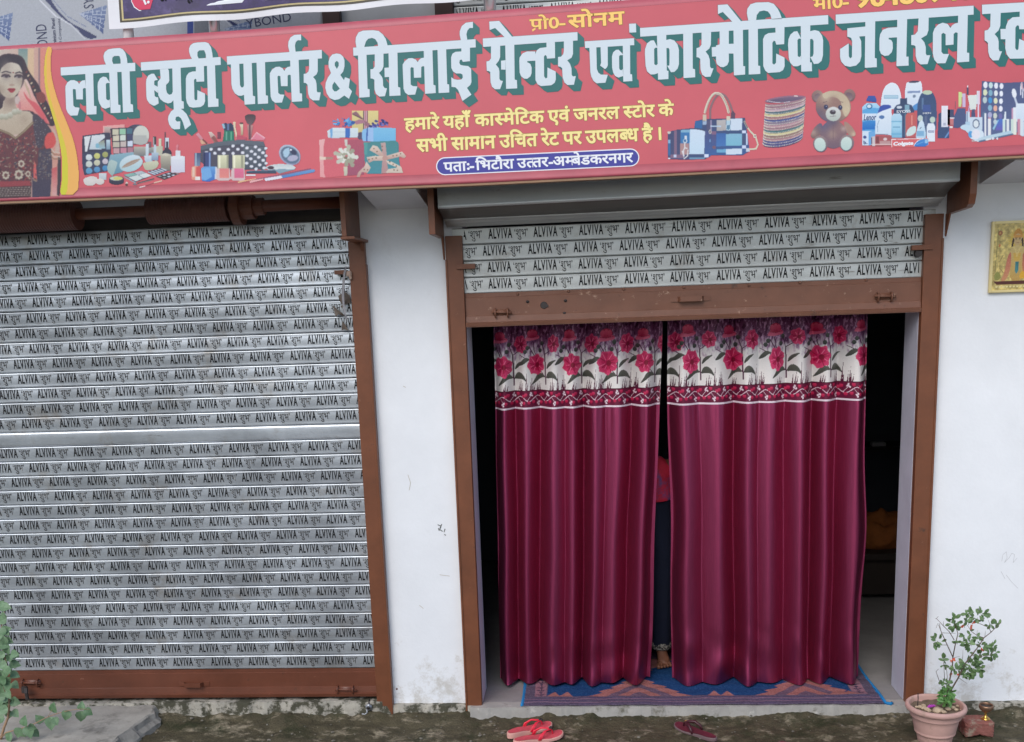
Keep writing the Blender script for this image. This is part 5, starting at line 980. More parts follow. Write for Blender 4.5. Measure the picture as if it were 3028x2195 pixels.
K.poly([(1630, 1050), (1650, 870), (1680, 860), (1690, 1050)], (222, 232, 238)); K.ell(990, 1400, 185, 130, (214, 228, 238)); K.ell(860, 1390, 56, 76, (92, 160, 214)); K.ell(985, 1390, 100, 110, (230, 228, 236)); K.poly([(1160, 1440), (1800, 1300), (1820, 1390), (1100, 1560), (890, 1560)], (176, 206, 222), (196, 216, 226)); K.line([(1050, 1560), (1830, 1390)], 40, (96, 120, 150)); K.ell(1480, 1490, 30, 30, (226, 220, 226)); K.ell(1380, 1490, 34, 34, (222, 222, 230)); K.line([(890, 1545), (1040, 1550)], 26, (214, 222, 226)); K.line([(1230, 1520), (1320, 1495)], 44, (226, 230, 232))
K.blur(1); K.grain(2.5); K.mesh('cosmetics_picture', PF, M_PRINT, sign)
rebase(sign, (-.4, SY, 2.83))

# ------------------------------------------------------------------ curtains
CYP = .30

def make_curtain(lab, edges, ext, ox, stems, hem, seed, bulge):
    t = thing('door_curtain', lab, 'curtain', group='curtains in the doorway')
    zl = at(1708, 1206, CYP).z; mp = (at(1708, 1106, CYP).z-zl)/100
    xlt, xlb, xrt, xrb = edges                     # x of left and right edge at the header line and at the hem
    def fold(u, w):                                # -1 in a trough, +1 on a ridge
        u2 = u+.012*noise.noise(Vector((u*6, w*2.2, seed)))
        for (ua, da), (ub, db) in zip(ext[:-1], ext[1:]):
            if u2 <= ub:
                q = min(1, max(0, (u2-ua)/(ub-ua+1e-9))); g_ = math.sin(q*math.pi/2) if db > da else 1-math.cos(q*math.pi/2)
                return da+(db-da)*(.78*g_+.22*sm(q))
        return ext[-1][1]
    def P(u, z):
        w = (z-.04)/(zl-.04)                       # 1 at the header line, 0 at the hem
        wc = min(1, max(0, w))
        xl = xlb+(xlt-xlb)*min(w, 1.35); xr = xrb+(xrt-xrb)*min(w, 1.35)
        A_ = .054+.012*(1-wc)**.7-(.016*min(1, (w-1)*3.3) if w > 1 else 0)
        d = fold(u, w)
        if wc < .22: d += .65*(1-wc/.22)*noise.noise(Vector((u*9, wc*9, seed+5)))
        x = xl+(xr-xl)*u + .010*noise.noise(Vector((u*3, w*2.5, seed+2))) + bulge*(u > .9)*((u-.9)/.1)*math.exp(-((w-.55)/.18)**2)
        y = CYP-A_*d-.003*noise.noise(Vector((u*11, w*1.3, seed+9)))*(1-.5*wc)-.0005*noise.noise(Vector((u*60, w*3, seed+3)))-.006*max(0, 1-abs(w-.97)/.12)*noise.noise(Vector((u*42, 1, seed)))
        return x, y, z
    # satin panel
    nx, nz = 300, 80; vs = []
    for j in range(nz+1):
        q = j/nz; q = q**.9
        for i in range(nx+1):
            u = i/nx; zb = hem+.012*noise.noise(Vector((u*7, seed, 1)))
            vs.append(P(u, zb+(zl-zb)*q))
    b = MB(); b.add(vs, [(j*(nx+1)+i, j*(nx+1)+i+1, (j+1)*(nx+1)+i+1, (j+1)*(nx+1)+i) for j in range(nz) for i in range(nx)])
    b.build('satin_panel', M_SATIN, t, smooth=True)
    # printed header
    W_ = (edges[2]-edges[0])/mp*4.2
    K = Canvas(0, 0, 1, 0, 90, W_, 1212, 5.0)
    n1 = np.vectorize(lambda x, y: noise.fractal(Vector((x*.03, y*.012, seed)), 1, 2, 4))(K.X, K.Y)
    n2 = np.vectorize(lambda x, y: noise.fractal(Vector((x*.045, y*.018, seed+9)), 1, 2, 3))(K.X, K.Y)
    K.al[:] = True
    f = np.clip((K.Y+n1*150-400)/190, 0, 1)[..., None]; g = np.clip((K.Y+n2*60-150)/420, 0, 1)[..., None]
    pur = np.array((84, 28, 66))*(1-g)+np.array((168, 124, 160))*g
    pur = pur+np.where(n2[..., None] > .28, 60, 0)-np.where(n1[..., None] < -.25, 40, 0)
    K.col = pur*(1-f)+np.array((232, 226, 222))*f
    ST, LF, LF2, PK, PKD, PKL = (84, 36, 66), (92, 92, 82), (66, 66, 60), (212, 46, 100), (150, 16, 58), (238, 112, 150)
    K.rect(0, 976, W_, 1190, (104, 18, 54)); K.rect(0, 976, W_, 986, (78, 10, 40)); K.rect(0, 1188, W_, 1222, (232, 214, 224))
    rs = random.Random(seed)
    def flower(x, y, r, ry, n=13):
        ph = rs.uniform(0, 6)
        def ring(q, am):
            return [(x+r*q*(1+am*math.sin(7*a_+ph)+rs.uniform(-.06, .06))*math.cos(a_), y+ry*q*(1+am*math.sin(7*a_+ph)+rs.uniform(-.06, .06))*math.sin(a_)) for a_ in [2*math.pi*k/44 for k in range(44)]]
        K.poly(ring(1.04, .09), (220, 66, 114)); K.poly(ring(.90, .10), (204, 40, 92), (216, 60, 108)); K.poly(ring(.62, .12), PK, (186, 26, 78))
        for k in range(11):
            a = 2*math.pi*k/11+rs.uniform(-.2, .2); l_ = rs.uniform(.6, .98); K.line([(x+r*.3*math.cos(a), y+ry*.3*math.sin(a)), (x+r*l_*math.cos(a+.08), y+ry*l_*math.sin(a+.08))], 9, PKL if k % 2 else PKD)
        K.ell(x+r*.14, y+ry*.06, r*.26, ry*.26, (136, 10, 48))
    def cup(x, y, r):
        K.poly([(x-r*1.1, y+r*.75), (x-r*.9, y+r*.2), (x-r*.4, y-r*.2), (x+r*.4, y-r*.2), (x+r*1.1, y+r*.1), (x+r*1.0, y+r*.5), (x, y+r*.7)], (206, 62, 104), (226, 110, 140), sm=1)
        K.ell(x, y-r*.3, r*.75, r*.62, (176, 26, 70))
        for dx, dy in ((-.45, -.3), (0, -.42), (.42, -.3)): K.ell(x+dx*r, y+dy*r, r*.26, r*.42, (216, 82, 114), (190, 40, 84))
        K.line([(x-r*.8, y+r*.15), (x, y+r*.3), (x+r*.9, y+r*.1)], 7, PKD)
    def leaf(bx_, by_, P_, c=LF):
        K.poly([(bx_+a, by_+b_) for a, b_ in P_], c, LF2, sm=2)
    for sx in stems:
        y0 = 915+rs.uniform(-8, 8); o = sx
        K.line([(o, y0), (o-4, y0-150), (o-10, y0-370)], 15, ST); K.line([(o-10, y0-370), (o-45, y0-480)], 10, ST); K.line([(o-10, y0-370), (o+60, y0-420), (o+90, y0-470)], 10, ST); K.line([(o-160, y0-500), (o-150, y0-420), (o-115, y0-320)], 10, ST); K.line([(o-330, y0-370), (o-240, y0-320), (o-200, y0-290)], 9, ST); K.line([(o-90, y0-190), (o-10, y0-90)], 10, ST); K.line([(o-210, y0-470), (o-150, y0-360)], 12, ST)
        leaf(o, y0, [(0, -85), (-50, -140), (-110, -135), (-150, -60), (-195, 15), (-120, -35), (-60, -85)]); leaf(o, y0, [(0, -75), (25, -150), (75, -170), (130, -120), (165, -30), (110, -80), (45, -80)]); leaf(o, y0, [(5, -180), (25, -255), (70, -290), (150, -308), (95, -262), (45, -215)]); leaf(o, y0, [(-185, -310), (-255, -345), (-310, -300), (-355, -230), (-285, -250), (-225, -300)])
        K.line([(o-60, y0-112), (o-150, y0-40)], 4, LF2); K.line([(o+40, y0-130), (o+130, y0-70)], 4, (90, 92, 80))
        k1, k2 = rs.uniform(.88, 1.16), rs.uniform(.88, 1.12); cup(o-160+rs.uniform(-18, 18), y0-590+rs.uniform(-20, 20), 90*k2); flower(o+105+rs.uniform(-16, 16), y0-485+rs.uniform(-22, 22), 78*k2, 98*k1, 8); flower(o-128+rs.uniform(-12, 12), y0-245+rs.uniform(-14, 14), 100*k1, 128*k2)
        for bx_, by_ in ((-48, -505), (-76, -418), (-232, -455), (-262, -410)): K.ell(o+bx_, y0+by_, 24, 28, (84, 88, 80), (56, 60, 56))
        for dx, h in ((-118, 60), (-100, 85), (-80, 60), (60, 95), (82, 130), (100, 80), (150, 235), (164, 90), (205, 110), (222, 165), (236, 120), (250, 70)):
            K.poly([(o+dx-8, 985), (o+dx+8, 985), (o+dx+rs.uniform(5, 22), 985-h-30)], (86, 16, 52), sm=0)
    for k in range(int(W_/215)+2):                 # vine on the maroon band
        x = k*215-60; P_ = [(x+i*10.75, 1082+34*math.sin(2*math.pi*i/20)) for i in range(21)]
        K.line(P_, 8, (224, 196, 206)); K.line([(x+30, 1110), (x+80, 1040), (x+75, 1020)], 5, (224, 196, 206)); K.line([(x+130, 1060), (x+170, 1120), (x+165, 1150)], 5, (224, 196, 206))
        for dx, dy in ((70, 1030), (92, 1042), (80, 1010), (160, 1140), (180, 1128), (172, 1160)): K.ell(x+dx, dy, 9, 15, (230, 210, 218), rot=rs.uniform(-40, 40))
        for dx, dy in ((15, 1035), (130, 1020), (55, 1135), (200, 1050), (110, 1125), (205, 1140)): K.poly([(x+dx-20, dy-18), (x+dx, dy-26), (x+dx+18, dy-20), (x+dx+14, dy+16), (x+dx-10, dy+20)], (206, 54, 96), (170, 26, 66), sm=1)
    def fn(X, Y):
        return np.array([P(min(1, max(0, x/W_)), zl+(1212-y)/4.2*mp) for x, y in zip(X, Y)])
    K.grain(3)
    K.mesh('floral_header', fn, M_HEADER, t, gain=.95)
    rebase(t, ((edges[1]+edges[3])/2, CYP, .03))
    return t
M_SATIN = mat('maroon_satin', (.41, .062, .150), .42, metal=.95, var=.14, vscale=30, stretch=(14, 1, .35), bump=.05, bscale=60)
M_HEADER = vcol_mat('printed_curtain', .48, .35)
def exts(l, r, pk, tr):                            # (pixel, depth) of ridges and troughs
    E_ = sorted([((x-l)/(r-l), d) for x, d in pk+tr])
    return [(0, E_[0][1])]+E_+[(1, E_[-1][1])]
cl = make_curtain('maroon satin curtain with pink flower header, narrower and left of the gap', (at(1462, 1206, CYP).x, at(1476, 2000, CYP).x, at(1953, 1206, CYP).x, at(1924, 2000, CYP).x), exts(300, 1095, [(350, 1), (450, .55), (588, 1), (682, .75), (788, 1), (888, .7), (1025, 1)], [(305, -.9), (400, -.75), (515, -1), (645, .15), (735, -1), (838, .2), (955, -1), (1078, -1)]), 1440, [235, 640, 1105, 1525, 1990], .045, 3, .0)
cr = make_curtain('maroon satin curtain with pink flower header, wider and right of the gap', (at(1978, 1190, CYP).x, at(1990, 2000, CYP).x, at(2566, 1190, CYP).x, at(2546, 2010, CYP).x), exts(75, 1040, [(150, 1), (305, .8), (455, 1), (565, .8), (712, 1), (835, .7), (975, 1)], [(85, -1), (225, .0), (396, -1), (510, .25), (645, -.45), (778, -1), (896, -.9), (1032, -1)]), 1960, [-20, 390, 900, 1440, 1955, 2480], .038, 17, .03)
b = MB(); b.tube([(-.80, CYP+.0, 2.265), (1.72, CYP+.0, 2.265)], .009, 10); tag(b.build('curtain_rod', M_GREYM), 'thin metal rod carrying the two maroon curtains behind the brown shutter plate', 'curtain rod')

# ------------------------------------------------------------------ rug
rug = thing('floor_rug', 'blue and salmon woven rug with purple border lying across the doorway', 'rug')
x0, x1, y0, y1 = -.419, 1.606, -.022, .86
K = Canvas(0, 0, 1, 0, 0, (x1-x0)*1000, (y1-y0)*1000, 5)
WX, WY = (x1-x0)*1000, (y1-y0)*1000
K.rect(0, 0, WX, WY, (92, 82, 100)); FX0, FX1, FY0, FY1 = 145, WX-145, 128, WY-128
for x in (66, WX-140): K.rect(x, FY0, x+74, FY1, (140, 104, 116))
K.rect(FX0, FY0, FX1, FY1, (30, 66, 110))
for k, y in enumerate((18, 40, 62, 84, 104)): K.line([(0, y+2*math.sin(k))]+[(i*100, y+4*math.sin(i*.9+k)) for i in range(22)], 5 if k % 2 else 8, (150, 116, 140) if k % 2 else (84, 74, 104)); K.line([(0, WY-y), (WX, WY-y)], 6, (150, 116, 140))
for x in (103, WX-103):
    for i in range(9):
        y = FY0+20+i*66
        K.poly([(x-26, y+6), (x, y-14), (x+26, y+6), (x+14, y+10), (x, y-2), (x-14, y+10)], (52, 48, 72)); K.line([(x, y-8), (x, y+40)], 6, (52, 48, 72)); K.ell(x, y+38, 12, 8, (52, 48, 72))
SAL, SAL2 = (152, 102, 98), (102, 84, 100)
def pyr(cx_, w, yb, yt, c, teeth=5):
    L_ = []; s_ = 1 if yt > yb else -1
    for i in range(teeth):
        a = i/teeth; a2 = (i+.62)/teeth
        L_ += [(cx_-w*(1-a)-(34 if teeth > 1 else 0), yb+(yt-yb)*a), (cx_-w*(1-a2)+(14 if teeth > 1 else 0), yb+(yt-yb)*(a2+.02))]
    R_ = [(2*cx_-x, y) for x, y in L_][::-1]
    K.poly(L_+[(cx_, yt)]+R_, c)
for cx_ in (FX0+530, FX0+1480):
    pyr(cx_, 265, FY0, FY0+290, SAL, 4); pyr(cx_, 190, FY0, FY0+200, SAL2, 1); pyr(cx_, 125, FY0, FY0+135, SAL, 1); pyr(cx_, 60, FY0, FY0+66, SAL2, 1); pyr(cx_, 265, FY1, FY1-270, SAL, 4)
for cx_ in (FX0+70, FX0+990, FX1-60):
    for dx, w, h in ((-36, 40, 70), (36, 40, 66)): K.poly([(cx_+dx-w, FY0), (cx_+dx+w, FY0), (cx_+dx+8, FY0+h)], SAL)
    pyr(cx_, 220, FY1, FY1-330, SAL)
K.rect(0, 0, 14, WY, (28, 120, 176)); K.rect(WX-14, 0, WX, WY, (28, 120, 176))
K.grain(9)
def rfn(X, Y):
    return np.array([(x0+x/1000+.004*noise.noise(Vector((x*.008, y*.006, 4))), y0+y/1000+.006*noise.noise(Vector((x*.006, 2, 1))), .0225+.0035*noise.noise(Vector((x*.012, y*.012, 2)))+.004*noise.noise(Vector((x*.004, y*.02, 6)))) for x, y in zip(X, Y)])
r_ = K.mesh('woven_field', rfn, vcol_mat('woven_cotton', .95, .1, weave=240), rug, gain=.9)
r_.modifiers.new('thickness', 'SOLIDIFY').thickness = .005
M_BLUEB = mat('blue_binding', lin((24, 120, 178)), .8)
for xx in (x0+.002, x1-.002):
    b = MB(); b.tube([(xx+.003*math.sin(i), y0+(y1-y0)*i/10, .024) for i in range(11)], .007, 8); b.build('edge_binding', M_BLUEB, rug, smooth=True)
b = MB(); b.tube([(x1, y0, .026), (x1+.02, y0-.006, .024), (x1+.03, y0+.008, .022)], .010, 8); b.build('edge_binding', M_BLUEB, rug, smooth=True)
rebase(rug, (.6, .42, .02))

# ------------------------------------------------------------------ person behind the curtains
per = thing('person', 'barefoot woman in red top and navy trousers standing behind the gap between the curtains', 'person')
M_SKIN = mat('brown_skin', lin((126, 82, 62)), .55, var=.06)
M_TOP = mat('red_top', lin((222, 46, 76)), .7, var=.25, vscale=9, col2=lin((120, 90, 150)), c2at=.60, c2w=.05, c2scale=4)
M_NAVY = mat('navy_trousers', lin((14, 22, 46)), .85, var=.1, bump=.2, bscale=30)
M_LACE = mat('patterned_cuff', lin((176, 170, 160)), .9, col2=lin((50, 46, 46)), c2at=.5, c2w=.03, c2scale=90)
M_HAIR = mat('black_hair', (.012, .010, .010), .5)
bx_, by_ = .335, .665
def skin(name, V, E_, mat_, parent, sub=2):
    me = bpy.data.meshes.new(name); me.from_pydata([v[0] for v in V], E_, []); o = bpy.data.objects.new(name, me); C.objects.link(o); o.parent = parent
    me.materials.append(mat_)
    s_ = o.modifiers.new('skin', 'SKIN'); s_.use_smooth_shade = True
    for i, v in enumerate(V):
        d = me.skin_vertices[0].data[i]; r = v[1]; d.radius = r if isinstance(r, tuple) else (r, r); d.use_root = (i == 0)
    o.modifiers.new('sub', 'SUBSURF').levels = sub; o.modifiers['sub'].render_levels = sub
    return o
V = []; E_ = []
def jn(p, r, par=None):
    V.append(((bx_+p[0], by_+p[1], p[2]), r)); i = len(V)-1
    if par is not None: E_.append((par, i))
    return i
pel = jn((0, 0, .88), (.13, .10)); wa = jn((0, 0, 1.02), (.11, .085), pel); ch = jn((0, .01, 1.20), (.125, .09), wa); nk0 = jn((0, .01, 1.31), (.07, .06), ch); nk = jn((0, 0, 1.37), (.045, .045), nk0)
jw = jn((0, -.02, 1.42), (.055, .065), nk); hd = jn((0, 0, 1.49), (.072, .088), jw); tp = jn((0, .01, 1.56), (.055, .07), hd)
for sg in (-1, 1):
    sh_ = jn((sg*.16, .01, 1.28), .05, ch); el = jn((sg*.22, .03, 1.03), .036, sh_); wr_ = jn((sg*.22, -.06, .83), .024, el); pa = jn((sg*.215, -.085, .77), (.034, .014), wr_)
    for k in range(4):
        f1 = jn((sg*(.215+.018*(k-1.5)), -.10, .735), .0085, pa); f2 = jn((sg*(.215+.019*(k-1.5)), -.098, .705-.006*(1.5-abs(k-1.5))), .0075, f1); jn((sg*(.213+.019*(k-1.5)), -.085, .682-.006*(1.5-abs(k-1.5))), .006, f2)
    t1 = jn((sg*.18, -.095, .775), .010, pa); jn((sg*.168, -.110, .745), .008, t1)
    hp = jn((sg*.085, 0, .80), .085, pel); kn = jn((sg*.085, -.015, .48), .055, hp); an = jn((sg*.085, .02, .115), .033, kn)
    hl_ = jn((sg*.085, .045, .060), .028, an); ft = jn((sg*.092, -.055, .058), (.040, .026), an); 
    for k in range(5):
        q = -.036+.0175*k; t0_ = jn((sg*(.096+q), -.100+(.004*k), .046), (.0115 if k else .0145), ft); jn((sg*(.098+q*1.12), -.142+abs(k-.3)*.010, .040), (.0095 if k else .013), t0_)
skin('body', V, E_, M_SKIN, per)
def loft(rings, n=24, seed=0, amp=0):
    b = MB(); vs = []
    for i, (cx_, cy_, z, rx, ry) in enumerate(rings):
        for j in range(n):
            a = 2*math.pi*j/n; q = 1+amp*math.sin(a*5+i*.7+seed)
            vs.append((bx_+cx_+rx*q*math.cos(a), by_+cy_+ry*q*math.sin(a), z))
    k = len(rings); b.add(vs, [(i*n+j, i*n+(j+1) % n, (i+1)*n+(j+1) % n, (i+1)*n+j) for i in range(k-1) for j in range(n)]); return b
loft([(0, 0, 1.075, .165, .135), (0, 0, 1.085, .17, .14), (0, 0, 1.13, .150, .118), (0, 0, 1.2, .150, .112), (0, .01, 1.27, .165, .10), (0, .01, 1.325, .10, .075), (0, .01, 1.335, .075, .06)], 40, 1, .03).build('tunic', M_TOP, per, smooth=True)
for sg in (-1, 1):
    b = MB(); b.tube([(bx_+sg*.14, by_+.01, 1.285), (bx_+sg*.185, by_+.02, 1.17), (bx_+sg*.225, by_+.03, 1.04)], [.062, .055, .05], 16, cap=False); b.build('sleeve', M_TOP, per, smooth=True)
    loft([(sg*.085, .015, .15, .062, .062), (sg*.085, .0, .30, .072, .072), (sg*.085, -.01, .50, .082, .082), (sg*.078, 0, .78, .100, .105), (sg*.05, 0, .95, .115, .125), (sg*.03, 0, 1.09, .12, .115)], 24, sg, .03).build('trouser_leg', M_NAVY, per, smooth=True)
    loft([(sg*.085, .018, .118, .058, .058), (sg*.085, .017, .135, .066, .066), (sg*.085, .016, .165, .064, .064)], 24, sg, .05).build('trouser_cuff', M_LACE, per, smooth=True)
loft([(.0, .02, 1.30, .10, .05), (0, .045, 1.38, .085, .06), (0, .04, 1.46, .09, .085), (0, .03, 1.52, .09, .095), (0, .02, 1.575, .075, .085), (0, .02, 1.61, .02, .02)], 24, 0, .02).build('hair', M_HAIR, per, smooth=True)
for sg in (-1, 1): b = MB(); b.tube([(bx_+sg*.028, by_-.088, 1.485), (bx_+sg*.028, by_-.098, 1.485)], [.011, .005], 8); b.build('eye', M_HAIR, per, smooth=True)
b = MB(); b.tube([(bx_, by_-.085, 1.495), (bx_, by_-.106, 1.455), (bx_, by_-.092, 1.447)], [.007, .012, .008], 8); b.tube([(bx_-.024, by_-.088, 1.425), (bx_, by_-.097, 1.422), (bx_+.024, by_-.088, 1.425)], [.003, .006, .003], 8); b.build('nose_and_mouth', M_SKIN, per, smooth=True)
p = at(1985, 1800, .66)
b = MB(); vs = []
for i in range(13):
    z = .50-.0*i+.55*(i/12)
    for j in range(7): vs.append((p.x-.03+.014*j, .655+.006*math.sin(j*1.7+i*.3)-.01*(i/12), p.z-.045+(i/12)*.70))
b.add(vs, [(i*7+j, i*7+j+1, (i+1)*7+j+1, (i+1)*7+j) for i in range(12) for j in range(6)]); b.build('scarf_end', M_NAVY, per, smooth=True)
b = MB(); vs = []
for i in range(4):
    for j in range(7): vs.append((p.x-.032+.0145*j, .652+.006*math.sin(j*1.7), p.z-.048+i*.028))
b.add(vs, [(i*7+j, i*7+j+1, (i+1)*7+j+1, (i+1)*7+j) for i in range(3) for j in range(6)]); b.build('scarf_border', M_LACE, per)
for ch_ in per.children: pass
rebase(per, (bx_, by_, .02))

# ------------------------------------------------------------------ things inside the shop
bn = thing('low_bench', 'dark low platform at the back of the shop, seen right of the curtains', 'bench')
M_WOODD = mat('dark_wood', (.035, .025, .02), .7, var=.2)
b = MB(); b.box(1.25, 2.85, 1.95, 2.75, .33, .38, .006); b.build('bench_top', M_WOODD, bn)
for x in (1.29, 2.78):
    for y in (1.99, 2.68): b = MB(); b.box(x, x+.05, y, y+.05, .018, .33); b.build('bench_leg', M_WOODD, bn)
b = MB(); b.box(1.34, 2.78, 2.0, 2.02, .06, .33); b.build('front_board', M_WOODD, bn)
rebase(bn, (2.05, 2.35, .018))
b = MB(); bm = bmesh.new(); bmesh.ops.create_icosphere(bm, subdivisions=4, radius=1)
pc = at(2605, 1710, 2.15)
for v in bm.verts:
    q = 1+.28*noise.noise(v.co*2.2+Vector((3, 1, 2)))+.10*noise.noise(v.co*6)
    v.co = Vector((pc.x+v.co.x*.21*q, 2.2+v.co.y*.15*q, .378+max(0, (v.co.z+.55))*.17*q))
b.bm(bm); tag(b.build('cloth_bundle', mat('orange_cloth', (.34, .105, .02), .85, var=.25, vscale=14, bump=.4, bscale=25), smooth=True), 'heap of orange cloth on the dark low bench inside the shop', 'cloth')
sh_ = thing('wall_shelf', 'dark shelf with small pale things on the back wall of the shop', 'shelf')
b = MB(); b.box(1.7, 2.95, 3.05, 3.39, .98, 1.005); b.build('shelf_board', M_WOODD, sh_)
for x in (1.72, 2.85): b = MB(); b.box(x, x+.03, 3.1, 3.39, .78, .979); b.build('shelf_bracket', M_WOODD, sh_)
rebase(sh_, (2.3, 3.39, .98))
p = at(2598, 1490, 3.04)
b = MB(); b.box(p.x-.06, p.x+.05, 3.06, 3.14, 1.007, 1.04, .004); tag(b.build('paper_packet', mat('dull_white_paper', (.55, .54, .52), .8)), 'small pale packet on the dark shelf inside the shop', 'packet')
p = at(2600, 1538, 1.99); b = MB(); b.add([(p.x-.06, 2.30, .381), (p.x+.09, 2.28, .383), (p.x-.02, 2.36, .52), (p.x-.0, 2.34, .381)], [(0, 1, 2), (1, 3, 2), (3, 0, 2)]); tag(b.build('folded_paper', mat('grey_paper', (.42, .42, .43), .8)), 'folded grey white paper standing on the bench behind the orange heap', 'paper')

# ------------------------------------------------------------------ pot, shrub, brick and brass cup
PX, PY = 1.755, -.367
pot = thing('flower_pot', 'dusty pink plastic flower pot with rolled rim at the foot of the door frame', 'flower pot')
M_POT = mat('dusty_pink_plastic', lin((192, 154, 144)), .65, var=.10, vscale=8, col2=lin((150, 128, 112)), c2at=.62, c2w=.08, c2scale=7, bump=.05)
scuffs(M_POT, lin((140, 124, 104)), 9, (1, 1, .6), .60, .70, .6)
b = MB(); b.lathe([(.0, -.051), (.074, -.051), (.083, -.045), (.088, -.012), (.090, .0), (.0925, .004), (.100, .010), (.1015, .016), (.100, .019), (.103, .028), (.111, .070), (.1165, .100), (.119, .103), (.119, .108), (.117, .110), (.1195, .116), (.119, .121), (.122, .129), (.139, .130), (.1475, .136), (.150, .146), (.148, .156), (.141, .162), (.133, .161), (.129, .154), (.127, .130), (.125, .10)], (PX, PY, 0), 64)
b.build('pot_body', M_POT, pot, smooth=True)
b = MB(); vs = []; n = 36; rg = 10
for i in range(rg+1):
    for j in range(n):
        r = .1265*i/rg; a = 2*math.pi*j/n; x, y = r*math.cos(a), r*math.sin(a)
        vs.append((PX+x, PY+y, .134+.010*noise.fractal(Vector((x*22, y*22, 2)), 1, 2, 4)))
b.add(vs, [(i*n+j, i*n+(j+1) % n, (i+1)*n+(j+1) % n, (i+1)*n+j) for i in range(rg) for j in range(n)])
b.build('soil', mat('grey_soil', lin((112, 96, 80)), .95, var=.35, vscale=40, bump=.5, bscale=90), pot, smooth=True)
def z8(x, y, Y): return at(2500+x/3.322, 1700+y/3.322, Y)
b = MB()
for (x, y, r, Y) in [(735, 1255, 22, -.36), (770, 1235, 18, -.34), (800, 1290, 26, -.39), (760, 1290, 16, -.38), (905, 1305, 46, -.41), (970, 1330, 22, -.43), (1010, 1290, 26, -.39), (1090, 1300, 18, -.40), (820, 1310, 20, -.41), (700, 1250, 14, -.36), (1060, 1270, 20, -.37), (1100, 1260, 14, -.35), (775, 1262, 16, -.36)]:
    p = z8(x, y, Y); bm = bmesh.new(); bmesh.ops.create_icosphere(bm, subdivisions=2, radius=1); s_ = r*.00052
    for v in bm.verts:
        q = 1+.3*noise.noise(v.co*1.7+p*30); v.co = Vector((PX+(p.x-PX)+v.co.x*s_*1.15*q, Y+v.co.y*s_*q, .142+v.co.z*s_*.75*q))
    b.bm(bm)
b.build('pebbles', mat('pale_clods', lin((184, 164, 138)), .9, var=.2, vscale=30), pot)
b = MB(); p = z8(835, 1275, -.385)
for k in range(4): b.tube([(p.x-.014+.01*k, -.385, .150+.004*k), (p.x-.004+.007*k, -.392, .160), (p.x+.004+.004*k, -.387, .152)], [.004, .009, .003], 8)
b.build('fallen_petal', mat('purple_petal', lin((180, 70, 180)), .6), pot)
p = z8(712, 1215, -.35); b = MB(); b.tube([(p.x, -.35, .13), (p.x+.001, -.35, .185), (p.x-.001, -.35, .215)], .0022, 6); b.build('incense_stick', M_DARK, pot)
rebase(pot, (PX, PY, -.05))

shrub = thing('potted_shrub', 'scraggly green shrub with a few reddish leaves growing in the pink pot', 'plant')
M_TWIG = mat('brown_twig', lin((98, 84, 72)), .85, var=.2)
def leaf_mat(name, a, c): return mat(name, a, .5, var=.45, vscale=60, col2=c, c2at=.58, c2w=.10, c2scale=40, spec=.45)
M_LEAF = leaf_mat('dark_shrub_leaf', lin((84, 112, 68)), lin((124, 150, 100)))
M_LEAFY = leaf_mat('young_shrub_leaf', lin((94, 138, 72)), lin((66, 106, 58)))
M_LEAFR = leaf_mat('red_shrub_leaf', lin((206, 84, 60)), lin((170, 110, 50)))
def leaf_geo(b, p, d, nrm, l, w, kind=0):
    d = d.normalized(); s_ = d.cross(nrm).normalized(); n_ = s_.cross(d).normalized()
    if kind == 0: pr = [(0, .02), (.25, .30), (.55, .5), (.82, .38), (1, 0)]
    else: pr = [(0, .05), (.10, .42), (.35, .52), (.65, .36), (1, 0)]
    vs = []; fs = []
    for t_, q in pr:
        bend = -.18*t_*t_*l; c = p+d*(t_*l)+n_*bend
        vs += [c-s_*(q*w)+n_*(.20*q*w), c, c+s_*(q*w)+n_*(.20*q*w)]
    for i in range(len(pr)-1):
        fs += [(3*i, 3*i+1, 3*i+4, 3*i+3), (3*i+1, 3*i+2, 3*i+5, 3*i+4)]
    b.add(vs, fs)
st = MB()
def twig(pts, r0, r1, Y0=-.36, dy=0):
    k = len(pts); st.tube([z8(x, y, Y0+dy*i/(k-1)) for i, (x, y) in enumerate(pts)], [r0+(r1-r0)*i/(k-1) for i in range(k)], 7)
base = (985, 1290)
twig([base, (1015, 1080), (1050, 900), (1055, 810), (1000, 690), (945, 570), (915, 490)], .0042, .0014, -.37, .05)
twig([(1055, 810), (1080, 680), (1105, 580), (1080, 500), (1050, 380)], .003, .001, -.37, -.03)
twig([(1068, 640), (1020, 560), (950, 490), (895, 430), (912, 408)], .0022, .001, -.36, .04)
twig([(945, 570), (980, 572), (1080, 575)], .0014, .0009, -.35); twig([(935, 545), (925, 480), (905, 480), (890, 525)], .0012, .0008, -.33); twig([(895, 430), (882, 432)], .001, .0008, -.33)
twig([base, (1045, 1120), (1110, 1010), (1170, 880), (1240, 790), (1310, 700), (1360, 620), (1430, 565), (1475, 520), (1530, 470)], .0045, .0012, -.37, -.06)
twig([(1430, 565), (1410, 520), (1330, 485), (1290, 470), (1300, 420)], .002, .001, -.42, .02); twig([(1360, 620), (1300, 600), (1240, 560), (1200, 500), (1240, 430)], .002, .001, -.41, .05)
twig([(1310, 700), (1260, 670), (1220, 690)], .0016, .001, -.41); twig([(1240, 790), (1330, 800), (1430, 790), (1460, 730)], .002, .001, -.40, -.03); twig([base, (965, 1100), (920, 1040), (890, 950), (915, 925)], .002, .001, -.36, .03)
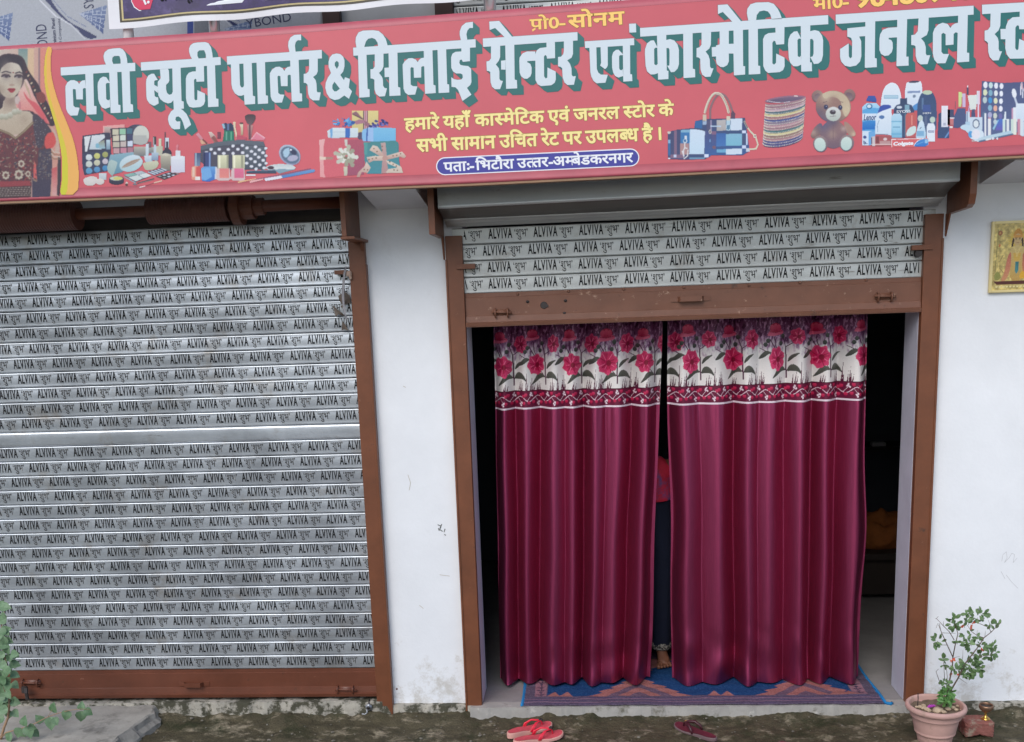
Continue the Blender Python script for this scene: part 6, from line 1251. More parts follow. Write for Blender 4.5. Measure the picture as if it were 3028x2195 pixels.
twig([base, (1000, 1000), (990, 900)], .0018, .001, -.38); twig([(975, 1040), (968, 930), (965, 860)], .0016, .001, -.36); twig([(1110, 1010), (1195, 1070)], .0012, .0006, -.39); twig([(1170, 880), (1120, 850), (1090, 860)], .0012, .0008, -.39); twig([(1000, 690), (950, 690), (900, 650)], .0016, .001, -.34)
for a in ((1370, 610, 1375, 550), (1290, 600, 1295, 545), (1420, 490, 1400, 440), (1440, 470, 1436, 430), (1480, 520, 1470, 480), (1170, 520, 1172, 450), (960, 500, 965, 455), (1440, 690, 1445, 650), (1050, 820, 1125, 800), (1150, 830, 1155, 740)): twig([(a[0], a[1]), (a[2], a[3])], .0012, .0005, -.38)
st.build('stem', M_TWIG, shrub, smooth=True)
fg = MB(); fy = MB(); fr = MB(); rl_ = random.Random(5)
def cluster(mb, x, y, rx, ry, n, l, Y=-.37, dep=.05, kind=0, up=.35):
    for i in range(n):
        a = rl_.uniform(0, 2*math.pi); q = math.sqrt(rl_.random()); yy = Y+rl_.uniform(-dep, dep)
        p = z8(x+rx*q*math.cos(a), y+ry*q*math.sin(a), yy)
        d = Vector((math.cos(a)*.8+rl_.uniform(-.5, .5), rl_.uniform(-.9, .5), -math.sin(a)*.8+up+rl_.uniform(-.6, .4)))
        nv = Vector((rl_.uniform(-.6, .6), -.9, rl_.uniform(-.1, 1.0)))
        ll = l*rl_.uniform(.7, 1.25); leaf_geo(mb, p-d.normalized()*ll*.4, d, nv, ll, ll*.50, kind)
for x, y, rx, ry, n in ((1290, 390, 105, 65, 46), (1200, 390, 45, 30, 10), (1072, 480, 62, 85, 44), (905, 655, 66, 62, 30), (1215, 680, 66, 55, 30), (1430, 760, 66, 72, 40), (1440, 700, 40, 50, 14), (1225, 890, 130, 75, 72), (1320, 850, 60, 60, 22), (1100, 930, 60, 50, 18), (1180, 960, 50, 50, 14), (1500, 480, 40, 18, 7), (1340, 700, 40, 40, 12), (1300, 780, 50, 30, 12), (1080, 655, 32, 20, 8), (968, 830, 26, 36, 10), (965, 895, 30, 22, 7), (1165, 590, 20, 40, 6), (1230, 580, 22, 40, 6), (1200, 460, 30, 30, 8), (1420, 490, 45, 30, 9), (1300, 610, 50, 25, 9)): cluster(fg, x, y, rx, ry, int(n*.72), .029)
cluster(fg, 990, 1070, 60, 36, 26, .026); cluster(fy, 995, 1170, 66, 60, 44, .030, -.39); cluster(fy, 990, 1240, 64, 40, 30, .031, -.41); cluster(fg, 1320, 950, 30, 40, 6, .034, up=-.8); cluster(fg, 1210, 985, 60, 30, 8, .032, up=-.9)
for x, y in ((1235, 510), (1340, 740), (1155, 500), (1030, 985), (1110, 985), (1262, 470), (1055, 830), (1048, 850)): cluster(fr, x, y, 8, 10, 2, .022)
fg.build('foliage', M_LEAF, shrub); fy.build('young_foliage', M_LEAFY, shrub); fr.build('red_leaves', M_LEAFR, shrub)
rebase(shrub, (PX+.02, PY, .14))

p0, p1 = gz(2859, 2187, -.05), gz(2944, 2185, -.05)
bm = bmesh.new(); bmesh.ops.create_cube(bm, size=1); bmesh.ops.subdivide_edges(bm, edges=bm.edges[:], cuts=9, use_grid_fill=True)
for v in bm.verts:
    c = v.co.copy(); q = noise.fractal(c*6, 1, 2, 4)
    e = max(abs(c.x), abs(c.y), abs(c.z)); k = sorted((abs(c.x), abs(c.y), abs(c.z)))[1]
    s_ = 1-.06*max(0, k-.40)/.1*(1+q)
    z_ = c.z
    v.co = Vector((c.x*s_+.02*q, c.y*s_+.02*q, z_*s_+.02*q))
    if z_ < -.3: v.co.z += max(0, .16-.5*abs(c.x))*1.2 if c.y < -.3 else 0
    v.co = Vector(((p0.x+p1.x)/2+v.co.x*.150, -.255+v.co.y*.110, -.010+v.co.z*.085))
b = MB(); b.bm(bm)
brick = b.build('brick', mat('worn_brick', lin((134, 84, 76)), .95, var=.25, vscale=25, bump=.6, bscale=60, col2=lin((150, 134, 118)), c2at=.58, c2w=.05, c2scale=16)); tag(brick, 'single worn red brick lying beside the pink flower pot', 'brick')
cup_ = thing('brass_cup', 'small tarnished brass incense cup on a stem, standing on the brick', 'cup')
p = z8(1372, 1465, -.265); cz = .033; cxx = p.x
M_BRASS = mat('brass', lin((206, 164, 84)), .28, metal=.9, var=.15, vscale=30); M_TARN = mat('tarnished_brass', lin((150, 118, 96)), .42, metal=.75, var=.35, vscale=40)
b = MB(); b.lathe([(.0, 0), (.0225, 0), (.0225, .003), (.018, .008), (.009, .014), (.006, .024), (.0055, .034)], (cxx, -.265, cz), 32); b.build('cup_foot', M_BRASS, cup_, smooth=True)
b = MB(); b.lathe([(.0055, .033), (.009, .038), (.020, .044), (.031, .054), (.0365, .066), (.036, .076), (.0335, .0815), (.031, .080), (.0325, .072), (.029, .060), (.016, .050), (0, .047)], (cxx, -.265, cz), 40); b.build('cup_bowl', M_TARN, cup_, smooth=True)
b = MB(); b.lathe([(.0325, .0695), (.02, .071), (0, .069)], (cxx, -.265, cz), 28); b.build('ash', M_DARK, cup_, smooth=True)
rebase(cup_, (cxx, -.265, cz))

# ------------------------------------------------------------------ concrete slab and vine at the left
slab = MB()
edge = [(331, 2194), (352, 2176), (372, 2160), (398, 2140), (425, 2122), (446, 2108), (452, 2098), (447, 2093)]
xs = [gz(x, y, .03) for x, y in edge]
topv = [Vector((-5.2, -1.3, .03)), Vector((-2.62, -1.3, .03))]+[Vector((p.x+.012*noise.noise(Vector((i*1.7, 0, 0))), p.y, .03)) for i, p in enumerate(xs)]+[Vector((-2.575, .02, .03)), Vector((-5.2, .02, .03))]
n = len(topv); dense = []
for i in range(n):
    a, c = topv[i], topv[(i+1) % n]; m_ = max(1, int((c-a).length/.03)) if 0 < i < n-2 else 1
    for k in range(m_): dense.append(a+(c-a)*k/m_)
n = len(dense); vs = []; 
for lvl in range(5):
    for i, p in enumerate(dense):
        q = noise.fractal(Vector((p.x*18, p.y*18, lvl*.9)), 1, 2, 4); inn = 1 if p.x > -4 else 0
        off = [0, .010, .026, .044, .052][lvl]*inn
        vs.append((p.x+off+.016*q*(lvl > 0)*inn, p.y+.01*q*(lvl > 0)*inn, p.z-[0, .008, .035, .06, .10][lvl]+.004*q*(lvl > 0)))
slab.add(vs, [tuple(range(n))]+[(l*n+i, (l+1)*n+i, (l+1)*n+(i+1) % n, l*n+(i+1) % n) for l in range(4) for i in range(n)])
tag(slab.build('concrete_slab', M_SLAB), 'broken grey concrete step slab lying before the closed shutter', 'slab')

vine = thing('leafy_creeper', 'green creeper with rounded leaves reaching over the concrete slab', 'plant')
VY = -.48
def z7(x, y, Y=VY): return at(x/3.3214, 1700+y/3.3214, Y)
st = MB()
def vt(pts, r0, r1, dy=0):
    k = len(pts); st.tube([z7(x, y, VY+dy*i/(k-1)) for i, (x, y) in enumerate(pts)], [r0+(r1-r0)*i/(k-1) for i in range(k)], 7)
vt([(-40, 2000), (0, 1640), (40, 1500), (80, 1400), (92, 1260), (85, 1120), (70, 980), (58, 850), (30, 750), (-10, 620), (30, 450), (50, 320)], .0085, .002, .05)
vt([(5, 1610), (60, 1550), (150, 1525), (240, 1500), (340, 1462), (450, 1405), (560, 1362), (690, 1330), (790, 1318), (880, 1322)], .004, .0012, -.06)
vt([(240, 1500), (320, 1490)], .0015, .001); vt([(470, 1395), (520, 1310)], .0015, .001); vt([(800, 1318), (800, 1280)], .0012, .0008)
st.build('stem', mat('creeper_stem', lin((150, 122, 96)), .8, var=.2), vine, smooth=True)
lv = MB(); rl_ = random.Random(11)
for x, y, s_, ang in ((55, 318, 1.3, 0), (15, 450, 1.2, 200), (60, 540, 1.2, 20), (10, 560, 1.1, 180), (40, 690, 1.3, 340), (140, 780, 1.2, 10), (5, 790, 1.0, 200), (70, 740, 1.0, 60), (15, 890, 1.2, 190), (148, 880, 1.25, 350), (65, 950, 1.3, 250), (148, 985, 1.1, 340), (15, 1040, 1.2, 200), (80, 1040, .9, 280), (70, 1105, 1.2, 250), (148, 1085, 1.1, 330), (82, 1180, 1.1, 300), (40, 1225, 1.1, 200), (150, 1250, 1.3, 350), (18, 1330, 1.3, 190), (85, 1375, 1.2, 260), (150, 1365, 1.1, 320), (5, 1200, 1.0, 180), (235, 1435, 1.25, 80), (385, 1415, 1.2, 120), (522, 1305, 1.35, 80), (650, 1385, 1.3, 250), (800, 1285, 1.0, 80), (795, 1395, 1.4, 260), (868, 1350, 1.1, 320), (500, 1462, 1.5, 280), (545, 1440, 1.0, 300), (285, 1545, 1.5, 290), (180, 1555, 1.3, 250), (318, 1500, 1.0, 330), (85, 1605, 1.4, 250), (230, 1620, 1.3, 270), (350, 1560, 1.1, 310), (150, 1640, 1.2, 260), (40, 640, 1.0, 90), (-20, 980, 1.2, 180), (-25, 1120, 1.2, 180), (-20, 700, 1.2, 180), (-15, 1420, 1.3, 180), (105, 820, .9, 40), (30, 400, .9, 100)):
    a = R(ang); d = Vector((math.cos(a), rl_.uniform(-.5, .1), math.sin(a))); nv = Vector((rl_.uniform(-.35, .35), -.8, rl_.uniform(.2, .8)))
    l_ = .058*s_/1.2; p = z7(x, y, VY+rl_.uniform(-.06, .05)); leaf_geo(lv, p-d.normalized()*l_*.5, d, nv, l_, l_*.86, 1)
lv.build('foliage', mat('creeper_leaf', lin((104, 132, 98)), .55, var=.30, vscale=28, col2=lin((74, 108, 70)), c2at=.56, c2w=.10, c2scale=18), vine)
lv3 = MB()

for x, y in [(rl_.uniform(-20, 120), rl_.uniform(280, 1400)) for _ in range(34)]:
    a = rl_.uniform(0, 6.28); d = Vector((math.cos(a), rl_.uniform(-.5, .3), math.sin(a))); nv = Vector((rl_.uniform(-.5, .5), -.8, rl_.uniform(.1, .9)))
    leaf_geo(lv2 := MB(), z7(x*.9-10, y, VY+.03), d, nv, .05, .042, 1); lv3.v, lv3.f = (lv3.v+lv2.v, lv3.f+[tuple(i+len(lv3.v) for i in q) for q in lv2.f])
lv3.build('foliage', bpy.data.materials['creeper_leaf'], vine)
rebase(vine, (-3.35, VY, -.05))
# ------------------------------------------------------------------ sandals
def sandal(name, lab, toe, heel, wid, thick, m_side, m_bed, m_strap, gold=False, group=None, zb=-.048, split=True, mirror=1):
    t = thing(name, lab, 'sandal', group=group)
    toe = Vector((toe.x, toe.y, 0)); heel = Vector((heel.x, heel.y, 0)); Lg = (toe-heel).length; d = (toe-heel).normalized(); s_ = Vector((-d.y, d.x, 0))
    out = []
    for k in range(48):
        a = 2*math.pi*k/48; u = .5-.5*math.cos(a); side = math.sin(a)
        w_ = (.36+.16*sm(min(1, max(0, (u-.30)/.42))))*math.sqrt(max(0, 1-(abs(2*u-1))**5.5))
        cv = mirror*.05*math.sin(u*math.pi)*wid
        out.append((u, (w_*(1 if side >= 0 else -1) if abs(side) > 1e-6 else 0)*wid, cv))
    b = MB(); bb = MB(); vs = []; n = len(out)
    for lvl in range(4):
        for u, w_, cv in out:
            th = thick*(1.0-.45*sm(min(1, max(0, (u-.25)/.35)))); up = .010*max(0, (u-.80)/.2)**2
            ins = [.97, 1.0, 1.0, .965][lvl]; zz = zb+up+[0, .004, th-.004, th][lvl]
            q = heel+d*(Lg*(.5+(u-.5)*(.985 if lvl in (0, 3) else 1)))+s_*(w_*ins+cv); vs.append((q.x, q.y, zz))
    b.add(vs, [tuple(range(n))[::-1]]+[(l*n+i, l*n+(i+1) % n, (l+1)*n+(i+1) % n, (l+1)*n+i) for l in range(3) for i in range(n)]+[tuple(range(3*n, 4*n))])
    b.build('sole', m_side, t)
    vs = []
    for u, w_, cv in out:
        th = thick*(1.0-.45*sm(min(1, max(0, (u-.25)/.35)))); up = .010*max(0, (u-.80)/.2)**2
        q = heel+d*(Lg*(.5+(u-.5)*.955))+s_*(w_*.92+cv); vs.append((q.x, q.y, zb+up+th+.0015))
    bb.add(vs, [tuple(range(n))]); bb.build('footbed', m_bed, t)
    def pt(u, v, h):
        th = thick*(1.0-.45*sm(min(1, max(0, (u-.25)/.35)))); q = heel+d*(Lg*u)+s_*(v*wid); return Vector((q.x, q.y, zb+th+h))
    st = MB(); tp_ = (.80, .02)
    for sg in (-1, 1):
        for o in ((-.02, 0, .02) if split else (0,)):
            pts = [pt(.46+o, sg*.47, -.004), pt(.50+o, sg*.45, .020), pt(.60+o*.7, sg*.30, .040), pt(.72+o*.4, sg*.11, .036), pt(tp_[0]-.02, tp_[1], .026), pt(tp_[0], tp_[1], -.002)]
            st.tube(pts, .0042 if split else [.005, .008, .009, .007, .0055, .004], 8)
    st.build('strap', m_strap, t, smooth=True)
    if gold:
        g = MB()
        for k in (-1, 1):
            p = pt(tp_[0]-.05, tp_[1]+k*.06, .036); bm = bmesh.new(); bmesh.ops.create_uvsphere(bm, u_segments=10, v_segments=8, radius=.0045, matrix=Matrix.Translation(p)); g.bm(bm)
        g.build('gold_stud', M_BRASS, t, smooth=True)
    else:
        g = MB(); p = pt(tp_[0]-.04, tp_[1], .034)
        for k in range(5): g.tube([p+Vector((.012*math.cos(k*1.3), .012*math.sin(k*1.3), .002)), p+Vector((.004*math.cos(k*1.3+1), .004*math.sin(k*1.3+1), .010))], .0042, 7)
        g.build('black_bow', M_DARK, t, smooth=True)
    rebase(t, (heel+toe)/2+Vector((0, 0, zb))); return t
M_PINKB = mat('pink_footbed', lin((198, 78, 88)), .7, var=.15, vscale=20); M_PINKS = mat('red_pink_strap', lin((232, 46, 70)), .4); M_CREAM = mat('pale_pink_sole', lin((214, 160, 148)), .7, var=.1)
M_MAR = mat('maroon_footbed', lin((92, 30, 44)), .6, var=.15, vscale=20); M_MARS = mat('maroon_strap', lin((66, 24, 34)), .45); M_MARSO = mat('grey_maroon_sole', lin((110, 90, 92)), .6)
sandal('sandal', 'pink sandal with red straps and black bow, the one nearer the door sill', gz(1630, 2134, -.02), gz(1500, 2170, -.02), .088, .032, M_CREAM, M_PINKB, M_PINKS, group='pink sandals by the sill')
sandal('sandal', 'pink sandal with red straps and black bow, the one farther from the door sill', gz(1664, 2160, -.02), gz(1518, 2192, -.02), .088, .032, M_CREAM, M_PINKB, M_PINKS, group='pink sandals by the sill', mirror=-1)
sandal('sandal', 'dark maroon flip flop with two gold studs, lying slantwise before the rug', gz(1998, 2136, -.03), gz(2118, 2184, -.03), .085, .020, M_MARSO, M_MAR, M_MARS, True, 'maroon flip flops', split=False)
sandal('sandal', 'dark maroon flip flop mostly cut off at the bottom edge of the photo', gz(2310, 2192, -.03), gz(2395, 2300, -.03), .085, .020, M_MARSO, M_MAR, M_MARS, True, 'maroon flip flops', split=False, mirror=-1)

# ------------------------------------------------------------------ padlock, torn strip
lock = thing('padlock', 'grey metal padlock hanging open at the foot of the brown door frame', 'padlock')
p = at(1088, 2090, -.012)
bm = bmesh.new(); bmesh.ops.create_cube(bm, size=1); bmesh.ops.bevel(bm, geom=bm.edges[:], offset=.22, segments=3, affect='EDGES')
for v in bm.verts: v.co = Vector((p.x+.006+v.co.x*.036, -.018+v.co.y*.018, p.z+v.co.z*.038))
b = MB(); b.bm(bm); b.build('lock_body', M_GREYM, lock, smooth=True)
b = MB(); b.tube([(p.x-.006, -.018, p.z-.012), (p.x-.004, -.02, p.z-.032), (p.x-.018, -.026, p.z-.042), (p.x-.034, -.03, p.z-.036)], .005, 8); b.build('shackle', M_GREYM, lock, smooth=True)
b = MB(); b.tube([(p.x+.006, -.026, p.z), (p.x+.006, -.030, p.z)], .009, 12); b.tube([(p.x+.006, -.012, p.z+.016), (p.x+.004, .02, p.z+.03)], .005, 8); b.build('keyhole_cover', M_DARK, lock, smooth=True)
rebase(lock, (p.x, -.018, p.z-.03))
strp = thing('torn_strip', 'torn grey plastic strip hanging from the catch of the closed shutter', 'strip')
b = MB(); pts = [(1023, 788, 4), (1018, 812, 5), (1016, 840, 6), (1014, 870, 6), (1016, 900, 5), (1020, 925, 5), (1026, 952, 3)]
vs = []
for i, (x, y, w) in enumerate(pts):
    Y = -.016-.006*math.sin(i*1.3); vs += [at(x-w*.6, y, Y), at(x+w*.6, y+1, Y-.005)]
b.add(vs, [(2*i, 2*i+1, 2*i+3, 2*i+2) for i in range(len(pts)-1)]); o = b.build('plastic_strip', mat('grey_plastic', (.30, .29, .31), .5), strp, smooth=True); o.modifiers.new('thickness', 'SOLIDIFY').thickness = .0015
b = MB()
for P_ in (((1000, 876), (1018, 862), (1034, 874), (1036, 896), (1012, 902), (1004, 890)), ((984, 902), (998, 916), (1012, 926), (1020, 936), (1002, 930), (992, 936)), ((1012, 950), (1022, 962), (1030, 978), (1018, 974), (1010, 978)), ((1006, 905), (1014, 902), (1012, 914))):
    b.fan([at(x, y, .024-.006*(k % 3)) for k, (x, y) in enumerate(P_)][::-1])
o = b.build('tape_scrap', mat('brown_tape', lin((96, 84, 74)), .6, var=.3, vscale=40), strp); o.modifiers.new('thickness', 'SOLIDIFY').thickness = .0012
b = MB(); p0, p1 = at(1023, 802, -.01), at(1041, 827, -.01); b.box(p0.x, p1.x, -.020, .0, p1.z+.016, p0.z, .004); b.box(p1.x-.014, p1.x, -.018, -.002, p1.z, p1.z+.02, .003); b.build('catch_peg', mat('bare_peg', lin((176, 150, 134)), .6, var=.15), strp)
rebase(strp, at(1020, 800, -.01))

# ------------------------------------------------------------------ framed print on the right wall
pic = thing('framed_print', 'gold framed devotional print of a crowned robed figure, high on the right wall', 'picture')
bl, tl = at(2923, 867, .02), at(2941, 655, .02)
wd_, x0 = .262, 2.052
K = Canvas(0, 0, 1, 0, 0, 1000, 1350, 9)
K.al[:] = True; K.col[:] = (206, 186, 120)
n1 = np.vectorize(lambda x, y: noise.fractal(Vector((x*.012, y*.012, 5)), 1, 2, 5))(K.X, K.Y); K.col += n1[..., None]*52*np.array((1, .95, .6))
for k in range(30):
    a = math.pi*2*k/30; K.poly([(500+130*math.cos(a-.06), 330+130*math.sin(a-.06)), (500+250*math.cos(a), 330+250*math.sin(a)), (500+130*math.cos(a+.06), 330+130*math.sin(a+.06))], (222, 186, 40))
K.ell(500, 330, 150, 150, (216, 186, 96)); K.poly([(400, 260), (430, 150), (500, 100), (570, 150), (600, 260)], (206, 150, 70), sm=1); K.ell(500, 330, 92, 116, (206, 178, 130)); K.poly([(400, 240), (600, 240), (585, 290), (415, 290)], (214, 160, 84)); K.poly([(395, 290), (430, 330), (405, 470), (370, 480)], (76, 50, 34)); K.poly([(605, 290), (570, 330), (595, 470), (630, 480)], (76, 50, 34))
for x in (462, 538): K.ell(x, 320, 18, 9, (96, 70, 50)); K.line([(x-22, 300), (x+22, 300)], 8, (120, 84, 60))
K.line([(500, 330), (500, 362)], 8, (170, 136, 96)); K.line([(476, 392), (524, 392)], 9, (150, 84, 60))
K.poly([(360, 520), (430, 450), (570, 450), (640, 520), (690, 780), (640, 800), (620, 1180), (380, 1180), (360, 800), (310, 780)], (210, 188, 130), (196, 160, 90), sm=1); K.poly([(310, 640), (380, 560), (390, 900), (300, 1160), (180, 1180), (260, 980)], (196, 116, 100), (206, 150, 110), sm=1); K.poly([(690, 640), (620, 560), (610, 900), (700, 1160), (820, 1180), (740, 980)], (190, 110, 96), (206, 140, 90), sm=1)
K.poly([(470, 780), (540, 780), (545, 960), (505, 1030), (470, 960)], (60, 124, 130), (90, 150, 150)); K.poly([(420, 600), (580, 600), (560, 760), (440, 760)], (214, 176, 90)); K.poly([(600, 960), (720, 1000), (700, 1120), (560, 1130)], (226, 176, 60), sm=1)
for k in range(3): K.line([(400+20*k, 480), (500, 560+60*k), (600-20*k, 480)], 9, (226, 206, 140))
K.poly([(40, 1170), (960, 1170), (900, 1240), (110, 1240)], (96, 50, 40)); 
for k in range(12): K.ell(110+k*72, 1280, 26, 20, (226, 216, 160))
for x, y, r in ((130, 190, 46), (870, 190, 46)): K.ell(x, y, r, r, (170, 104, 76)); K.ell(x, y, r*.5, r*.5, (206, 160, 100))
K.line([(210, 640), (150, 760), (160, 900), (240, 1000)], 14, (150, 130, 80)); K.line([(90, 120), (60, 1100)], 16, (150, 140, 84)); K.line([(910, 120), (940, 1100)], 16, (150, 140, 84))
K.ell(130, 440, 20, 30, (206, 130, 80)); K.ell(870, 440, 20, 30, (206, 130, 80)); K.poly([(60, 1000), (140, 960), (200, 1080), (120, 1160), (50, 1130)], (150, 150, 84), sm=1)
K.col = (K.col-128)*1.12+122; K.grain(6)
zb_, zt_ = bl.z+.012, tl.z-.012
K.mesh('gold_print', lambda X, Y: np.stack([x0+.012+X/1000*(wd_-.024), np.full_like(X, .0235), zt_-(zt_-zb_)*Y/1350], 1), vcol_mat('gold_foil_print', .35, .6), pic, gain=.9)
M_GOLD = mat('gold_frame', lin((224, 206, 150)), .35, metal=.3, var=.1)
b = MB(); b.box(x0, x0+.013, .018, .036, bl.z, tl.z, .002); b.box(x0+wd_-.013, x0+wd_, .018, .036, bl.z, tl.z, .002); b.box(x0+.013, x0+wd_-.013, .0185, .036, bl.z, bl.z+.013, .002); b.box(x0+.013, x0+wd_-.013, .0185, .036, tl.z-.013, tl.z, .002); b.build('picture_frame', M_GOLD, pic)
b = MB(); b.box(x0+.01, x0+wd_-.01, .025, .0395, bl.z+.01, tl.z-.01); b.build('backing', M_FRAME, pic)
rebase(pic, (x0+wd_/2, .03, bl.z))

# ------------------------------------------------------------------ above the sign: wrapped panels, upper shutter, banner, posts
UY = .02
pan = thing('wrapped_panel', 'grey film wrapped wall panels printed with navy swooshes above the sign', 'panel')
K = Canvas(0, 0, 2.739, -300, -420, 2600, 420, 7)
K.al[:] = True; K.col[:] = (168, 172, 180)
NV, NV2 = (34, 44, 92), (96, 110, 150)
for ox_, oy_ in ((0, 0), (-880, 360), (1250, -40), (900, -520), (100, -600)):
    K.poly([(335+ox_, -30+oy_), (390+ox_, -40+oy_), (470+ox_, 90+oy_), (560+ox_, 180+oy_), (700+ox_, 250+oy_), (810+ox_, 310+oy_), (700+ox_, 320+oy_), (600+ox_, 210+oy_), (500+ox_, 150+oy_)], NV, sm=1)
    K.line([(320+ox_, 0+oy_), (450+ox_, 130+oy_), (570+ox_, 200+oy_), (690+ox_, 320+oy_)], 7, (214, 216, 224)); K.line([(420+ox_, -10+oy_), (540+ox_, 130+oy_), (700+ox_, 220+oy_)], 5, NV2)
for ox_, oy_ in ((0, 0), (-760, 60), (1180, 120), (640, -560), (-120, -640)):
    K.poly([(640+ox_, 112+oy_), (865+ox_, 42+oy_), (835+ox_, 275+oy_)], (112, 130, 164), (60, 80, 130))
    for k in range(1, 6):
        t = k/6; K.line([(640+ox_+t*225, 112+oy_-t*70), (640+ox_+t*195, 112+oy_+t*163)], 5, (170, 180, 200)); K.line([(865+ox_-30*t, 42+oy_+233*t), (640+ox_+.12*t*100, 112+oy_+4*t)], 5, (170, 180, 200))
K.rect(2390-875, 40, 2440-875, 420, (30, 60, 140)); K.rect(2445-875, 30, 2600-875, 420, (120, 124, 132))
K.grain(3)
K.mesh('panel_face', plane_fn(UY), vcol_mat('panel_film', .35, .5), pan, gain=.9)
lo = at(-150, 150, UY); hi = at(945, -250, UY); b = MB(); b.box(lo.x-.3, hi.x, UY+.003, .0395, 3.2, 4.6); b.build('panel_core', M_GREYM, pan)
def text_up(name, txt, A_, B_, h, m_, off):        # printed sideways: runs from A_ to B_ with letter height h to the right
    vs, fs, w = line([txt], off, 3); ux, uy = (B_[0]-A_[0])/w, (B_[1]-A_[1])/w; ln = math.hypot(B_[0]-A_[0], B_[1]-A_[1]); nx_, ny_ = (B_[1]-A_[1])/ln, -(B_[0]-A_[0])/ln
    b = MB(); b.add([at(A_[0]+ux*x+nx_*y/.7*h, A_[1]+uy*x+ny_*y/.7*h, UY-.001) for x, y in vs], fs); b.build(name, m_, pan)
z1 = lambda x, y: (x/2.739, y/2.739)
M_NAV3 = mat('navy_film_print', lin((44, 50, 84)), .5)
text_up('panel_lettering', 'BOND', z1(392, 430), z1(372, 195), 32, M_NAV3, .0); text_up('panel_lettering', 'Aluminium Panel', z1(462, 420), z1(440, 150), 10, M_NAV3, .02)
text_up('panel_lettering', 'Metal Composite', z1(505, 420), z1(486, 150), 8, M_NAV3, .0); text_up('panel_lettering', 'YBOND', (730, 84), (862, 62), 26, M_NAV3, .0); text_up('panel_lettering', 'SYBOND', z1(760, 70), z1(740, -260), 30, M_NAV3, .0)
rebase(pan, (-2.2, UY, 3.2))
M_POSTB = mat('dark_brown_post', lin((62, 40, 36)), .5, var=.1)
for a, c, lab in ((952, 1004, 'dark brown upright post above the sign, next to the wrapped panels'), (1286, 1340, 'dark brown upright post above the sign, at the edge of the upper shutter')):
    p0, p1 = at(a, 40, -.01), at(c, 40, -.01); b = MB(); b.box(p0.x, p1.x, -.012, .0395, 3.181, 4.9, .003); tag(b.build('door_post', M_POSTB), lab, 'post', 'brown posts above the sign')
ush = thing('upper_shutter', 'upper floor grey rolling shutter with stencilled lettering, just showing above the sign', 'shutter')
p0 = at(1341, 20, .0); sc3 = slats(p0.x, 2.4, 3.23, .085, 16, .02, 31, .8).build('slat_curtain', M_STEELW, ush, smooth=True)
A, H = stencils(3.23, .085, .02, {k: p0.x+.05*((k*7) % 5) for k in range(16)}, .24, p0.x, 2.35, .24, .30, .05, 31, .8, 16)
A.build('lettering', M_INK, sc3); H.build('thin_lettering', M_INK2, sc3); rebase(ush, (1, .02, 3.2))
def post(px0, px1, py, r_k, m_, lab, Y=-.42):
    p0, p1 = at(px0, py, Y), at(px1, py, Y); x = (p0.x+p1.x)/2; r = (p1.x-p0.x)/2
    b = MB(); b.tube([(x, Y, 3.181), (x, Y, 4.7)], r, 24); tag(b.build('support_pipe', m_, smooth=True), lab, 'pipe', 'pipes standing behind the sign')
post(365, 395, 100, 1, M_WPOST, 'white painted pipe holding the left end of the purple banner')
post(618, 650, 80, 1, M_CHROME, 'chrome pipe between the sign and the middle of the purple banner')
post(1431, 1467, 15, 1, M_CHROME, 'chrome pipe right of the banner, before the upper shutter')
ban = thing('cloth_banner', 'purple printed banner with white hem hanging above the left half of the sign', 'banner')
BYY = -.46
def wob(x, y): return .012*math.sin(x*.009)+.008*noise.noise(Vector((x*.006, y*.01, 3)))
def patch(name, q00, q10, q01, q11, m_, dy, n=50, k=8):
    b = MB(); vs = []
    for i in range(n+1):
        for j in range(k+1):
            s_, t_ = i/n, j/k
            x = (q00[0]*(1-s_)+q10[0]*s_)*(1-t_)+(q01[0]*(1-s_)+q11[0]*s_)*t_; y = (q00[1]*(1-s_)+q10[1]*s_)*(1-t_)+(q01[1]*(1-s_)+q11[1]*s_)*t_
            y += 3*math.sin(x*.02)*(1-t_)
            vs.append(at(x, y, BYY+wob(x, y)-dy))
    b.add(vs, [(i*(k+1)+j, (i+1)*(k+1)+j, (i+1)*(k+1)+j+1, i*(k+1)+j+1) for i in range(n) for j in range(k)])
    return b.build(name, m_, ban, smooth=True)
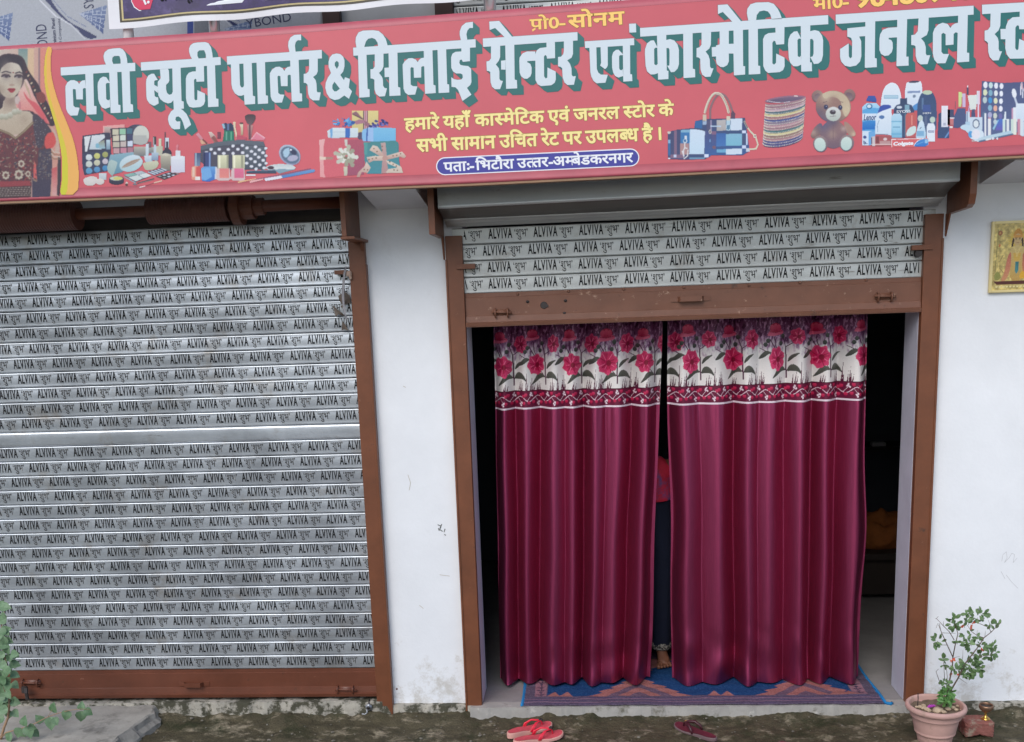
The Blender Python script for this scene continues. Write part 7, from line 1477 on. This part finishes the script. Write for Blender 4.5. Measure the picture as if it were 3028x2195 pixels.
M_PUR = mat('purple_flex', lin((58, 44, 92)), .42, var=.35, vscale=14, col2=lin((84, 70, 120)), c2at=.6, c2scale=20)
patch('banner_cloth', (323, 86), (1560, -14), (300, -300), (1500, -380), mat('white_flex', (.74, .74, .77), .5, var=.04), 0)
patch('print_edge', (355, 65), (1545, -32), (332, -300), (1500, -372), mat('gold_black_edge', lin((70, 62, 50)), .5), .0012)
patch('print_edge', (361, 59), (1540, -38), (338, -300), (1496, -372), mat('gold_line', lin((196, 180, 130)), .5), .0020)
patch('purple_print', (366, 54), (1536, -43), (343, -300), (1492, -372), M_PUR, .0028)
M_REDP = mat('red_badge', lin((206, 40, 84)), .45)
def bpoly(name, P_, m_, dy):
    b = MB(); b.fan([at(x, y, BYY+wob(x, y)-dy) for x, y in P_][::-1]); b.build(name, m_, ban)
for ox_, oy_ in ((0, 0), (372, -33), (744, -66)):
    bpoly('print_badge', [(385+ox_, -60+oy_), (388+ox_, 5+oy_), (396+ox_, 22+oy_), (412+ox_, 33+oy_), (600+ox_, 18+oy_), (716+ox_, 8+oy_), (728+ox_, -8+oy_), (730+ox_, -60+oy_)], M_WPR, .0036)
    bpoly('print_badge', [(387+ox_, -60+oy_), (390+ox_, 5+oy_), (398+ox_, 20+oy_), (412+ox_, 30+oy_), (444+ox_, 27+oy_), (470+ox_, -60+oy_)], M_REDP, .0044)
def btext(txt, A_, B_, h, m_):
    vs, fs, w = line(txt, .02, 3); b = MB()
    b.add([at(A_[0]+(B_[0]-A_[0])*x/w, A_[1]+(B_[1]-A_[1])*x/w+(.62-y)/.62*h, BYY+wob(A_[0]+(B_[0]-A_[0])*x/w, A_[1])-.0056) for x, y in vs], fs); b.build('banner_lettering', m_, ban)
btext(['५.'], (406, -22), (442, -25), 34, M_WPR); btext(['उ', 'ि', 'चत', ' ', 'मूल्य'.replace('ल्य', 'लय')], (470, -26), (600, -38), 30, M_INK)
btext(['६.'], (780, -55), (816, -58), 34, M_WPR)
rebase(ban, (-1.6, BYY, 3.6))
